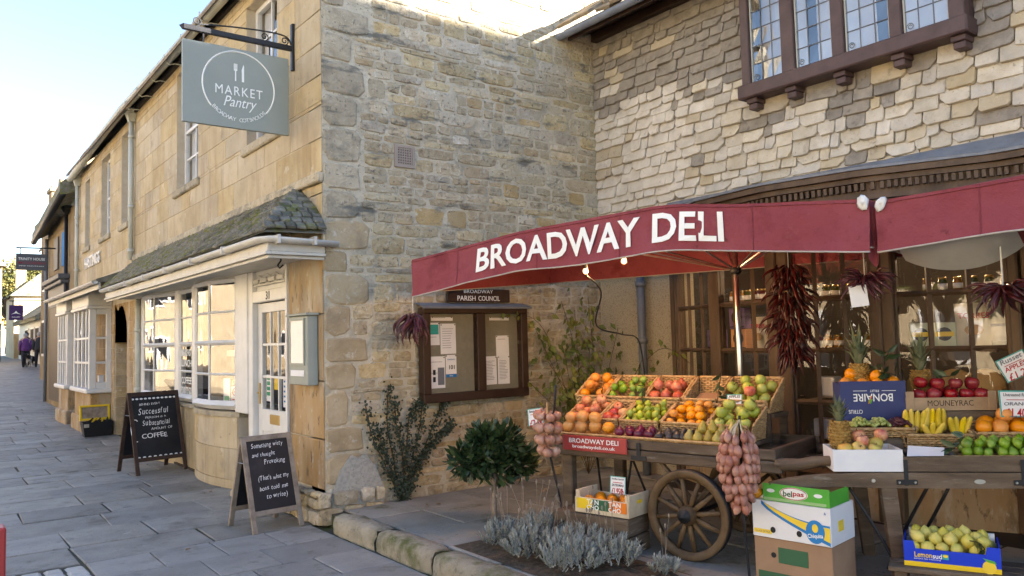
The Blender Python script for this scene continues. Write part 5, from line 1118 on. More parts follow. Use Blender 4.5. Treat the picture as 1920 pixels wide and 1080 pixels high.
def leaves(label, pts, size, mat, n, group, dirn=(0, 0, -1), name='leaf_sprig'):
    t = T(name, label, 'leaves', pts[0], group); MB().tube(ctl(pts, 4), .003, 4).build('stem', stemm, t); P_ = ctl(pts, 8)
    for i in range(n):
        p = Vector(P_[int(len(P_)*(i+.5)/n)]); d = Vector((rnd.uniform(-1, 1), rnd.uniform(-1, 1), rnd.uniform(-.5, .6))).normalized()*.8+Vector(dirn)*.6; d.normalize(); s = size*rnd.uniform(.8, 1.2); sd = d.cross(Vector((rnd.uniform(-1, 1), rnd.uniform(-1, 1), .3))).normalized(); nn = d.cross(sd)
        MB().add([p, p+d*s*.35+sd*s*.2+nn*s*.04, p+d*s*.7+sd*s*.13, p+d*s+nn*-.08*s, p+d*s*.7-sd*s*.13, p+d*s*.35-sd*s*.2+nn*s*.04, p+d*s*.5-nn*s*.03], [(0, 1, 6), (1, 2, 6), (2, 3, 6), (3, 4, 6), (4, 5, 6), (5, 0, 6)]).build('leaf', mat, t, True)
    return t
M['bayleaf'] = mk('dark bay leaf', [(.016, .034, .014), (.03, .058, .022), (.05, .085, .032)], 9, .38, .1, 30, .25, spec=.5)
M['ivyleaf'] = mk('dull ivy leaf', [(.015, .028, .016), (.03, .05, .03), (.05, .07, .045)], 12, .55, .1, 30, .2)
M['silver'] = mk('silver green leaf', [(.21, .24, .22), (.31, .34, .315), (.42, .45, .42)], 7, .8, .1, 40, .1)
M['vine'] = mk('olive climber leaf', [(.055, .085, .02), (.10, .13, .03), (.19, .18, .035)], 4, .6, .1, 30, .2)

# ---------------------------------------------------------------- cart one
C1 = Matrix(((.2243, .9745, 0, 3.9), (-.9745, .2243, 0, 4.59), (0, 0, 1, 0), (0, 0, 0, 1)))
def wheel(parent, m, r, mat, n=12, name='wheel'):
    """wooden spoked wheel in the local xz plane, hub along y"""
    mb = MB(m); k = 40; vs = []
    for i in range(k):
        q = 2*math.pi*i/k
        for rr, yy in ((r, -.028), (r, .028), (r-.05, .022), (r-.052, -.022), (r-.006, -.032)): vs.append((rr*math.cos(q), yy, rr*math.sin(q)))
    mb.add(vs, [(i*5+j, i*5+(j+1) % 5, ((i+1) % k)*5+(j+1) % 5, ((i+1) % k)*5+j) for i in range(k) for j in range(5)]); wh = mb.build(name, mat, parent, True)
    mb = MB(m); k = 40; mb.add([(rr*math.cos(2*math.pi*i/k), yy, rr*math.sin(2*math.pi*i/k)) for i in range(k) for rr, yy in ((r+.004, -.026), (r+.004, .026), (r-.002, .026), (r-.002, -.026))], [(i*4+j, i*4+(j+1) % 4, ((i+1) % k)*4+(j+1) % 4, ((i+1) % k)*4+j) for i in range(k) for j in range(4)]); mb.build('iron_tyre', M['black'], wh, True)
    for i in range(n):
        q = 2*math.pi*(i+.3)/n; mb = MB(m); mb.tube([(.05*math.cos(q), -.005, .05*math.sin(q)), (.12*math.cos(q), -.008, .12*math.sin(q)), ((r-.045)*math.cos(q), 0, (r-.045)*math.sin(q))], [.017, .019, .014], 6); mb.build('spoke', mat, wh, True)
    mb = MB(m @ RX(math.pi/2)); mb.lathe([(.05, -.05), (.066, -.035), (.066, .03), (.055, .05), (.045, .065)], 18); mb.build('hub', mat, wh, True)
    mb = MB(m @ RX(math.pi/2)); mb.lathe([(.046, .05), (.046, .072), (.03, .074), (.03, .082), (.012, .083), (.012, .10)], 14); mb.build('hub_cap', M['black'], wh, True)
c1 = T('fruit_cart', 'brown wooden barrow with spoked wheel and red deli sign', 'cart', C1 @ Vector((.85, .4, .12)), 'fruit carts')
MB(C1).box(-.03, 1.66, .0, .035, .803, .868, .006).build('side_plank', M['oldwood'], c1); MB(C1).box(-.05, 1.70, -.012, .04, .725, .797, .008).build('side_plank', M['oldwood'], c1)
MB(C1).box(-.03, 1.66, .80, .835, .73, .868, .006).build('side_plank', M['oldwood'], c1)
for s in (-.03, 1.60): MB(C1).box(s, s+.04, .037, .798, .735, .866, .006).build('end_plank', M['oldwood'], c1)
for i in range(6): MB(C1).box(.01, 1.60, .04+.126*i, .16+.126*i, .775, .80, .004).build('deck_board', M['oldwood'], c1)
for s, d in ((-.01, .03), (-.01, .74)): MB(C1).box(s, s+.09, d, d+.07, .12, .724, .008).build('leg', M['oldwood'], c1)
for d in (.02, .78): MB(C1).tube(ctl([(1.66, d, .78), (1.80, d, .79), (1.92, d, .82), (2.02, d, .83)], 4), [.04]*4+[.036]*4+[.03]*4+[.026], 8).build('handle', M['oldwood'], c1, True)
wheel(c1, C1 @ TR(1.075, -.045, .412), .292, M['wheelwood']); wheel(c1, C1 @ TR(1.075, .87, .412), .292, M['wheelwood'])
MB(C1).tube([(1.075, -.03, .412), (1.075, .86, .412)], .025, 8).build('axle', M['black'], c1); MB(C1).box(1.03, 1.12, .08, .76, .44, .50).build('axle_beam', M['oldwood'], c1)
for d in (.05, .72):
    for s in (.82, 1.33): MB(C1).tube([(s, d, .73), (1.075, d, .47)], .018, 5).build('spring_strut', M['oldwood'], c1)
for pth in (((.12, .3, .74), (.16, .3, .40), (.1, .3, .14)), ((.45, .3, .74), (.30, .35, .14)), ((.42, .3, .74), (.62, .4, .14))): MB(C1).tube(pth, .009, 5).build('iron_stay', M['black'], c1)
for s in (.69, 1.5):
    MB(C1).box(s-.014, s+.014, -.020, -.013, .735, .855).build('iron_strap', M['black'], c1); MB(C1).box(s-.06, s+.06, -.021, -.0135, .735, .765).build('iron_strap', M['black'], c1)
sg = T('deli_sign', 'red sign board reading BROADWAY DELI fixed to the cart side', 'sign', C1 @ Vector((.32, -.02, .77)))
MB(C1).box(.05, .605, -.034, -.0225, .768, .878, .003).build('board', M['redsign'], sg)
fs_ = lambda s, z, d=-.0345: C1 @ FM((s, d, z), (1, 0, 0), (0, 0, 1))
text('BROADWAY DELI', fs_(.325, .842), M['signprint'], sg, w=.43, h=.034, bold=.012, extr=.001); text('broadwaydeli.co.uk', fs_(.325, .797), M['signprint'], sg, w=.37, h=.030, bold=.012, extr=.001)
# slatted risers that carry the basket rows
MB(C1).box(-.10, 1.42, .235, .26, .80, .875).build('riser', M['oldwood'], c1); MB(C1).box(-.12, 1.42, .53, .56, .80, 1.03).build('riser', M['oldwood'], c1); MB(C1).box(-.2, 1.44, .57, .84, 1.005, 1.03).build('riser', M['oldwood'], c1); MB(C1).box(-.1, 1.42, .262, .528, .845, .868).build('riser', M['oldwood'], c1)
for s in (-.2, 1.38): MB(C1).box(s, s+.05, .8, .84, .80, 1.004).build('riser', M['oldwood'], c1)
MB(C1).box(-.06, 1.42, .04, .23, .845, .862).build('tray_board', M['wickerd'], c1)
fr_t = basket('long shallow wicker tray along the front of the first cart', C1 @ TR(-.06, .03, .863), 1.48, .20, .022, .03)
def heapC(kind, s0, s1, d0, d1, z0, z1, r, label, cat, group, **k): heap(kind, C1 @ TR(s0, d0, 0), s1-s0, d1-d0, z0, z1, r, label, cat, group, **k)
heapC('grapefruit', -.05, .40, .04, .22, .87, .89, .050, 'grapefruit in the front tray above the red deli sign', 'grapefruit', 'grapefruit in the front tray')
heapC('red_onion', .43, .76, .05, .22, .87, .885, .037, 'shiny red onion in the front tray of the first cart', 'onion', 'red onions in the front tray', layers=1)
heapC('avocado', .78, 1.03, .05, .22, .87, .885, .031, 'dark avocado in the front tray between red onions and pears', 'avocado', 'avocados in the front tray', layers=1)
for i, (s, d, z) in enumerate(((1.04, .07, 0), (1.11, .06, 0), (1.18, .08, 0), (1.25, .06, 0), (1.32, .08, 0), (1.39, .07, 0), (1.10, .15, .05), (1.17, .16, .055), (1.24, .15, .04), (1.31, .16, .05), (1.37, .15, .03))):
    put('pear', C1 @ Vector((s, d, .905+z)), 'brown green pear standing at the right end of the front tray', 'pear', 'pears in the front tray', .22)
mrow = [(-.11, .18, 'rosy_apple', .04, 'left'), (.19, .37, 'red_apple', .04, 'half'), (.385, .71, 'lime', .03, ''), (.735, 1.07, 'satsuma', .034, ''), (1.095, 1.40, 'green_apple', .042, '')]
mlab = ['wicker basket of rosy apples at the left of the middle row', 'half empty wicker basket of red apples in the middle row', 'wicker basket of yellow green limes in the middle row', 'wicker basket of satsumas in the middle row', 'wicker basket of green apples at the right of the middle row']
for (s0, s1, kd, r, _), lb in zip(mrow, mlab):
    basket(lb, C1 @ TR(s0, .265, .87), s1-s0-.012, .245, .105, .22)
    nm = kd.replace('_', ' ')
    heapC(kd, s0+.006, s1-.016, .272, .505, .925, 1.04, r, nm+' in the basket '+lb[lb.index('at the') if 'at the' in lb else lb.index('in the'):], 'lime' if kd == 'lime' else ('satsuma' if kd == 'satsuma' else 'apple'), nm+' basket, middle row', layers=2 if kd != 'red_apple' else 1, keep=1 if kd != 'red_apple' else .8)
trow = [(-.23, .03, 'orange', .043, 'wicker basket of oranges at the left of the top row'), (.045, .40, 'green_lime', .036, 'wicker basket of green limes in the top row'), (.415, .735, 'pomegranate', .044, 'wicker basket of pomegranates in the top row'), (.75, 1.02, None, 0, 'empty wicker basket lined with brown paper in the top row'), (1.035, 1.41, 'green_apple', .043, 'wicker basket of yellow green apples at the right of the top row')]
for s0, s1, kd, r, lb in trow:
    basket(lb, C1 @ TR(s0, .575, 1.035), s1-s0-.012, .25, .085, .235)
    if kd:
        nm = kd.replace('_', ' '); heapC(kd, s0+.006, s1-.014, .582, .815, 1.075, 1.19, r, nm+' in the basket '+lb[lb.index('at the') if 'at the' in lb else lb.index('in the'):], {'orange': 'orange', 'green_lime': 'lime', 'pomegranate': 'pomegranate', 'green_apple': 'apple'}[kd], nm+' basket, top row', keep=.95)
    else: MB(C1).add([(s0+.02, .60, 1.06), (s1-.03, .60, 1.06), (s1-.03, .80, 1.15), (s0+.02, .80, 1.15)], [(0, 1, 2, 3)]).build('paper_liner', M['card']); tag(col.objects['paper_liner'], 'brown paper lining the empty basket of the top row', 'paper')
put('red_apple', C1 @ Vector((1.27, .57, 1.19)), 'single red apple among the yellow green apples of the top row', 'apple', None, .3, 1.1)
leaves('glossy leaf sprig hanging between the limes and pomegranates', [C1 @ Vector(p) for p in ((.40, .60, 1.21), (.42, .55, 1.12), (.40, .52, 1.02))], .09, M['bayleaf'], 9, 'leaf sprigs on the carts'); leaves('glossy leaf sprig beside the empty basket', [C1 @ Vector(p) for p in ((1.0, .70, 1.33), (1.02, .60, 1.2), (1.02, .55, 1.08))], .10, M['bayleaf'], 8, 'leaf sprigs on the carts'); leaves('glossy leaf sprig over the oranges of the top row', [C1 @ Vector(p) for p in ((.0, .6, 1.19), (.05, .52, 1.12), (.08, .5, 1.05))], .085, M['bayleaf'], 7, 'leaf sprigs on the carts')

def price(label, m, w, h, lines, red=True):
    """hand written card: white with a green edge"""
    t = T('price_card', label, 'price card', m @ Vector((0, -h/2, 0)), 'price cards')
    MB(m).box(-w/2, w/2, -h/2, h/2, -.002, .0, 0).build('card', M['paper'], t)
    mb = MB(m @ TR(0, 0, .0015)); e = w*.035
    mb.box(-w/2, w/2, h/2-e, h/2, 0, .001); mb.box(-w/2, w/2, -h/2, -h/2+e, 0, .001); mb.box(-w/2, -w/2+e, -h/2+e, h/2-e, 0, .001); mb.box(w/2-e, w/2, -h/2+e, h/2-e, 0, .001); mb.build('border', M['inkteal'], t)
    n = len(lines)
    for i, (s, mt, hh) in enumerate(lines): text(s, m @ TR(0, h*(.34-.68*i/max(n-1, 1)), .0025), M[mt], t, w=w*.78 if len(s) > 4 else w*.6, h=h*hh, bold=.01, shear=.15, extr=.0008)
    if red: MB(m @ TR(0, h*.15, .0018)).box(-w*.32, w*.3, -.002, .002, 0, .001).build('underline', M['inkred'], t)
    return t
price('small white card leaning on the green apples of the first cart', C1 @ FM((1.16, .545, 1.115), (1, 0, .03), (.0, .25, 1)), .115, .10, [('APPLES', 'ink', .2), ('Cox', 'ink', .2), ('85p', 'ink', .25)], False)
price('tilted white price card clipped above the onion string', C1 @ FM((-.19, -.05, 1.0), (1, 0, .14), (-.1, .1, 1)), .15, .13, [('Sweet Onions', 'ink', .16), ('\u00a32.49', 'inkred', .4)])

# crates under the first cart
pl = MB(FM((3.69, 4.30, .12), (.26, -.965, 0), (.965, .26, 0))); pt = T('wooden_plinth', 'dark old wooden box on the terrace carrying the citrus crate', 'crate', (3.85, 4.1, .12))
pl.M = FM((3.66, 4.42, .12), (.26, -.965, 0), (.965, .26, 0))
for i in range(2): MB(pl.M).box(0, .62, 0, .30, .004+.127*i, .123+.127*i, .006).build('plank', M['oldwood'], pt)
MB(pl.M @ TR(.621, .14, .05)).box(0, .003, 0, .05, 0, .02).build('slot', M['black'], pt)
TM = FM((3.735, 4.255, .377), (.21, -.978, 0), (.978, .21, 0)); tc_ = T('citrus_crate', 'pale wooden crate printed TAN CHO standing on the dark box', 'crate', TM @ Vector((.22, .13, 0)))
MB(TM).box(0, .445, .002, .014, .0, .105, .002).build('front_panel', M['crate'], tc_); MB(TM).box(0, .445, .27, .282, .0, .10, .002).build('back_panel', M['crate'], tc_); MB(TM).box(.014, .43, .014, .27, 0, .01).build('base', M['crate'], tc_)
for s in (0, .433):
    e = MB(TM); e.box(s, s+.012, .0145, .2695, 0, .15, .002); e.build('end_panel', M['crate'], tc_)
for s, sg_ in ((.012, 1), (.41, 1)): MB(TM).box(s, s+.02, .015, .035, .01, .15).build('corner_post', M['crate'], tc_)
MB(TM @ TR(.4455, .11, .085)).box(0, .002, 0, .06, 0, .022).build('hand_hole', M['yellow'], tc_)
for s0, s1, mt in ((.02, .15, 'yellow'), (.15, .29, 'inkgreen'), (.29, .43, 'orangep')): MB(TM).box(s0, s1, -.0015, .0015, .03, .10).build('printed_band', M[mt] if mt != 'inkgreen' else M['boxgreen'], tc_)
for s in (.155, .335):
    text('TAN', TM @ FM((s, -.002, .082), (1, 0, 0), (0, 0, 1)), M['signprint'], tc_, w=.10, h=.032, bold=.02, extr=.001); text('CHO', TM @ FM((s, -.002, .045), (1, 0, 0), (0, 0, 1)), M['signprint'], tc_, w=.10, h=.032, bold=.02, extr=.001)
heap('orange', TM @ TR(.03, .03, 0), .385, .235, .03, .035, .042, 'orange inside the TAN CHO crate under the cart', 'orange', 'oranges in the TAN CHO crate', layers=1); 
price('square price card for satsumas standing in the TAN CHO crate', TM @ FM((.30, .10, .195), (1, 0, 0), (0, .1, 1)), .125, .12, [('Seedless Spanish', 'ink', .12), ('SATSUMAS', 'ink', .14), ('\u00a31.95/lb', 'inkred', .36)])

# ---------------------------------------------------------------- strings of onions, shallots and chillies
FR['onion'] = [prod('onion', sph(.038, 8, .95)[:-1]+[(.009, .04), (.004, .06)], [F_on])]; FR['shallot'] = [prod('shallot', [(.002, -.040), (.011, -.035), (.021, -.019), (.0245, 0), (.020, .018), (.010, .031), (.004, .040), (.002, .052)], [F_sh])]
def pole(label, pts): o = MB().tube(ctl(pts, 5), .0085, 6).build('pole', M['black'], None, True); tag(o, label, 'pole', 'iron crooks by the first cart')
pole('thin iron crook rising from the lavender with the onion string', [(3.86, 4.50, .1), (3.80, 4.50, .45), (3.735, 4.52, .80), (3.71, 4.42, 1.1), (3.71, 4.40, 1.26)])
pole('thin iron crook in front of the wheel with the shallot string', [(4.02, 3.01, .1), (3.97, 3.0, .5), (3.93, 2.97, 1.0), (3.92, 2.96, 1.11)])
def bunch(name, label, kind, c, n, w_, h_, cat, cord, rowstep, tipdown=True, sc_=1):
    t = T(name, label, cat, c); me = FR[kind][0]; k = 0
    MB().tube([(c[0], c[1], c[2]+.1), (c[0], c[1], c[2]-h_*.8)], .008, 5).build('cord', cord, t)
    rows_ = int(h_/rowstep)
    for r in range(rows_):
        f = r/max(rows_-1, 1); rad = w_*(.55+.9*f-1.25*f*f+.1 if kind == 'shallot' else .9+.2*math.sin(3*f)-.35*f); rad = max(rad, .02); m = max(3, int(2*math.pi*rad/(.040 if kind == 'shallot' else .072)))
        for i in range(m):
            if k >= n: break
            a = 2*math.pi*(i+.5*(r % 2))/m+rnd.uniform(-.15, .15); p = Vector((c[0]+rad*math.cos(a), c[1]+rad*math.sin(a), c[2]-h_*f+rnd.uniform(-.01, .01)))
            o = bpy.data.objects.new(kind, me); col.objects.link(o); setp(o, t)
            tl = rnd.uniform(.2, .6) if kind == 'shallot' else rnd.uniform(.3, .9)
            o.matrix_basis = TR(*p) @ RZ(a+rnd.uniform(-.3, .3)) @ RY(-tl) @ RX(rnd.uniform(-.3, .3)) @ SC(rnd.uniform(.85, 1.12)*sc_); k += 1
    return t
bunch('onion_string', 'string of pink brown onions hanging left of the first cart', 'onion', (3.70, 4.49, 1.03), 30, .085, .25, 'onion string', M['wicker'], .062)
shl = bunch('shallot_string', 'large hanging bunch of coppery shallots before the cart wheel', 'shallot', (3.90, 2.965, .985), 105, .125, .40, 'shallot string', M['wicker'], .045, sc_=.98)
mb = MB()
for i in range(14): q = rnd.uniform(0, 6.28); mb.tube([(3.92, 2.96, 1.09), (3.90+.03*math.cos(q), 2.965+.03*math.sin(q), 1.04), (3.90+.075*math.cos(q), 2.965+.075*math.sin(q), .96-.03*rnd.random())], .0035, 4)
mb.build('raffia_ties', M['crate'], shl)
M['chilli'] = fm('dried chilli', [(.022, .003, .003), (.045, .005, .005), (.10, .01, .009)], rough=.3, scale=30, rand=.3); M['chillip'] = fm('purple dried chilli', [(.035, .008, .014), (.07, .016, .026), (.12, .04, .05)], rough=.35, scale=30, rand=.25)
def chilli_mesh(l, r, bend, mat):
    pts = [(bend*math.sin(2.2*i/7)*l, .15*bend*l*math.sin(i), -l*i/7) for i in range(8)]; mb = MB(); mb.tube(pts, [r*.35, r*.95, r, r*.9, r*.75, r*.55, r*.3, r*.08], 6); me = mb.mesh('chilli', True); me.materials.append(mat); return me
CH = [chilli_mesh(.11, .0085, b_, M['chilli']) for b_ in (.1, .25, -.2, .4)]; CP = [chilli_mesh(.15, .011, b_, M['chillip']) for b_ in (.15, .35, -.25, .5)]
def chilli_string(label, c, h_, rad, n, meshes, spread, cord_top=None, name='chilli_string', s=1):
    t = T(name, label, 'chilli string', c, 'hanging chillies'); MB().tube([(c[0], c[1], cord_top or c[2]+.08), (c[0], c[1], c[2]-h_*.6)], .004, 4).build('cord', M['canvaswhite'], t)
    for i in range(n):
        f = (i+.5)/n; a = i*2.39996; rr = rad*rnd.uniform(.35, 1)*(.75+.35*math.sin(math.pi*min(f*1.1, 1))); o = bpy.data.objects.new('chilli', rnd.choice(meshes)); col.objects.link(o); setp(o, t)
        o.matrix_basis = TR(c[0]+rr*math.cos(a), c[1]+rr*math.sin(a), c[2]-h_*f+.03) @ RZ(a+rnd.uniform(-.5, .5)) @ RY(-rnd.uniform(*spread)) @ RX(rnd.uniform(-.3, .3)) @ SC(rnd.uniform(.8, 1.25)*s)
    return t
chilli_string('long thick string of dark red dried chillies before the deli window', (5.4, 3.56, 2.10), .74, .118, 280, CH, (.1, .75), 2.4, 'chilli_string', 1.3)
chilli_string('open purple chilli bunch with a white tag hanging where the parasols meet', (4.68, 2.555, 1.92), .05, .045, 46, CP, (.25, 1.5), 2.30, 'chilli_bunch', 1.0)
chilli_string('dark red chilli bunch hanging at the right edge', (4.7, 1.79, 1.80), .05, .04, 50, CH, (.3, 1.5), 2.35, 'chilli_bunch', 1.35)
chilli_string('small purple chilli bunch hanging at the left parasol corner', (3.66, 6.35, 1.84), .09, .06, 60, CP, (.0, .35), 2.2, 'chilli_bunch', 1.25)
tg = MB(FM((4.61, 2.56, 1.81), (.55, -.83, .1), (.1, 0, 1))).box(-.05, .05, -.065, .065, -.001, .001).build('price_tag', M['paper'], None); tag(tg, 'blank white tag hanging on the purple chilli bunch', 'tag')

# ---------------------------------------------------------------- cart two
C2 = Matrix(((.684, .729, 0, 4.475), (-.729, .684, 0, 2.442), (0, 0, 1, 0), (0, 0, 0, 1)))
c2 = T('fruit_cart', 'brown wooden handcart with upswept shaft at the lower right', 'cart', C2 @ Vector((.6, .4, .12)), 'fruit carts')
def shaft(d):
    pts = [(-.60, .700, .712), (-.50, .692, .735), (-.38, .690, .752), (-.24, .690, .765), (-.1, .690, .772), (.05, .685, .774), (.5, .685, .774), (1.0, .69, .774), (2.2, .69, .774)]
    mb = MB(C2); k = len(pts); vs = []
    for s, a, b in pts: vs += [(s, d-.022, a), (s, d+.022, a), (s, d+.022, b), (s, d-.022, b)]
    mb.add(vs, [(i*4+j, i*4+(j+1) % 4, i*4+4+(j+1) % 4, i*4+4+j) for i in range(k-1) for j in range(4)]+[(3, 2, 1, 0), (4*k-4, 4*k-3, 4*k-2, 4*k-1)]); mb.build('shaft', M['oldwood'], c2)
shaft(0); shaft(.72)
for d in (0, .72):
    pts = [(-.005, .780), (-.005, .80), (.02, .838), (.05, .855), (.10, .862), (2.2, .862), (2.2, .780)]; mb = MB(C2 @ FM((0, d+.015, 0), (1, 0, 0), (0, 0, 1))); mb.prism(pts, 0, .03); mb.build('side_board', M['oldwood'], c2)
for i in range(6): MB(C2).box(-.03, 2.18, .03+.115*i, .14+.115*i, .755, .778, .003).build('deck_board', M['oldwood'], c2)
for s0, d in ((.02, .0), (.02, .68)): 
    m = C2 @ TR(s0, d, .12); mb = MB(m); mb.add([(-.0, -.03, .565), (.085, -.03, .565), (.085, .03, .565), (0, .03, .565), (.055, -.03, 0), (.125, -.03, 0), (.125, .03, 0), (.055, .03, 0)], [(0, 1, 2, 3), (4, 7, 6, 5), (0, 4, 5, 1), (1, 5, 6, 2), (2, 6, 7, 3), (3, 7, 4, 0)]); mb.build('leg', M['oldwood'], c2)
for pth in (((.30, .05, .69), (.20, .2, .4), (.12, .3, .14)), ((.42, .06, .69), (.30, .3, .3), (.22, .5, .14)), ((-.15, .03, .69), (.0, .0, .42), (.14, -.02, .12)), ((.07, .3, .69), (.30, .3, .2))): MB(C2).tube(ctl(pth, 4), .010, 6).build('iron_stay', M['black'], c2, True)
for s in (.16, .78):
    MB(C2).box(s-.012, s+.012, -.024, -.0225, .70, .848).build('iron_strap', M['black'], c2); MB(C2).box(s-.055, s+.06, -.027, -.0245, .705, .735, .001).build('iron_strap', M['black'], c2)
    for q in (-.04, .045): MB(C2 @ FM((s+q, -.028, .72), (1, 0, 0), (0, 0, 1))).lathe([(.008, 0), (.006, .006)], 8).build('bolt', M['steel'], c2)
MB(C2 @ FM((-.02, -.0225, .728), (1, 0, 0), (0, 0, 1))).lathe([(.013, 0), (.011, .005)], 10).build('bolt', M['steel'], c2); MB(C2 @ FM((.55, -.0225, .725), (1, 0, 0), (0, 0, 1)) @ SC(.03, .013, 1)).lathe([(1, 0), (1, .003)], 16).build('maker_plate', M['steel'], c2)
for d in (-.06, .79): wheel(c2, C2 @ TR(1.85, d, .44), .32, M['wheelwood'])
MB(C2).box(-.06, 1.3, .27, .47, .78, .865).build('riser', M['oldwood'], c2); MB(C2).box(-.08, 1.3, .48, .72, .78, 1.0).build('riser', M['oldwood'], c2); MB(C2).box(.33, 1.2, .48, .72, 1.003, 1.075).build('riser', M['oldwood'], c2)
def heap2(kind, s0, s1, d0, d1, z0, z1, r, label, cat, group, **k): heap(kind, C2 @ TR(s0, d0, 0), s1-s0, d1-d0, z0, z1, r, label, cat, group, **k)
# open white carton of apples
wb = T('apple_carton', 'open white carton of mixed apples on the left end of the handcart', 'box', C2 @ Vector((-.04, .13, .78)))
for a, nm in (((-.235, .15, -.018, -.012, .779, .905), 'front_panel'), ((-.235, -.229, -.012, .235, .779, .905), 'side_panel'), ((.144, .15, -.012, .235, .779, .905), 'side_panel'), ((-.235, .15, .236, .242, .779, .905), 'back_panel'), ((-.229, .144, -.012, .236, .779, .785), 'base')): MB(C2).box(*a).build(nm, M['whitecard'], wb)
heap2('yellow_apple', -.20, .14, .0, .22, .865, .88, .042, 'yellow and rosy apple in the open white carton', 'apple', 'apples in the white carton', layers=1, keep=.9); heap2('rosy_apple', -.08, .14, .03, .22, .90, .935, .042, 'rosy apple heaped in the open white carton', 'apple', 'rosy apples in the white carton', layers=1, keep=.6)
pp = MB(C2 @ FM((.27, .03, .885), (1, 0, .02), (0, .9, .25))); pp.add([(-.10, -.055, 0), (.10, -.05, -.005), (.14, .055, .0), (-.06, .06, .015)], [(0, 1, 2, 3)]); tag(pp.build('paper_sheet', M['paper']), 'loose sheet of white paper lying beside the apple carton', 'paper')
basket('flat wicker tray of green limes along the handcart front', C2 @ TR(.20, .06, .80), 1.1, .18, .055, .06)
heap2('green_lime', .50, 1.0, .07, .23, .845, .86, .031, 'green lime in the flat tray at the front of the handcart', 'lime', 'limes in the flat tray')
heap2('avocado', .22, .48, .07, .22, .83, .84, .026, 'small brown fruit in the flat tray beside the limes', 'fruit', 'brown fruit in the flat tray', layers=1)
basket('wicker basket of bananas on the handcart', C2 @ TR(.265, .28, .868), .375, .18, .085, .12)
basket('wicker basket of large oranges right of the bananas', C2 @ TR(.66, .28, .868), .42, .18, .095, .14)
heap2('orange', .67, 1.06, .27, .46, .935, .97, .05, 'large orange in the wicker basket right of the bananas', 'orange', 'large oranges on the handcart')
for o in [o for o in col.objects if o.get('group') == 'large oranges on the handcart']: o.matrix_basis = o.matrix_basis @ SC(1.2)
def banana_mesh(l, r):
    pts = []; rs = []
    for i in range(9):
        u = i/8; a = (u-.5)*1.25; pts.append((l*.55*(math.cos(a)-1)*1.1, 0, l*.62*math.sin(a))); rs.append(r*(.35+.75*math.sin(math.pi*min(max(u*1.02, .05), .95))**.5) if .05 < u < .92 else r*.28)
    me = MB().tube(pts, rs, 6).mesh('banana', True); me.materials.append(F_ba); return me
bme = banana_mesh(.20, .0185)
def hand(label, s, d, z, n, tilt, spread, fan):
    t = T('banana_bunch', label, 'bananas', C2 @ Vector((s, d, z)), 'banana bunches')
    for i in range(n):
        f = (i-(n-1)/2); o = bpy.data.objects.new('banana', bme); col.objects.link(o); setp(o, t)
        o.matrix_basis = C2 @ TR(s+f*spread, d+.01*(i % 2), z) @ RY(f*fan) @ RX(tilt) @ RZ(math.pi/2+rnd.uniform(-.2, .2)) @ SC(rnd.uniform(.9, 1.08))
    MB(C2).tube([(s-.03, d, z-.09), (s+.03, d, z-.09)], .011, 6).build('crown_stalk', M['wickerd'], t)
hand('banana bunch standing upright at the left of the basket', .335, .35, 1.03, 4, .12, .032, .10); hand('banana bunch standing in the middle of the basket', .46, .36, 1.04, 4, .15, .034, -.06); hand('banana bunch leaning to the right in the basket', .585, .33, .99, 4, .2, .028, .22); hand('small banana bunch lying at the front of the basket', .42, .30, .965, 3, .3, .03, .5)
basket('shallow wicker basket of grapes on the handcart', C2 @ TR(-.06, .30, .935), .37, .17, .055, .075)
MB(C2).box(-.06, .31, .295, .47, .868, .93).build('riser', M['oldwood'], c2)
gm = MB().ball((0, 0, 0), .0105, 8, 5).mesh('grape', True)
def grapes(label, s0, s1, mat, n):
    t = T('grape_bunch', label, 'grapes', C2 @ Vector(((s0+s1)/2, .38, .95)), 'grapes on the handcart'); mb = MB(C2)
    for i in range(n):
        u = rnd.uniform(s0, s1); v = rnd.uniform(.31, .45); mb.ball((u, v, 1.0+.045*math.sin(math.pi*(u-s0)/(s1-s0))*rnd.uniform(.3, 1)), .0115, 7, 5)
    o = mb.build('grapes', mat, t, True); tag(o, kind='stuff')
grapes('pale green grapes at the left of the shallow basket', -.03, .09, F_gg, 130); grapes('second heap of pale green grapes in a bag', .09, .19, F_gg, 110); grapes('black grapes at the right of the shallow basket', .19, .31, F_bg, 150)
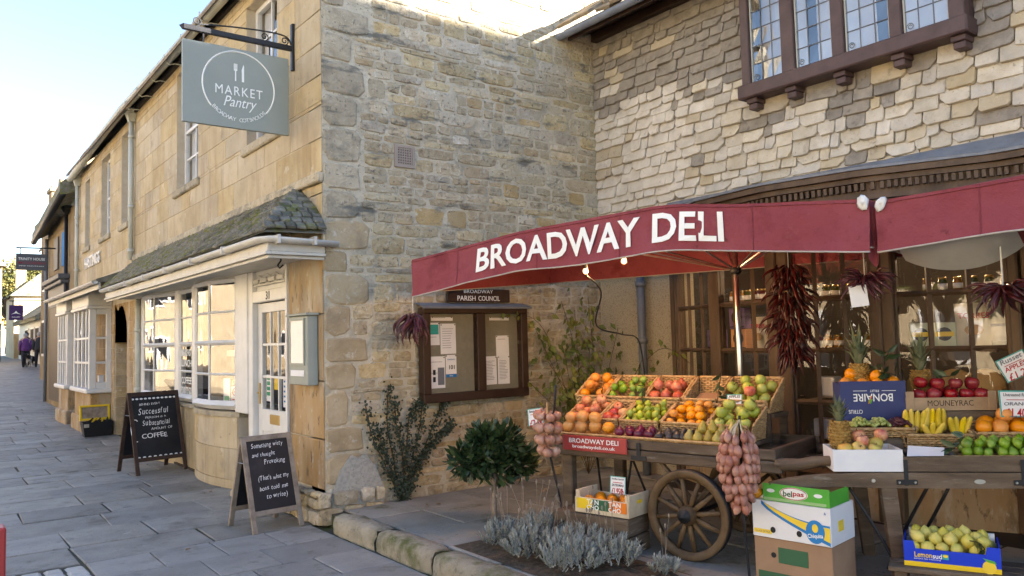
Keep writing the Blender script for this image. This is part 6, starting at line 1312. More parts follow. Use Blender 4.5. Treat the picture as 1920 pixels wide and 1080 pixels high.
def pineapple(label, m, r, h, crown):
    t = T('pineapple', label, 'pineapple', m @ Vector((0, 0, 0)), 'pineapples'); mb = MB(m); rows_ = 9; nn = 11; vs = []; mo = mk('pineapple eyes', [(.22, .12, .03), (.34, .20, .05), (.36, .26, .09)], 40, .7, .3, 90, .1) if 'pine' not in M else M['pine']; M['pine'] = mo
    for j in range(rows_):
        z = h*(j+.5)/rows_; rr = r*(.72+.42*math.sin(math.pi*(.12+.76*(j+.5)/rows_))*.75)
        for i in range(nn):
            a = 2*math.pi*(i+.5*(j % 2))/nn; c = Vector((rr*math.cos(a), rr*math.sin(a), z)); o = Vector((math.cos(a), math.sin(a), 0)); tng = Vector((-math.sin(a), math.cos(a), 0)); s = rr*.33
            mb.add([c+tng*s, c+Vector((0, 0, h/rows_*.62)), c-tng*s, c-Vector((0, 0, h/rows_*.62)), c+o*s*.35+Vector((0, 0, .0)), c+o*s*.8+Vector((0, 0, s*.35))], [(0, 1, 4), (1, 2, 4), (2, 3, 4), (3, 0, 4), (1, 5, 4)])
    mb.lathe([(r*.55, 0), (r*.92, h*.2), (r*.98, h*.5), (r*.9, h*.8), (r*.5, h)], 14); mb.build('body', mo, t)
    ml = M.setdefault('pineleaf', mk('grey green pineapple leaf', [(.075, .10, .055), (.13, .16, .09), (.20, .19, .11)], 12, .6, .1, 40, .2))
    for i in range(26):
        a = i*2.4; lv = i/26; l = crown*(.55+.75*lv)*rnd.uniform(.85, 1.1); o = Vector((math.cos(a), math.sin(a), 0)); tng = Vector((-math.sin(a), math.cos(a), 0)); k = .85*(1-lv)+.14; b0 = Vector((0, 0, h*.97+.02*lv))
        p1 = b0+o*.012; p2 = b0+o*l*k*.45+Vector((0, 0, l*.55)); p3 = b0+o*l*k*1.0+Vector((0, 0, l*(1.0-.25*k))); wd = .015
        MB(m).add([p1+tng*wd, p1-tng*wd, p2-tng*wd, p2+tng*wd, p3, p2+o*.004], [(0, 1, 5), (0, 5, 3), (1, 2, 5), (3, 5, 4), (5, 2, 4)]).build('leaf', ml, t)
pineapple('pineapple standing at the left end of the handcart beside the apples', C2 @ TR(-.15, .17, .885) @ RX(.05), .055, .17, .13)
pineapple('pineapple behind the navy box with tall leaves', C2 @ TR(.10, .66, 1.25) @ RX(.03), .055, .13, .22); pineapple('pineapple behind the red apples in the wooden crate', C2 @ TR(.49, .68, 1.19) @ RX(-.03), .055, .14, .19)
# navy citrus box standing upside down
bx = T('navy_citrus_box', 'navy citrus box printed BONAIRE FRUIT upside down, full of oranges', 'box', C2 @ Vector((.14, .6, 1.0)))
MB(C2).box(-.06, .34, .50, .508, 1.003, 1.27).build('front_panel', M['navy'], bx); MB(C2).box(.332, .34, .508, .70, 1.003, 1.255).build('side_panel', M['navy'], bx); MB(C2).box(-.06, -.052, .508, .70, 1.003, 1.255).build('side_panel', M['navy'], bx); MB(C2).box(-.052, .332, .692, .70, 1.003, 1.255).build('back_panel', M['navy'], bx); MB(C2).box(-.052, .332, .508, .692, 1.15, 1.16).build('base', M['card'], bx)
ft = lambda s, z: C2 @ FM((s, .499, z), (-1, 0, 0), (0, 0, -1))
text('BONAIRE', ft(.14, 1.165), M['signprint'], bx, w=.24, h=.05, bold=.01, extr=.0008); text('FRUIT', ft(.15, 1.208), M['signprint'], bx, w=.055, h=.015, extr=.0008); text('CITRUS', ft(.03, 1.075), M['signprint'], bx, w=.085, h=.025, extr=.0008)
for a, b in ((.02, .105), (.195, .28)): MB(C2).box(a, b, .4985, .4995, 1.207, 1.21).build('print_line', M['signprint'], bx)
MB(C2 @ FM((.125, .498, 1.135), (-1, 0, 0), (0, 0, -1))).add([(-.012, -.02, 0), (.0, .01, 0), (.016, .0, 0), (.012, -.018, 0)], [(0, 1, 2, 3)]).build('printed_leaf', M['green'], bx); MB(C2 @ FM((.13, .498, 1.155), (-1, 0, 0), (0, 0, -1))).add([(-.004, -.02, 0), (.004, -.02, 0), (.022, .03, 0), (.016, .03, 0)], [(0, 1, 2, 3)]).build('printed_stroke', M['orangep'], bx)
heap2('orange', -.045, .325, .515, .69, 1.215, 1.235, .04, 'orange on top of the navy BONAIRE box', 'orange', 'oranges in the navy box', layers=1); heap2('orange', -.02, .30, .53, .68, 1.26, 1.28, .036, 'orange heaped above the rim of the navy BONAIRE box', 'orange', 'upper oranges in the navy box', layers=1, keep=.35)
leaves('dark glossy leaves on the oranges of the navy box', [C2 @ Vector(p) for p in ((.30, .50, 1.30), (.24, .48, 1.32), (.18, .50, 1.33))], .085, M['bayleaf'], 8, 'leaf sprigs on the carts', (0, 0, .1)); leaves('long green leaves beside the pineapple behind the navy box', [C2 @ Vector(p) for p in ((.2, .62, 1.27), (.24, .6, 1.38), (.28, .6, 1.46))], .09, M['bayleaf'], 10, 'leaf sprigs on the carts', (0, 0, .2)); leaves('dark leaf sprig lying beside the limes', [C2 @ Vector(p) for p in ((.42, .05, .88), (.48, .07, .92), (.53, .1, .97))], .08, M['bayleaf'], 9, 'leaf sprigs on the carts', (-.3, 0, 0))
# printed wooden apple crate
mc = T('apple_crate', 'tan wooden crate printed MOUNEYRAC with dark red apples', 'crate', C2 @ Vector((.6, .6, 1.08)))
MB(C2).box(.335, .87, .495, .505, 1.078, 1.16, .002).build('front_panel', M['mcrate'], mc)
for s in (.335, .82): MB(C2).box(s, s+.05, .488, .4945, 1.078, 1.20, .002).build('corner_board', M['mcrate'], mc)
MB(C2).box(.335, .345, .506, .70, 1.078, 1.18).build('end_panel', M['mcrate'], mc); MB(C2).box(.86, .87, .506, .70, 1.078, 1.18).build('end_panel', M['mcrate'], mc); MB(C2).box(.346, .859, .506, .70, 1.078, 1.086).build('base', M['mcrate'], mc); MB(C2).box(.346, .859, .69, .70, 1.087, 1.16).build('back_panel', M['mcrate'], mc)
text('MOUNEYRAC', C2 @ FM((.60, .4945, 1.125), (1, 0, 0), (0, 0, 1)), M['darkwood'], mc, w=.27, h=.036, extr=.0006)
heap2('dark_apple', .39, .85, .50, .69, 1.13, 1.15, .047, 'dark red apple in the wooden MOUNEYRAC crate', 'apple', 'dark red apples in the crate', upright=.3, keep=.95)
leaves('narrow green leaves beside the second pineapple', [C2 @ Vector(p) for p in ((.52, .60, 1.22), (.58, .58, 1.28), (.64, .58, 1.29))], .08, M['bayleaf'], 8, 'leaf sprigs on the carts', (.5, 0, .2))
price('price card for oranges standing at the right end of the handcart', C2 @ FM((.93, .33, 1.13), (1, 0, -.02), (0, .15, 1)), .22, .16, [('Untreated Russian', 'ink', .12), ('ORANGES', 'ink', .13), ('\u00a31.40/lb', 'inkred', .34)])
price('price card half out of frame above the other at the right edge', C2 @ FM((1.0, .52, 1.35), (.9, 0, .42), (-.4, .1, 1)), .18, .15, [('Russet', 'ink', .2), ('APPLES', 'inkred', .2), ('\u00a31.20', 'inkred', .3)])

# ---------------------------------------------------------------- boxes on the ground
def carton(name, label, m, w, d, h, mat, parts=True):
    t = T(name, label, 'box', m @ Vector((w/2, d/2, 0)), 'boxes beside the handcart'); MB(m).box(0, w, 0, d, 0, h, .003).build('carton', mat, t); return t
BM = FM((4.035, 2.985, .39), (.143, -.99, 0), (.99, .143, 0))
b1 = carton('brown_box', 'plain brown cardboard box at the bottom of the stack', BM @ TR(-.0, .012, -.27), .47, .32, .266, M['card'])
MB(BM @ TR(0, .012, -.27)).box(.02, .45, -.0025, -.001, .02, .07).build('printed_band', M['boxgreen'], b1); MB(BM @ TR(0, .012, -.27)).box(.15, .33, -.0025, -.001, .13, .22).build('printed_panel', M['boxgreen'], b1)
for s in (.12, .3): MB(BM @ FM((s, .0115, -.10), (1, 0, 0), (0, 0, 1)) @ SC(.016, .016, .002)).lathe([(1, -.5), (1, .5)], 14).build('air_hole', M['black'], b1)
b2_ = carton('banana_box', 'white banana box printed with a yellow fruit band and blue oval', BM, .475, .33, .215, M['whitecard'])
fB = lambda s, z, d=-.002: BM @ FM((s, d, z), (1, 0, 0), (0, 0, 1))
def arc_band(m, pts_lo, pts_hi, mat, par, nm):
    mb = MB(m); n = len(pts_lo); mb.add([(x, y, 0) for x, y in pts_lo]+[(x, y, 0) for x, y in pts_hi], [(i, i+1, n+i+1, n+i) for i in range(n-1)]); return mb.build(nm, mat, par)
us = [i/12 for i in range(13)]
arc_band(fB(0, 0, -.0015), [(.06+.41*u, .205-.19*u**.75-.01) for u in us], [(.06+.41*u, .214-.095*u**.9+.012*math.sin(3.1*u)*-2) for u in us], M['skyblue'], b2_, 'printed_outline')
arc_band(fB(0, 0, -.0022), [(.075+.395*u, .203-.178*u**.75) for u in us], [(.075+.395*u, .206-.10*u**.9-.02*math.sin(3.1*u)) for u in us], M['bananaY'], b2_, 'printed_band')
MB(fB(.385, .075, -.003) @ SC(.055, .066, .001)).lathe([(1, -.5), (1, .5)], 24).build('printed_oval', M['skyblue'], b2_); text('Chiquita', fB(.385, .05, -.004) @ Matrix.Rotation(.12, 4, 'Z'), M['signprint'], b2_, w=.09, h=.03, bold=.015, extr=.0006)
MB(fB(.385, .095, -.0036) @ SC(.018, .024, .001)).lathe([(1, -.5), (1, .5)], 14).build('printed_motif', M['bananaY'], b2_)
MB(fB(.08, .035, -.0025)).box(-.07, .04, -.012, .012, 0, .0008).build('printed_label', M['bananaY'], b2_); text('CLASS EXTRA', fB(.065, .034, -.0034), M['ink'], b2_, w=.09, h=.012, extr=.0005); text('A', fB(.445, .185, -.003), M['inkblue'], b2_, w=.012, h=.015, extr=.0005)
for s in (.13, .29): MB(fB(s, .05, -.0035) @ SC(.016, .018, .001)).lathe([(1, -.5), (1, .5)], 14).build('air_hole', M['black'], b2_)
MB(BM @ TR(.4755, .1, .07)).box(0, .0015, 0, .07, 0, .06).build('printed_patch', M['bananaY'], b2_)
b3_ = T('green_tray', 'shallow green fruit tray lettered belpas on top of the banana box', 'box', BM @ Vector((.28, .15, .22)), 'boxes beside the handcart'); GM = BM @ TR(.075, .0, .218)
MB(GM).box(0, .40, 0, .006, 0, .10).build('front_panel', M['green'], b3_); MB(GM).box(0, .006, .0065, .27, 0, .085).build('side_panel', M['green'], b3_); MB(GM).box(.394, .40, .0065, .27, 0, .085).build('side_panel', M['green'], b3_); MB(GM).box(.0065, .3935, .264, .27, 0, .085).build('back_panel', M['card'], b3_); MB(GM).box(.0065, .3935, .0065, .2635, 0, .006).build('base', M['card'], b3_)
MB(GM @ FM((.19, -.001, .055), (1, 0, 0), (0, 0, 1)) @ SC(.085, .036, .001)).lathe([(1, -.5), (1, .5)], 26).build('printed_oval', M['signprint'], b3_); MB(GM @ FM((.19, -.0017, .055), (1, 0, 0), (0, 0, 1))).tube([(.08*math.cos(q), .033*math.sin(q), 0) for q in [i*.3 for i in range(22)]], .0018, 4).build('oval_ring', M['inkred'], b3_)
text('bel', GM @ FM((.155, -.003, .053), (1, 0, 0), (0, 0, 1)), M['boxgreen'], b3_, w=.055, h=.034, bold=.015, extr=.0006); text('pas', GM @ FM((.22, -.003, .05), (1, 0, 0), (0, 0, 1)), M['inkred'], b3_, w=.065, h=.028, bold=.015, extr=.0006)
for s in (.05, .335): MB(GM @ FM((s, -.001, .06), (1, 0, 0), (0, 0, 1)) @ SC(.025, .011, .001)).lathe([(1, -.5), (1, .5)], 16).build('printed_badge', M['signprint'], b3_)
MB(GM).box(.005, .38, -.0012, -.0004, .004, .02).build('printed_strip', mk('pale green print', [(.30, .50, .22)], 5, .6, 0, 10, 0), b3_)
put('satsuma', BM @ Vector((.02, .03, .245)), 'single satsuma left on the corner of the banana box', 'satsuma', None)
# blue lemon box on old boards
LMx = FM((4.385, 2.255, .30), (.41, -.912, 0), (.912, .41, 0)); lb = T('lemon_box', 'bright blue card box lettered Lemonsud full of lemons', 'box', LMx @ Vector((.22, .13, 0)), 'boxes beside the handcart')
mb = MB(LMx @ FM((0, .006, 0), (1, 0, 0), (0, 0, 1))); mb.prism([(0, 0), (.46, 0), (.46, .135), (.40, .135), (.39, .095), (.06, .095), (.05, .135), (0, .135)], 0, .006); mb.build('front_panel', M['blue'], lb)
for s in (0, .454): MB(LMx).box(s, s+.006, .0065, .26, 0, .135).build('side_panel', M['blue'], lb)
MB(LMx).box(.0065, .4535, .254, .26, 0, .10).build('back_panel', M['whitecard'], lb); MB(LMx).box(.0065, .4535, .0065, .2535, 0, .006).build('base', M['card'], lb)
for s in (.02, .40): MB(LMx).box(s, s+.045, .235, .2535, .10, .155).build('corner_flap', M['whitecard'], lb)
MB(LMx).box(0, .46, -.0015, -.0005, 0, .026).build('printed_band', M['yellow'], lb); fL = lambda s, z: LMx @ FM((s, -.002, z), (1, 0, 0), (0, 0, 1))
text('Lemon', fL(.095, .065), M['bananaY'], lb, w=.085, h=.028, bold=.012, extr=.0006); text('sud', fL(.163, .063), M['signprint'], lb, w=.045, h=.026, bold=.012, extr=.0006); text('LIMONI PER PASSIONE', fL(.115, .043), M['signprint'], lb, w=.13, h=.006, extr=.0005)
MB(fL(.203, .063)).box(-.015, .015, -.014, .014, 0, .0006).build('printed_badge', M['inkteal'], lb); MB(fL(.203, .068) @ SC(.012, .008, .002)).lathe([(1, -.5), (1, .5)], 14).build('printed_sun', M['bananaY'], lb)
MB(fL(.405, .03) @ SC(.032, .035, .0015)).lathe([(1, -.5), (1, .5)], 20).build('printed_lemon', M['bananaY'], lb); MB(fL(.41, .065)).add([(-.035, .012, .001), (-.01, -.008, .001), (.03, -.015, .001), (.02, .0, .001)], [(0, 1, 2, 3)]).build('printed_leaf', M['green'], lb)
heap('lemon', LMx @ TR(.015, .015, 0), .43, .235, .06, .07, .036, 'pale lemon in the blue lemon box', 'lemon', 'lemons in the blue box', upright=1.4, keep=.97)
leaves('lemon leaves lying on the fruit of the blue box', [LMx @ Vector(p) for p in ((.30, .05, .15), (.36, .03, .15), (.39, .01, .12))], .06, M['bayleaf'], 5, 'leaf sprigs on the carts')
ob = T('old_pallet', 'old dark boards under the blue lemon box', 'pallet', LMx @ Vector((.2, .15, -.18)))
for i in range(3): MB(LMx).box(-.08, .60, -.05+.12*i, .06+.12*i, -.03, -.003, .005).build('plank', M['oldwood'], ob)
for s in (-.05, .45): MB(LMx).box(s, s+.06, -.03, .28, -.18, -.032).build('bearer', M['oldwood'], ob)

# ---------------------------------------------------------------- noticeboard on the gable
ntb = T('notice_board', 'dark framed glazed parish notice board on the stone gable', 'notice board', (4.52, YC, 1.0)); Y = YC-.03
mb = MB(); x0, x1, xm, z0, z1 = 3.885, 5.165, 4.57, 1.005, 1.93; f = .085
mb.box(x0, x1, Y-.10, Y, z0, z0+f, .006); mb.box(x0, x1, Y-.10, Y, z1-.06, z1, .006); mb.box(x0, x0+f, Y-.10, Y, z0+f, z1-.06, .006); mb.box(x1-f, x1, Y-.10, Y, z0+f, z1-.06, .006); mb.box(xm-.05, xm+.05, Y-.10, Y, z0+f, z1-.06, .006); mb.build('frame', M['darkwood'], ntb)
mb = MB(); mb.add([(x0-.03, Y-.14, z1+.004), (x1+.03, Y-.14, z1+.004), (x1+.03, Y+.02, z1+.05), (x0-.03, Y+.02, z1+.05), (x0-.03, Y-.14, z1-.014), (x1+.03, Y-.14, z1-.014)], [(0, 1, 2, 3), (0, 4, 5, 1)]); mb.build('lead_cap', M['lead'], ntb)
MB().box(x0+f, x1-f, Y-.02, Y-.01, z0+f, z1-.06).build('pinboard', M['board'], ntb)
for a, b in ((x0+f, xm-.05), (xm+.05, x1-f)): MB().quad((a, Y-.085, z0+f), (b, Y-.085, z0+f), (b, Y-.085, z1-.06), (a, Y-.085, z1-.06)).build('pane', M['glassn'], ntb)
mb = MB(); mb.box(4.20, 4.98, YC-.075, YC-.05, 1.985, 2.12, .006); hb = mb.build('header_board', M['darkwood'], ntb)
text('BROADWAY', FM((4.58, YC-.076, 2.095), (1, 0, 0), (0, 0, 1)), M['signprint'], hb, w=.36, h=.035, extr=.0008); text('PARISH', FM((4.43, YC-.076, 2.025), (1, 0, 0), (0, 0, 1)), M['signprint'], hb, w=.22, h=.05, bold=.004, extr=.0008); text('COUNCIL', FM((4.71, YC-.076, 2.025), (1, 0, 0), (0, 0, 1)), M['signprint'], hb, w=.27, h=.05, bold=.004, extr=.0008)
def sheet(label, x, z, w, h, lines=6, mat='paper', title=None, extra=None):
    t = T('notice_sheet', label, 'notice', (x+w/2, Y-.025, z), 'sheets on the notice board'); m = FM((x, Y-.024+rnd.uniform(-.001, .001), z), (1, 0, rnd.uniform(-.01, .01)), (0, 0, 1)); MB(m).box(0, w, 0, h, 0, .001).build('sheet', M[mat], t)
    for i in range(lines):
        zz = h*(.82-.7*i/max(lines, 1)); MB(m).box(w*.12, w*rnd.uniform(.6, .9), zz, zz+.004, .0012, .0018).build('text_line', M['ink'], t)
    if extra: extra(m, t, w, h)
    for px_ in (.06, .94): MB(m @ TR(w*px_, h*.96, .001)).lathe([(.006, 0), (.005, .006)], 8).build('pin', M['black'], t)
sheet('narrow white title strip at the top of the left pane', 4.02, 1.80, .25, .035, 1); sheet('narrow white title strip at the top of the right pane', 4.72, 1.80, .25, .03, 1)
sheet('small poster with teal picture at the upper left of the notice board', 3.99, 1.56, .125, .22, 3, extra=lambda m, t, w, h: MB(m).box(.01, w-.01, h*.48, h*.92, .002, .0025).build('picture', M['inkteal'], t))
sheet('tall white text sheet in the middle of the left pane', 4.125, 1.47, .18, .30, 9); sheet('white sheet with two photographs at the lower left of the notice board', 3.99, 1.14, .18, .31, 2, extra=lambda m, t, w, h: (MB(m).box(.04, .07, .13, .18, .002, .0025).build('photograph', M['inkblack'], t), MB(m).box(.04, .07, .06, .11, .002, .0025).build('photograph', M['inkblack'], t), MB(m).box(.095, .17, .03, .2, .002, .0025).build('text_block', M['ink'], t)))
def n101(m, t, w, h):
    MB(m).box(0, w, 0, h*.14, .002, .0025).build('blue_band', M['inkblue'], t); text('101', m @ TR(w*.55, h*.45, .003), M['inkblack'], t, w=.065, h=.042, bold=.02, extr=.0006); text('CALL OUR LOCAL POLICE', m @ TR(w*.5, h*.8, .003), M['inkblue'], t, w=.09, h=.012, extr=.0005); text('Direct', m @ TR(w*.5, h*.07, .003), M['signprint'], t, w=.04, h=.014, extr=.0005)
sheet('white notice numbered 101 with a blue foot band', 4.18, 1.24, .125, .22, 0, extra=n101)
sheet('plain white sheet at the upper right of the right pane', 4.80, 1.42, .165, .22, 1); sheet('white text page at the lower left of the right pane', 4.645, 1.14, .155, .29, 13); sheet('white text page at the lower right of the right pane', 4.815, 1.14, .15, .29, 13)

# ---------------------------------------------------------------- menu case, shop window stickers
mn = T('menu_case', 'grey green glazed menu case fixed to the brown stone pier', 'menu case', (2.87, 7.0, 1.23))
MB().box(2.815, 2.915, 6.78, 7.225, 1.23, 1.862, .006).build('case', M['sage'], mn); MB().box(2.79, 2.917, 6.75, 7.25, 1.864, 1.885, .004).build('top', M['sage'], mn); MB().box(2.811, 2.8145, 6.86, 7.17, 1.43, 1.82).build('menu_sheet', M['paper'], mn); MB().box(2.808, 2.8135, 6.86, 7.17, 1.31, 1.365).build('name_strip', M['paper'], mn); MB().quad((2.806, 7.17, 1.43), (2.806, 6.86, 1.43), (2.806, 6.86, 1.82), (2.806, 7.17, 1.82)).build('pane', M['glassn'], mn)
mb = MB(); mb.box(2.802, 2.815, 6.84, 6.86, 1.41, 1.84); mb.box(2.802, 2.815, 7.17, 7.19, 1.41, 1.84); mb.box(2.802, 2.815, 6.86, 7.17, 1.41, 1.43); mb.box(2.802, 2.815, 6.86, 7.17, 1.82, 1.84); mb.build('door_frame', M['sage'], mn)
def sticker(label, m, w, h, mat, deco=None, cat='sticker'):
    t = T('window_sign', label, cat, m @ Vector((0, 0, 0)), 'signs in the shop windows'); MB(m).box(-w/2, w/2, -h/2, h/2, -.001, 0).build('card', M[mat], t)
    if deco: deco(m, t)
def nosmoke(m, t):
    MB(m @ TR(0, .03, .001)).tube([(.038*math.cos(q), .038*math.sin(q), 0) for q in [i*.35 for i in range(19)]], .006, 4).build('red_ring', M['inkred'], t); MB(m @ TR(0, .03, .001)).tube([(-.027, .027, 0), (.027, -.027, 0)], .005, 4).build('red_bar', M['inkred'], t); MB(m @ TR(0, .03, .0005)).box(-.028, .028, -.004, .004, 0, .001).build('cigarette', M['inkblack'], t); MB(m @ TR(0, -.05, .0005)).box(-.045, .045, -.015, .0, 0, .001).build('text_line', M['inkred'], t)
pb = bow(9.02, 10.62, .17, 3); u_ = Vector((pb[0][0]-pb[1][0], pb[0][1]-pb[1][1], 0)).normalized(); ce = lambda f, z: Vector((pb[1][0]+(pb[0][0]-pb[1][0])*f+.04, pb[1][1]+(pb[0][1]-pb[1][1])*f, z))
sticker('white no smoking sign in the lower corner of the near bow window', FM(ce(.78, 1.05), u_, (0, 0, 1)), .13, .19, 'paper', nosmoke); sticker('green rating sticker above the no smoking sign', FM(ce(.78, 1.19), u_, (0, 0, 1)), .10, .06, 'inkgreen'); sticker('tall pale blue poster beside the no smoking sign', FM(ce(.50, 1.10), u_, (0, 0, 1)), .13, .27, 'paper', lambda m, t: MB(m).box(-.05, .05, -.12, -.07, 0, .001).build('picture', M['inkgreen'], t)); sticker('small cream card high in the near bow window', FM(ce(.66, 1.52), u_, (0, 0, 1)), .16, .07, 'crate')
sticker('green leaflet in the lower left pane of the white door', FM((XF+.06, 8.25, 1.15), (0, -1, 0), (0, 0, 1)), .13, .28, 'paper', lambda m, t: [MB(m).box(-.05, .05, .03+.055*i, .07+.055*i, 0, .001).build('print', M['inkgreen'], t) for i in (-2, -1, 0, 1)]); sticker('yellow warning sticker in the middle pane of the white door', FM((XF+.06, 8.02, 1.2), (0, -1, 0), (0, 0, 1)), .14, .12, 'yellow'); sticker('white opening hours card in the right pane of the white door', FM((XF+.06, 7.79, 1.12), (0, -1, 0), (0, 0, 1)), .10, .30, 'paper', lambda m, t: [MB(m).box(-.03, .03, .1-.05*i, .12-.05*i, 0, .001).build('text_line', M['inkblue'], t) for i in range(5)])
tw = FM((XF-.024, 11.09, 1.45), (0, -1, 0), (0, 0, 1)); ws = T('window_lettering', 'white painted words in the narrow flat window pane', 'lettering', (XF, 11.09, 1.0))
for s, z in (('BREAKFAST', 1.53), ('LUNCH', 1.39), ('COFFEE', 1.16), ('FOOD TO GO', 1.03)): text(s, FM((XF-.03, 11.09, z), (0, -1, 0), (0, 0, 1)), M['signprint'], ws, w=.48, h=.09, bold=.005, extr=.001)
for i, (y, l) in enumerate(((9.6, 'dark potted plant shape standing inside the near bow window'), (12.4, 'dark potted plant shape standing inside the far bow window'))):
    t = T('potted_plant', l, 'plant', (3.3, y, .95)); MB().lathe([(.06, .95), (.085, 1.08)], 12, TR(3.3, y, 0)).build('pot', M['card'], t); leaf_crown('foliage', [(3.3, y, 1.22, .14, .14, .15)], 160, .09, M['bayleaf'], t)
MB().box(XF+.1, XF+.5, 9.1, 13.5, .86, .9).build('window_shelf', M['offwhite'], shop)

# ---------------------------------------------------------------- chalkboards
def chalk(s, m, par, w, h, shear=.15, bold=-.006, jit=1):
    """hand lettered line: every letter a little turned, raised and sized on its own"""
    acc = MB(); cur = 0
    for ch in s:
        if ch == ' ': cur += .34; continue
        me = text_mesh(ch, 1, bold, shear, .001, 'LEFT'); xs = [v.co.x for v in me.vertices]; x0, x1 = min(xs), max(xs); a = rnd.uniform(-.10, .10)*jit; k = 1+rnd.uniform(-.12, .12)*jit; dy = rnd.uniform(-.05, .05)*jit
        acc.add([(cur+((v.co.x-x0)*math.cos(a)-v.co.y*math.sin(a))*k, dy+((v.co.x-x0)*math.sin(a)+v.co.y*math.cos(a))*k, .0008 if v.co.z > 0 else 0) for v in me.vertices], [tuple(p.vertices) for p in me.polygons]); cur += (x1-x0)*k+.075; bpy.data.meshes.remove(me)
    ys = [v[1] for v in acc.v]; y0, y1 = min(ys), max(ys); sx, sy = w/cur, h/(y1-y0); acc.v = [tuple(m @ Vector(((x-cur/2)*sx, (y-(y0+y1)/2)*sy+.04*h*math.sin(x*1.3), z))) for x, y, z in acc.v]
    return acc.build('lettering', M['chalkw'], par)
def aboard(label, m, w, h, spread, fw2_, matf, foot, writer, backx=None):
    """folding A board: two leaning frames with legs; local x across, y back, z up"""
    t = T('chalkboard_sign', label, 'chalkboard', m @ Vector((0, spread/2, 0)), 'pavement chalkboards')
    L0 = math.hypot(h, spread/2); ang = math.atan2(spread/2, h)
    for sgn in (1, -1):
        mm = m @ (Matrix.Identity(4) if sgn > 0 else TR(0, spread, 0) @ RZ(math.pi)) @ RX(-ang) @ TR(0, 0, 0); nm = 'front' if sgn > 0 else 'back'
        mb = MB(mm)
        for s in (-w/2, w/2-fw2_): mb.box(s, s+fw2_, -.012, .012, 0, L0, .003)
        mb.box(-w/2+fw2_, w/2-fw2_, -.0115, .0115, L0-fw2_, L0, .003); mb.box(-w/2+fw2_, w/2-fw2_, -.0115, .0115, foot, foot+fw2_, .003); fr_ = mb.build(nm+'_frame', matf, t)
        MB(mm).box(-w/2+fw2_, w/2-fw2_, -.004, .006, foot+fw2_, L0-fw2_).build('slate_panel', M['chalk'], fr_)
        if sgn > 0: writer(mm @ FM((0, -.0045, 0), (1, 0, 0), (0, 0, 1)), fr_, L0)
    for s in (-w/2+.01, w/2-.01): MB(m).tube([(s, spread/2*.72+.005, h*.72), (s, spread*.64, h*.72)], .004, 4).build('stay_chain', M['steel'], t)
def wr1(m, p, L0):
    for s, z, w_, h_, x in (('Something witty', .80, .30, .055, -.0), ('and thought', .715, .22, .05, -.045), ('Provoking', .64, .20, .055, .05), ("(That's what my", .49, .29, .055, .02), ('boss told me', .40, .27, .045, .01), ('to write)', .315, .20, .055, .03)): chalk(s, m @ TR(x, z*L0/.90, 0) @ RZ(.03), p, w_, h_, .2)
a1 = FM((2.545, 6.79, 0), (.995, .10, 0), (-.10, .995, 0))
aboard('pale wooden framed chalkboard with handwritten joke near the corner', a1, .475, .80, .50, .045, M['greywood'], .14, wr1)
def wr2(m, p, L0):
    k = L0/1.03
    for s, z, w_, h_, x, b in (('BEHIND EVERY', .875, .27, .032, -.06, 0), ('Successful', .785, .40, .085, -.02, .01), ('PERSON IS A', .705, .27, .03, .0, 0), ('Substantial', .635, .36, .075, .0, .01), ('AMOUNT OF', .56, .28, .035, .06, 0), ('COFFEE', .475, .33, .07, -.04, .02)): chalk(s, m @ TR(x, z*k, 0) @ RZ(.03), p, w_, h_, .3 if b == .01 else 0, b*.5-.006)
    for z, n in ((.945, 11), (.215, 9)):
        for i in range(n): MB(m @ TR(-.27+.54*i/(n-1), z*k, 0) @ SC(.02, .012, .001)).lathe([(1, -.5), (1, .5)], 10).build('chalk_dot', M['chalkw'], p)
    MB(m @ TR(-.27, .55*k, 0)).tube([(.0+.06*math.cos(q), .16*math.sin(q)*.9, 0) for q in [1.0+i*.35 for i in range(12)]], .006, 4).build('chalk_swirl', M['chalkw'], p)
a2 = FM((2.565, 10.92, 0), (.985, .17, 0), (-.17, .985, 0))
aboard('dark framed chalkboard about coffee standing by the bow window', a2, .66, 1.03, .62, .05, M['brownwood'], .17, wr2)

# ---------------------------------------------------------------- hanging signs
hs_ = T('hanging_sign', 'sage green hanging sign lettered MARKET Pantry on an iron bracket', 'sign', (2.4, 7.3, 3.6)); ys_ = 7.3
MB().box(1.872, 2.862, ys_, ys_+.035, 3.632, 4.394, .003).build('panel', M['sage'], hs_)
mS = lambda x, z: FM((x, ys_-.004, z), (1, 0, 0), (0, 0, 1)); cx_, cz_ = 2.38, 4.03
MB().tube([(cx_+.335*math.cos(q), ys_-.001, cz_+.335*math.sin(q)) for q in [math.radians(-40+260*i/48) for i in range(49)]], .0075, 4).build('ring', M['signprint'], hs_)
text('MARKET', mS(cx_, 3.985), M['signprint'], hs_, w=.44, h=.085, bold=0, extr=.0008, space=1.2); text('Pantry', mS(cx_+.01, 3.865), M['signprint'], hs_, w=.31, h=.13, shear=.35, extr=.0008)
arcw = 'BROADWAY COTSWOLDS'
for i, chh in enumerate(arcw):
    if chh == ' ': continue
    q = math.radians(-140+100*(i+.5)/len(arcw)); p = (cx_+.335*math.cos(q), cz_+.335*math.sin(q)); text(chh, mS(*p) @ RZ(q+math.pi/2), M['signprint'], hs_, size=.052, extr=.0008, name='letter')
mb = MB(mS(cx_-.035, 4.19)); mb.box(-.006, .006, -.11, .0, 0, .001)
for i in (-1, 0, 1): mb.box(i*.012-.004, i*.012+.004, .0, .055, 0, .001)
mb.box(-.016, .016, -.012, .002, 0, .0012); mb.build('fork_emblem', M['signprint'], hs_)
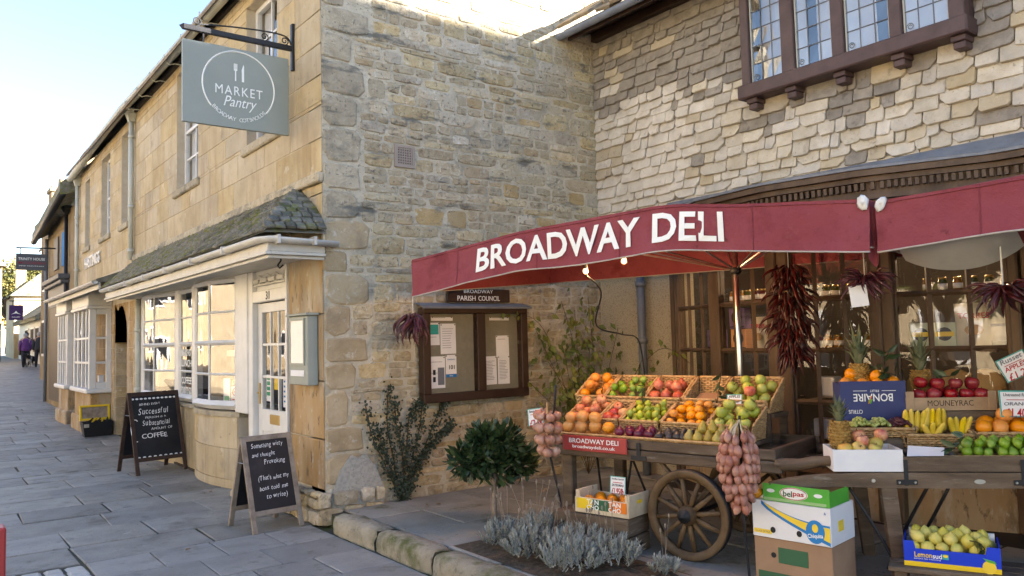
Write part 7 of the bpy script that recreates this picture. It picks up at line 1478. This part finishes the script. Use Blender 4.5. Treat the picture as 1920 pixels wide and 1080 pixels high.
mb = MB(mS(cx_+.035, 4.19)); mb.add([(-.012, -.11, 0), (.010, -.11, 0), (.010, .04, 0), (.004, .06, 0), (-.014, .0, 0), (-.012, -.03, 0)], [(0, 1, 2, 3, 4, 5)]); mb.build('knife_emblem', M['signprint'], hs_)
br = T('sign_bracket', 'black wrought iron bracket with scrolls carrying the sage sign', 'bracket', (2.9, 7.32, 4.5)); yb = ys_+.018
mb = MB(); mb.box(1.88, 2.90, yb-.02, yb+.02, 4.485, 4.535, .004); mb.add([(1.88, yb-.02, 4.485), (1.88, yb+.02, 4.485), (1.88, yb+.02, 4.535), (1.88, yb-.02, 4.535), (1.845, yb, 4.515)], [(0, 1, 4), (1, 2, 4), (2, 3, 4), (3, 0, 4)]); mb.build('arm', M['black'], br)
MB().box(2.895, 2.925, yb-.025, yb+.025, 4.29, 4.76, .004).build('wall_plate', M['black'], br)
def spiral(c, r, turns, s=1, st=0): return [(c[0]+s*r*(1-.75*i/28)*math.cos(st+turns*6.283*i/28), yb, c[1]+r*(1-.75*i/28)*math.sin(st+turns*6.283*i/28)) for i in range(29)]
MB().tube(ctl([(2.02, yb, 4.56), (2.3, yb, 4.60), (2.65, yb, 4.63), (2.84, yb, 4.62), (2.895, yb, 4.55)], 6), .008, 5).build('stay', M['black'], br)
for c, r in (((2.0, 4.585), .045), ((2.63, 4.575), .04), ((2.83, 4.575), .04)): MB().tube(spiral(c, r, 1.4, 1, -1.5), .006, 5).build('scroll', M['black'], br)
for xx in (2.06, 2.68): MB().tube([(xx, yb, 4.49), (xx, yb, 4.39)], .008, 5).build('hanger', M['black'], br)
def street_sign(label, x0, x1, y, z0, z1, mat, words, bx_):
    t = T('hanging_sign', label, 'sign', ((x0+x1)/2, y, z0)); MB().box(x0, x1, y, y+.05, z0, z1).build('panel', mat, t); MB().tube([(x0, y+.02, z1+.15), (bx_, y+.02, z1+.17)], .02, 5).build('arm', M['black'], t)
    for xx in (x0+.1, x1-.1): MB().tube([(xx, y+.02, z1), (xx, y+.02, z1+.16)], .01, 4).build('hanger', M['black'], t)
    for s, mt, zf, hf, wf in words: text(s, FM(((x0+x1)/2, y-.003, z0+(z1-z0)*zf), (1, 0, 0), (0, 0, 1)), M[mt], t, w=(x1-x0)*wf, h=(z1-z0)*hf, bold=.005, extr=.001)
street_sign('slate grey hanging sign reading TRINITY HOUSE far along the street', 2.04, 2.74, 24, 3.73, 4.16, M['signgrey'], [('TRINITY HOUSE', 'signprint', .68, .16, .86), ('MODERN', 'signred', .44, .16, .86), ('FINE PAINTINGS', 'signprint', .25, .05, .8)], 2.98)
street_sign('purple hanging sign with a white hill emblem beyond the grey one', 2.62, 3.05, 33, 2.73, 3.26, M['purple'], [('GALLERY', 'signprint', .2, .08, .6)], 4.1)
MB(FM((2.83, 32.99, 2.93), (1, 0, 0), (0, 0, 1))).add([(-.15, 0, 0), (-.05, .06, 0), (.0, .13, 0), (.05, .06, 0), (.15, 0, 0), (.0, .04, 0)], [(0, 1, 5), (1, 2, 5), (2, 3, 5), (3, 4, 5)]).build('hill_emblem', M['signprint'], [o for o in col.objects if o.get('label', '').startswith('purple hanging')][0])

# ---------------------------------------------------------------- toolbox and red post
tb = T('tool_box', 'open black toolbox with yellow lid by the white bay', 'toolbox', (2.65, 16.2, .05)); bz = zg(16.2)
mb = MB(); mb.add([(2.44, 15.95, bz), (2.86, 15.95, bz), (2.86, 16.2, bz), (2.44, 16.2, bz), (2.40, 15.91, bz+.26), (2.90, 15.91, bz+.26), (2.90, 16.24, bz+.26), (2.40, 16.24, bz+.26)], [(0, 3, 2, 1), (0, 1, 5, 4), (1, 2, 6, 5), (2, 3, 7, 6), (3, 0, 4, 7)]); mb.build('tray', M['blackplastic'], tb)
mb = MB(FM((2.65, 16.26, bz+.27), (1, 0, 0), (0, .2, 1))); mb.box(-.25, .25, 0, .035, -.02, .02, .004); mb.box(-.25, .25, .24, .275, -.02, .02, .004); mb.box(-.25, -.215, .035, .24, -.02, .02, .004); mb.box(.215, .25, .035, .24, -.02, .02, .004); mb.build('lid', M['yellow'], tb); mb = MB(FM((2.65, 16.265, bz+.27), (1, 0, 0), (0, .2, 1))); mb.box(-.215, .215, .035, .24, -.005, .005); mb.build('lid_panel', M['greywood'], tb)
for i in range(5): MB().tube([(2.48+.08*i, 15.98+.03*(i % 2), bz+.25), (2.60+.06*i, 16.15, bz+.31)], .014, 5).build('tool', M['yellow'] if i % 2 else M['blackplastic'], tb)
MB().box(2.42, 2.50, 15.905, 15.915, bz+.17, bz+.23).build('latch', M['steel'], tb)
rp = T('red_post', 'edge of a faded red painted post at the lower left', 'post', (.40, 5.45, 0)); MB().box(.385, .425, 5.3, 5.45, 0, .62, .01).build('post', M['redsign'], rp); MB().box(.37, .44, 5.28, 5.47, 0, .03, .005).build('foot', M['black'], rp)

# ---------------------------------------------------------------- plants
bt = T('bay_tree', 'clipped standard bay tree with slim trunk in the terrace', 'tree', (3.72, 5.21, .12))
MB().tube([(3.722, 5.21, .12), (3.714, 5.205, .3), (3.725, 5.2, .6)], [.022, .019, .015], 8).build('trunk', M['greywood'], bt, True)
mb = MB()
for i in range(10): q = i*2.4; mb.tube([(3.725, 5.2, .45+.02*i), (3.725+.2*math.cos(q), 5.2+.2*math.sin(q), .55+.035*i)], [.009, .004], 4)
mb.build('branches', M['greywood'], bt)
def bayleaves(cs, n, size, mat, par):
    mb = MB()
    for i in range(n):
        c = rnd.choice(cs); d = Vector((rnd.gauss(0, 1), rnd.gauss(0, 1), rnd.gauss(0, 1))).normalized(); rr = rnd.random()**.35; p = Vector((c[0]+d.x*c[3]*rr, c[1]+d.y*c[3]*rr, c[2]+d.z*c[4]*rr))
        v = (d*1.0+Vector((rnd.uniform(-.8, .8), rnd.uniform(-.8, .8), rnd.uniform(-.5, .9)))).normalized(); s = size*rnd.uniform(.7, 1.25); sd = v.cross(Vector((rnd.uniform(-1, 1), rnd.uniform(-1, 1), 1))).normalized(); nn = v.cross(sd)
        mb.add([p, p+v*s*.3+sd*s*.21+nn*s*.05, p+v*s*.7+sd*s*.18+nn*s*.04, p+v*s-nn*s*.06, p+v*s*.7-sd*s*.18+nn*s*.04, p+v*s*.3-sd*s*.21+nn*s*.05, p+v*s*.5], [(0, 1, 6), (1, 2, 6), (2, 3, 6), (3, 4, 6), (4, 5, 6), (5, 0, 6)])
    return mb.build('crown', mat, par, True)
bayleaves([(3.69, 5.2, .67, .25, .21), (3.60, 5.17, .69, .20, .18), (3.80, 5.17, .65, .21, .18), (3.74, 5.12, .79, .17, .13), (3.93, 5.12, .60, .13, .09), (3.46, 5.2, .66, .12, .12), (3.58, 5.15, .83, .10, .09)], 1500, .085, M['bayleaf'], bt)
iv = T('ivy', 'fan of dull green ivy climbing the gable from the terrace', 'ivy', (3.66, 6.6, .1)); Yv = YC-.06
fans = [((3.66, .10), (3.50, .45), (3.36, .75), (3.30, 1.03)), ((3.66, .10), (3.58, .5), (3.52, .85), (3.54, 1.20)), ((3.67, .10), (3.68, .5), (3.62, .8), (3.60, 1.05)), ((3.67, .1), (3.78, .5), (3.86, .75), (3.90, 1.0)), ((3.67, .1), (3.80, .42), (4.0, .62), (4.24, .80)), ((3.68, .1), (3.85, .45), (4.05, .85), (4.15, 1.0)), ((3.66, .1), (3.60, .3), (3.48, .6), (3.42, .82)), ((3.67, .1), (3.72, .6), (3.76, .9), (3.86, 1.02)), ((3.67, .1), (3.9, .5), (4.12, .72), (4.2, .78))]
mb = MB(); lv = MB()
for f_ in fans:
    P_ = ctl([(x, Yv, z) for x, z in f_], 10); mb.tube(P_, .006, 4)
    for p in P_[2:]:
        for k in range(8):
            q = p+Vector((rnd.gauss(0, .026), rnd.uniform(-.04, .01), rnd.gauss(0, .03))); s = rnd.uniform(.016, .03); d = Vector((rnd.uniform(-1, 1), -.4, rnd.uniform(-1, .8))).normalized(); sd = d.cross(Vector((.3, 1, rnd.uniform(-.6, .6)))).normalized()
            lv.add([q, q+d*s*.5+sd*s*.55, q+d*s*1.1, q+d*s*.5-sd*s*.55], [(0, 1, 2), (0, 2, 3)])
mb.build('stems', stemm, iv); lv.build('leaves', M['ivyleaf'], iv)
def lavender(label, x, y, r, h, n):
    t = T('lavender', label, 'lavender', (x, y, .13), 'silver lavender bushes'); mb = MB(); fl = MB()
    for i in range(n):
        a = rnd.uniform(0, 6.283); q = r*rnd.random()**.5; b0 = Vector((x+q*.6*math.cos(a), y+q*.6*math.sin(a), .13)); hh = h*(1-.45*(q/r)**2)*rnd.uniform(.65, 1.05); tp = Vector((x+q*1.15*math.cos(a), y+q*1.15*math.sin(a), .13+hh)); ax = (tp-b0).normalized()
        for k in range(16):
            u = .35+.65*k/16; p = b0.lerp(tp, u); ang = k*2.4+rnd.random(); s_ = Vector((math.cos(ang), math.sin(ang), 0)); d = (s_*(1.0-.5*u)+ax*(.35+.9*u)).normalized(); l = rnd.uniform(.028, .05)*(1.1-.3*u); sd = d.cross(Vector((0, 0, 1))).normalized()*.0045
            mb.add([p-sd, p+sd, p+d*l*.6+sd*1.1, p+d*l, p+d*l*.6-sd*1.1], [(0, 1, 2, 3, 4)])
    for i in range(max(3, n//12)):
        a = rnd.uniform(0, 6.283); q = r*rnd.random(); p = Vector((x+q*math.cos(a), y+q*math.sin(a), .13+h*.6)); e = p+Vector((rnd.uniform(-.08, .08), rnd.uniform(-.08, .08), rnd.uniform(.15, .3))); fl.tube([p, e], .0015, 3); fl.ball(tuple(e), .007, 5, 4, 2.2)
    mb.build('foliage', M['silver'], t); fl.build('dry_flower_stems', M['greywood'], t)
for x, y, r, h, n, l in ((3.38, 4.62, .18, .20, 85, 'silver lavender bush nearest the bay tree trunk'), (3.60, 4.46, .20, .25, 100, 'silver lavender bush around the onion crook'), (3.34, 4.25, .20, .22, 100, 'silver lavender bush at the kerb in the front middle'), (3.58, 4.05, .20, .23, 100, 'silver lavender bush before the dark wooden box'), (3.34, 3.86, .21, .22, 110, 'silver lavender bush nearest the camera at the kerb'), (3.62, 3.74, .17, .21, 85, 'silver lavender bush below the TAN CHO crate'), (3.70, 3.40, .10, .12, 26, 'small silver lavender in front of the wheel')): lavender(l, x, y, r, h, n)
cl = T('climbing_plant', 'thin climber with olive leaves in the corner by the downpipe', 'climber', (5.75, 6.45, .12)); st = MB(); lv = MB()
def vine(pts, n, spread=.085, sz=.085):
    P_ = ctl(pts, 8); st.tube(P_, .0028, 5)
    for i in range(int(n*1.5)):
        p = P_[int(rnd.uniform(.3, 1)*(len(P_)-1))]; q = p+Vector((rnd.gauss(0, spread), rnd.gauss(0, spread*.5), rnd.gauss(0, spread))); d = Vector((rnd.uniform(-1, 1), rnd.uniform(-.6, .3), -rnd.uniform(.2, 1.2))).normalized(); s = sz*rnd.uniform(.7, 1.3); sd = d.cross(Vector((rnd.uniform(-.5, .5), 1, .2))).normalized(); nn = d.cross(sd)
        lv.add([q, q+d*s*.4+sd*s*.3+nn*s*.06, q+d*s, q+d*s*.4-sd*s*.3+nn*s*.06, q+d*s*.45], [(0, 1, 4), (1, 2, 4), (2, 3, 4), (3, 0, 4)])
b_ = (5.85, 6.42, .12)
for e, n in (((5.6, 6.5, 2.0), 46), ((5.95, 6.45, 2.05), 44), ((5.2, 6.5, 1.75), 36), ((6.25, 6.3, 1.7), 26), ((5.35, 6.45, 1.35), 34), ((6.2, 5.9, 1.35), 20), ((5.05, 6.4, 1.15), 24), ((5.7, 6.4, 1.9), 46), ((5.9, 6.4, 1.6), 40), ((5.5, 6.4, 1.55), 40)):
    mid = Vector(b_).lerp(Vector(e), .5)+Vector((rnd.uniform(-.08, .08), -.05, .12)); vine([b_, tuple(Vector(b_).lerp(mid, .6)), tuple(mid), e], n)
vine([b_, (6.1, 6.2, .9), (6.3, 5.75, 1.45), (6.28, 5.3, 1.3)], 14, .05); vine([b_, (5.4, 6.5, 1.6), (5.0, 6.55, 1.88), (4.85, 6.55, 1.9)], 8, .04)
st.build('stems', stemm, cl); lv.build('leaves', M['vine'], cl)
for i, (x, y, z, r_) in enumerate(((1.75, 6.62, 0, .4), (2.55, 9.0, 0, 1.2), (2.62, 9.06, 0, 2.2), (3.72, 6.25, .12, .8), (3.80, 6.2, .12, 2.5), (4.3, 4.9, .14, .3))):
    o = MB(TR(x, y, zg(y)+z+.006) @ RZ(r_)).add([(-.035, 0, .002), (-.01, .016, .012), (.03, .004, .004), (-.008, -.015, .01)], [(0, 1, 2), (0, 2, 3)]).build('fallen_leaf', M['wickerd']); tag(o, ('curled brown leaf alone on the old flags', 'brown leaf at the foot of the near bow window', 'second brown leaf at the foot of the bow window', 'brown leaf at the foot of the ivy', 'second brown leaf at the foot of the ivy', 'brown leaf under the first cart')[i], 'leaf', 'fallen leaves')

# ---------------------------------------------------------------- people far along the pavement
skin = mk('skin', [(.45, .27, .19)], 5, .6, 0, 10, 0)
def person(label, x, y, h, face, coat, trous, hair, coatlen=.50, step=.12):
    z = zg(y); t = T('person', label, 'person', (x, y, z)); m = TR(x, y, z) @ RZ(face) @ SC(h/1.72)
    V = [(0, 0, .95), (0, .01, 1.15), (0, .0, 1.38), (0, 0, 1.50), (0, .03, 1.63), (.10, step, .93), (.11, step*.9, .50), (.11, step, .08), (.11, step+.14, .03), (-.10, -step*.3, .93), (-.11, -step*.2, .50), (-.11, -step*1.2, .09), (-.11, -step*1.2+.13, .03), (.20, 0, 1.40), (.25, .0, 1.13), (.24, .10, .88), (.23, .14, .78), (-.20, 0, 1.40), (-.25, -.0, 1.13), (-.24, .06, .88), (-.23, .09, .78)]
    V[5] = (.09, 0, .92); V[9] = (-.09, 0, .92)
    E_ = [(0, 1), (1, 2), (2, 3), (3, 4), (0, 5), (5, 6), (6, 7), (7, 8), (0, 9), (9, 10), (10, 11), (11, 12), (2, 13), (13, 14), (14, 15), (15, 16), (2, 17), (17, 18), (18, 19), (19, 20)]
    rad = [.15, .14, .15, .055, .10, .10, .07, .05, .04, .10, .07, .05, .04, .07, .05, .042, .035, .07, .05, .042, .035]
    me = bpy.data.meshes.new('body'); me.from_pydata(V, E_, []); me.update(); o = O('body', me, skin, t, m)
    md = o.modifiers.new('skin', 'SKIN')
    for i, sv in enumerate(me.skin_vertices[0].data): sv.radius = (rad[i], rad[i]); sv.use_root = (i == 0)
    md.use_smooth_shade = True; s2 = o.modifiers.new('sub', 'SUBSURF'); s2.levels = 1; s2.render_levels = 1
    def limb(nm, pts, rs, mat): MB(m).tube(pts, rs, 9).build(nm, mat, t, True)
    for a, b_, c, d in ((5, 6, 7, 1), (9, 10, 11, -1)): limb('trouser_leg', [V[a], V[b_], V[c]], [.115, .085, .065], trous); 
    for k in (8, 12): limb('shoe', [Vector(V[k])+Vector((0, -.16, .03)), Vector(V[k])+Vector((0, 0, .015))], [.05, .04], M['blackplastic'])
    MB(m).lathe([(.20, 1.45-coatlen-.1), (.21, 1.45-coatlen), (.19, 1.1), (.20, 1.3), (.17, 1.44), (.07, 1.52)], 14, SC(1, .72, 1)).build('coat', coat, t, True)
    for a, b_, c in ((13, 14, 15), (17, 18, 19)): limb('sleeve', [V[a], V[b_], V[c]], [.085, .065, .055], coat)
    MB(m).ball((0, .015, 1.665), .108, 10, 7, 1.1).build('hair', hair, t, True)
    mb = MB(m); mb.ball((0, .085, 1.625), .07, 10, 7, 1.25); mb.ball((0, .155, 1.62), .016, 6, 4); mb.build('face', skin, t, True); mb = MB(m)
    for s in (-.028, .028): mb.ball((s, .145, 1.645), .010, 6, 4)
    mb.box(-.025, .025, .142, .15, 1.575, 1.582); mb.build('eyes_and_mouth', M['inkblack'], t)
    return t
cpurple = mk('purple coat', [(.10, .035, .16), (.13, .05, .20)], 8, .85, .2, 40, 0); cnavy = mk('dark jacket', [(.03, .035, .045)], 8, .85, .2, 40, 0); cbrown = mk('brown coat', [(.09, .05, .03), (.12, .07, .045)], 8, .85, .2, 40, 0)
hgrey = mk('grey hair', [(.35, .34, .33)], 8, .8, .2, 40, 0); hdark = mk('dark hair', [(.03, .022, .018)], 8, .8, .2, 40, 0); tr_ = mk('dark trousers', [(.025, .025, .03)], 8, .85, .2, 40, 0)
person('person in a purple coat walking away with a dark bag and dog', 4.42, 46.6, 1.66, .15, cpurple, tr_, hgrey); person('person in a dark jacket and grey hair beside the purple coat', 4.98, 46.3, 1.72, -.2, cnavy, tr_, hgrey); person('person in a dark top half hidden behind the purple coat', 4.70, 49, 1.72, .1, cbrown, tr_, hdark); person('person in a long brown coat farthest along the pavement', 4.35, 66, 1.75, .1, cbrown, tr_, hdark, .62)
hbm = MB().box(4.15, 4.24, 46.55, 46.85, zg(46.6)+.62, zg(46.6)+.86, .02).build('handbag', M['blackplastic']); tag(hbm, 'dark handbag at the side of the purple coat', 'bag')
dg = T('dog', 'black and white dog standing between the two walkers', 'dog', (4.68, 46.4, zg(46.4))); me = bpy.data.meshes.new('body'); V = [(0, 0, .46), (0, .28, .48), (0, -.26, .46), (0, .42, .62), (0, .55, .66), (0, .66, .63), (.08, .28, .3), (.08, .30, .03), (-.08, .28, .3), (-.08, .30, .03), (.08, -.24, .32), (.08, -.32, .18), (.08, -.29, .03), (-.08, -.24, .32), (-.08, -.32, .18), (-.08, -.29, .03), (0, -.40, .50), (0, -.52, .62)]
E_ = [(0, 1), (0, 2), (1, 3), (3, 4), (4, 5), (1, 6), (6, 7), (1, 8), (8, 9), (2, 10), (10, 11), (11, 12), (2, 13), (13, 14), (14, 15), (2, 16), (16, 17)]; rad = [.13, .14, .11, .08, .08, .04, .05, .03, .05, .03, .06, .035, .03, .06, .035, .03, .03, .02]
me.from_pydata(V, E_, []); me.update(); o = O('body', me, mk('black and white dog coat', [(.015, .014, .013), (.02, .02, .02), (.55, .53, .5)], 3.2, .9, .3, 40, 0), dg, TR(4.68, 46.4, zg(46.4)) @ RZ(2.6)); o.modifiers.new('skin', 'SKIN')
for i, sv in enumerate(me.skin_vertices[0].data): sv.radius = (rad[i], rad[i]); sv.use_root = (i == 0)
s2 = o.modifiers.new('sub', 'SUBSURF'); s2.levels = 1; s2.render_levels = 1
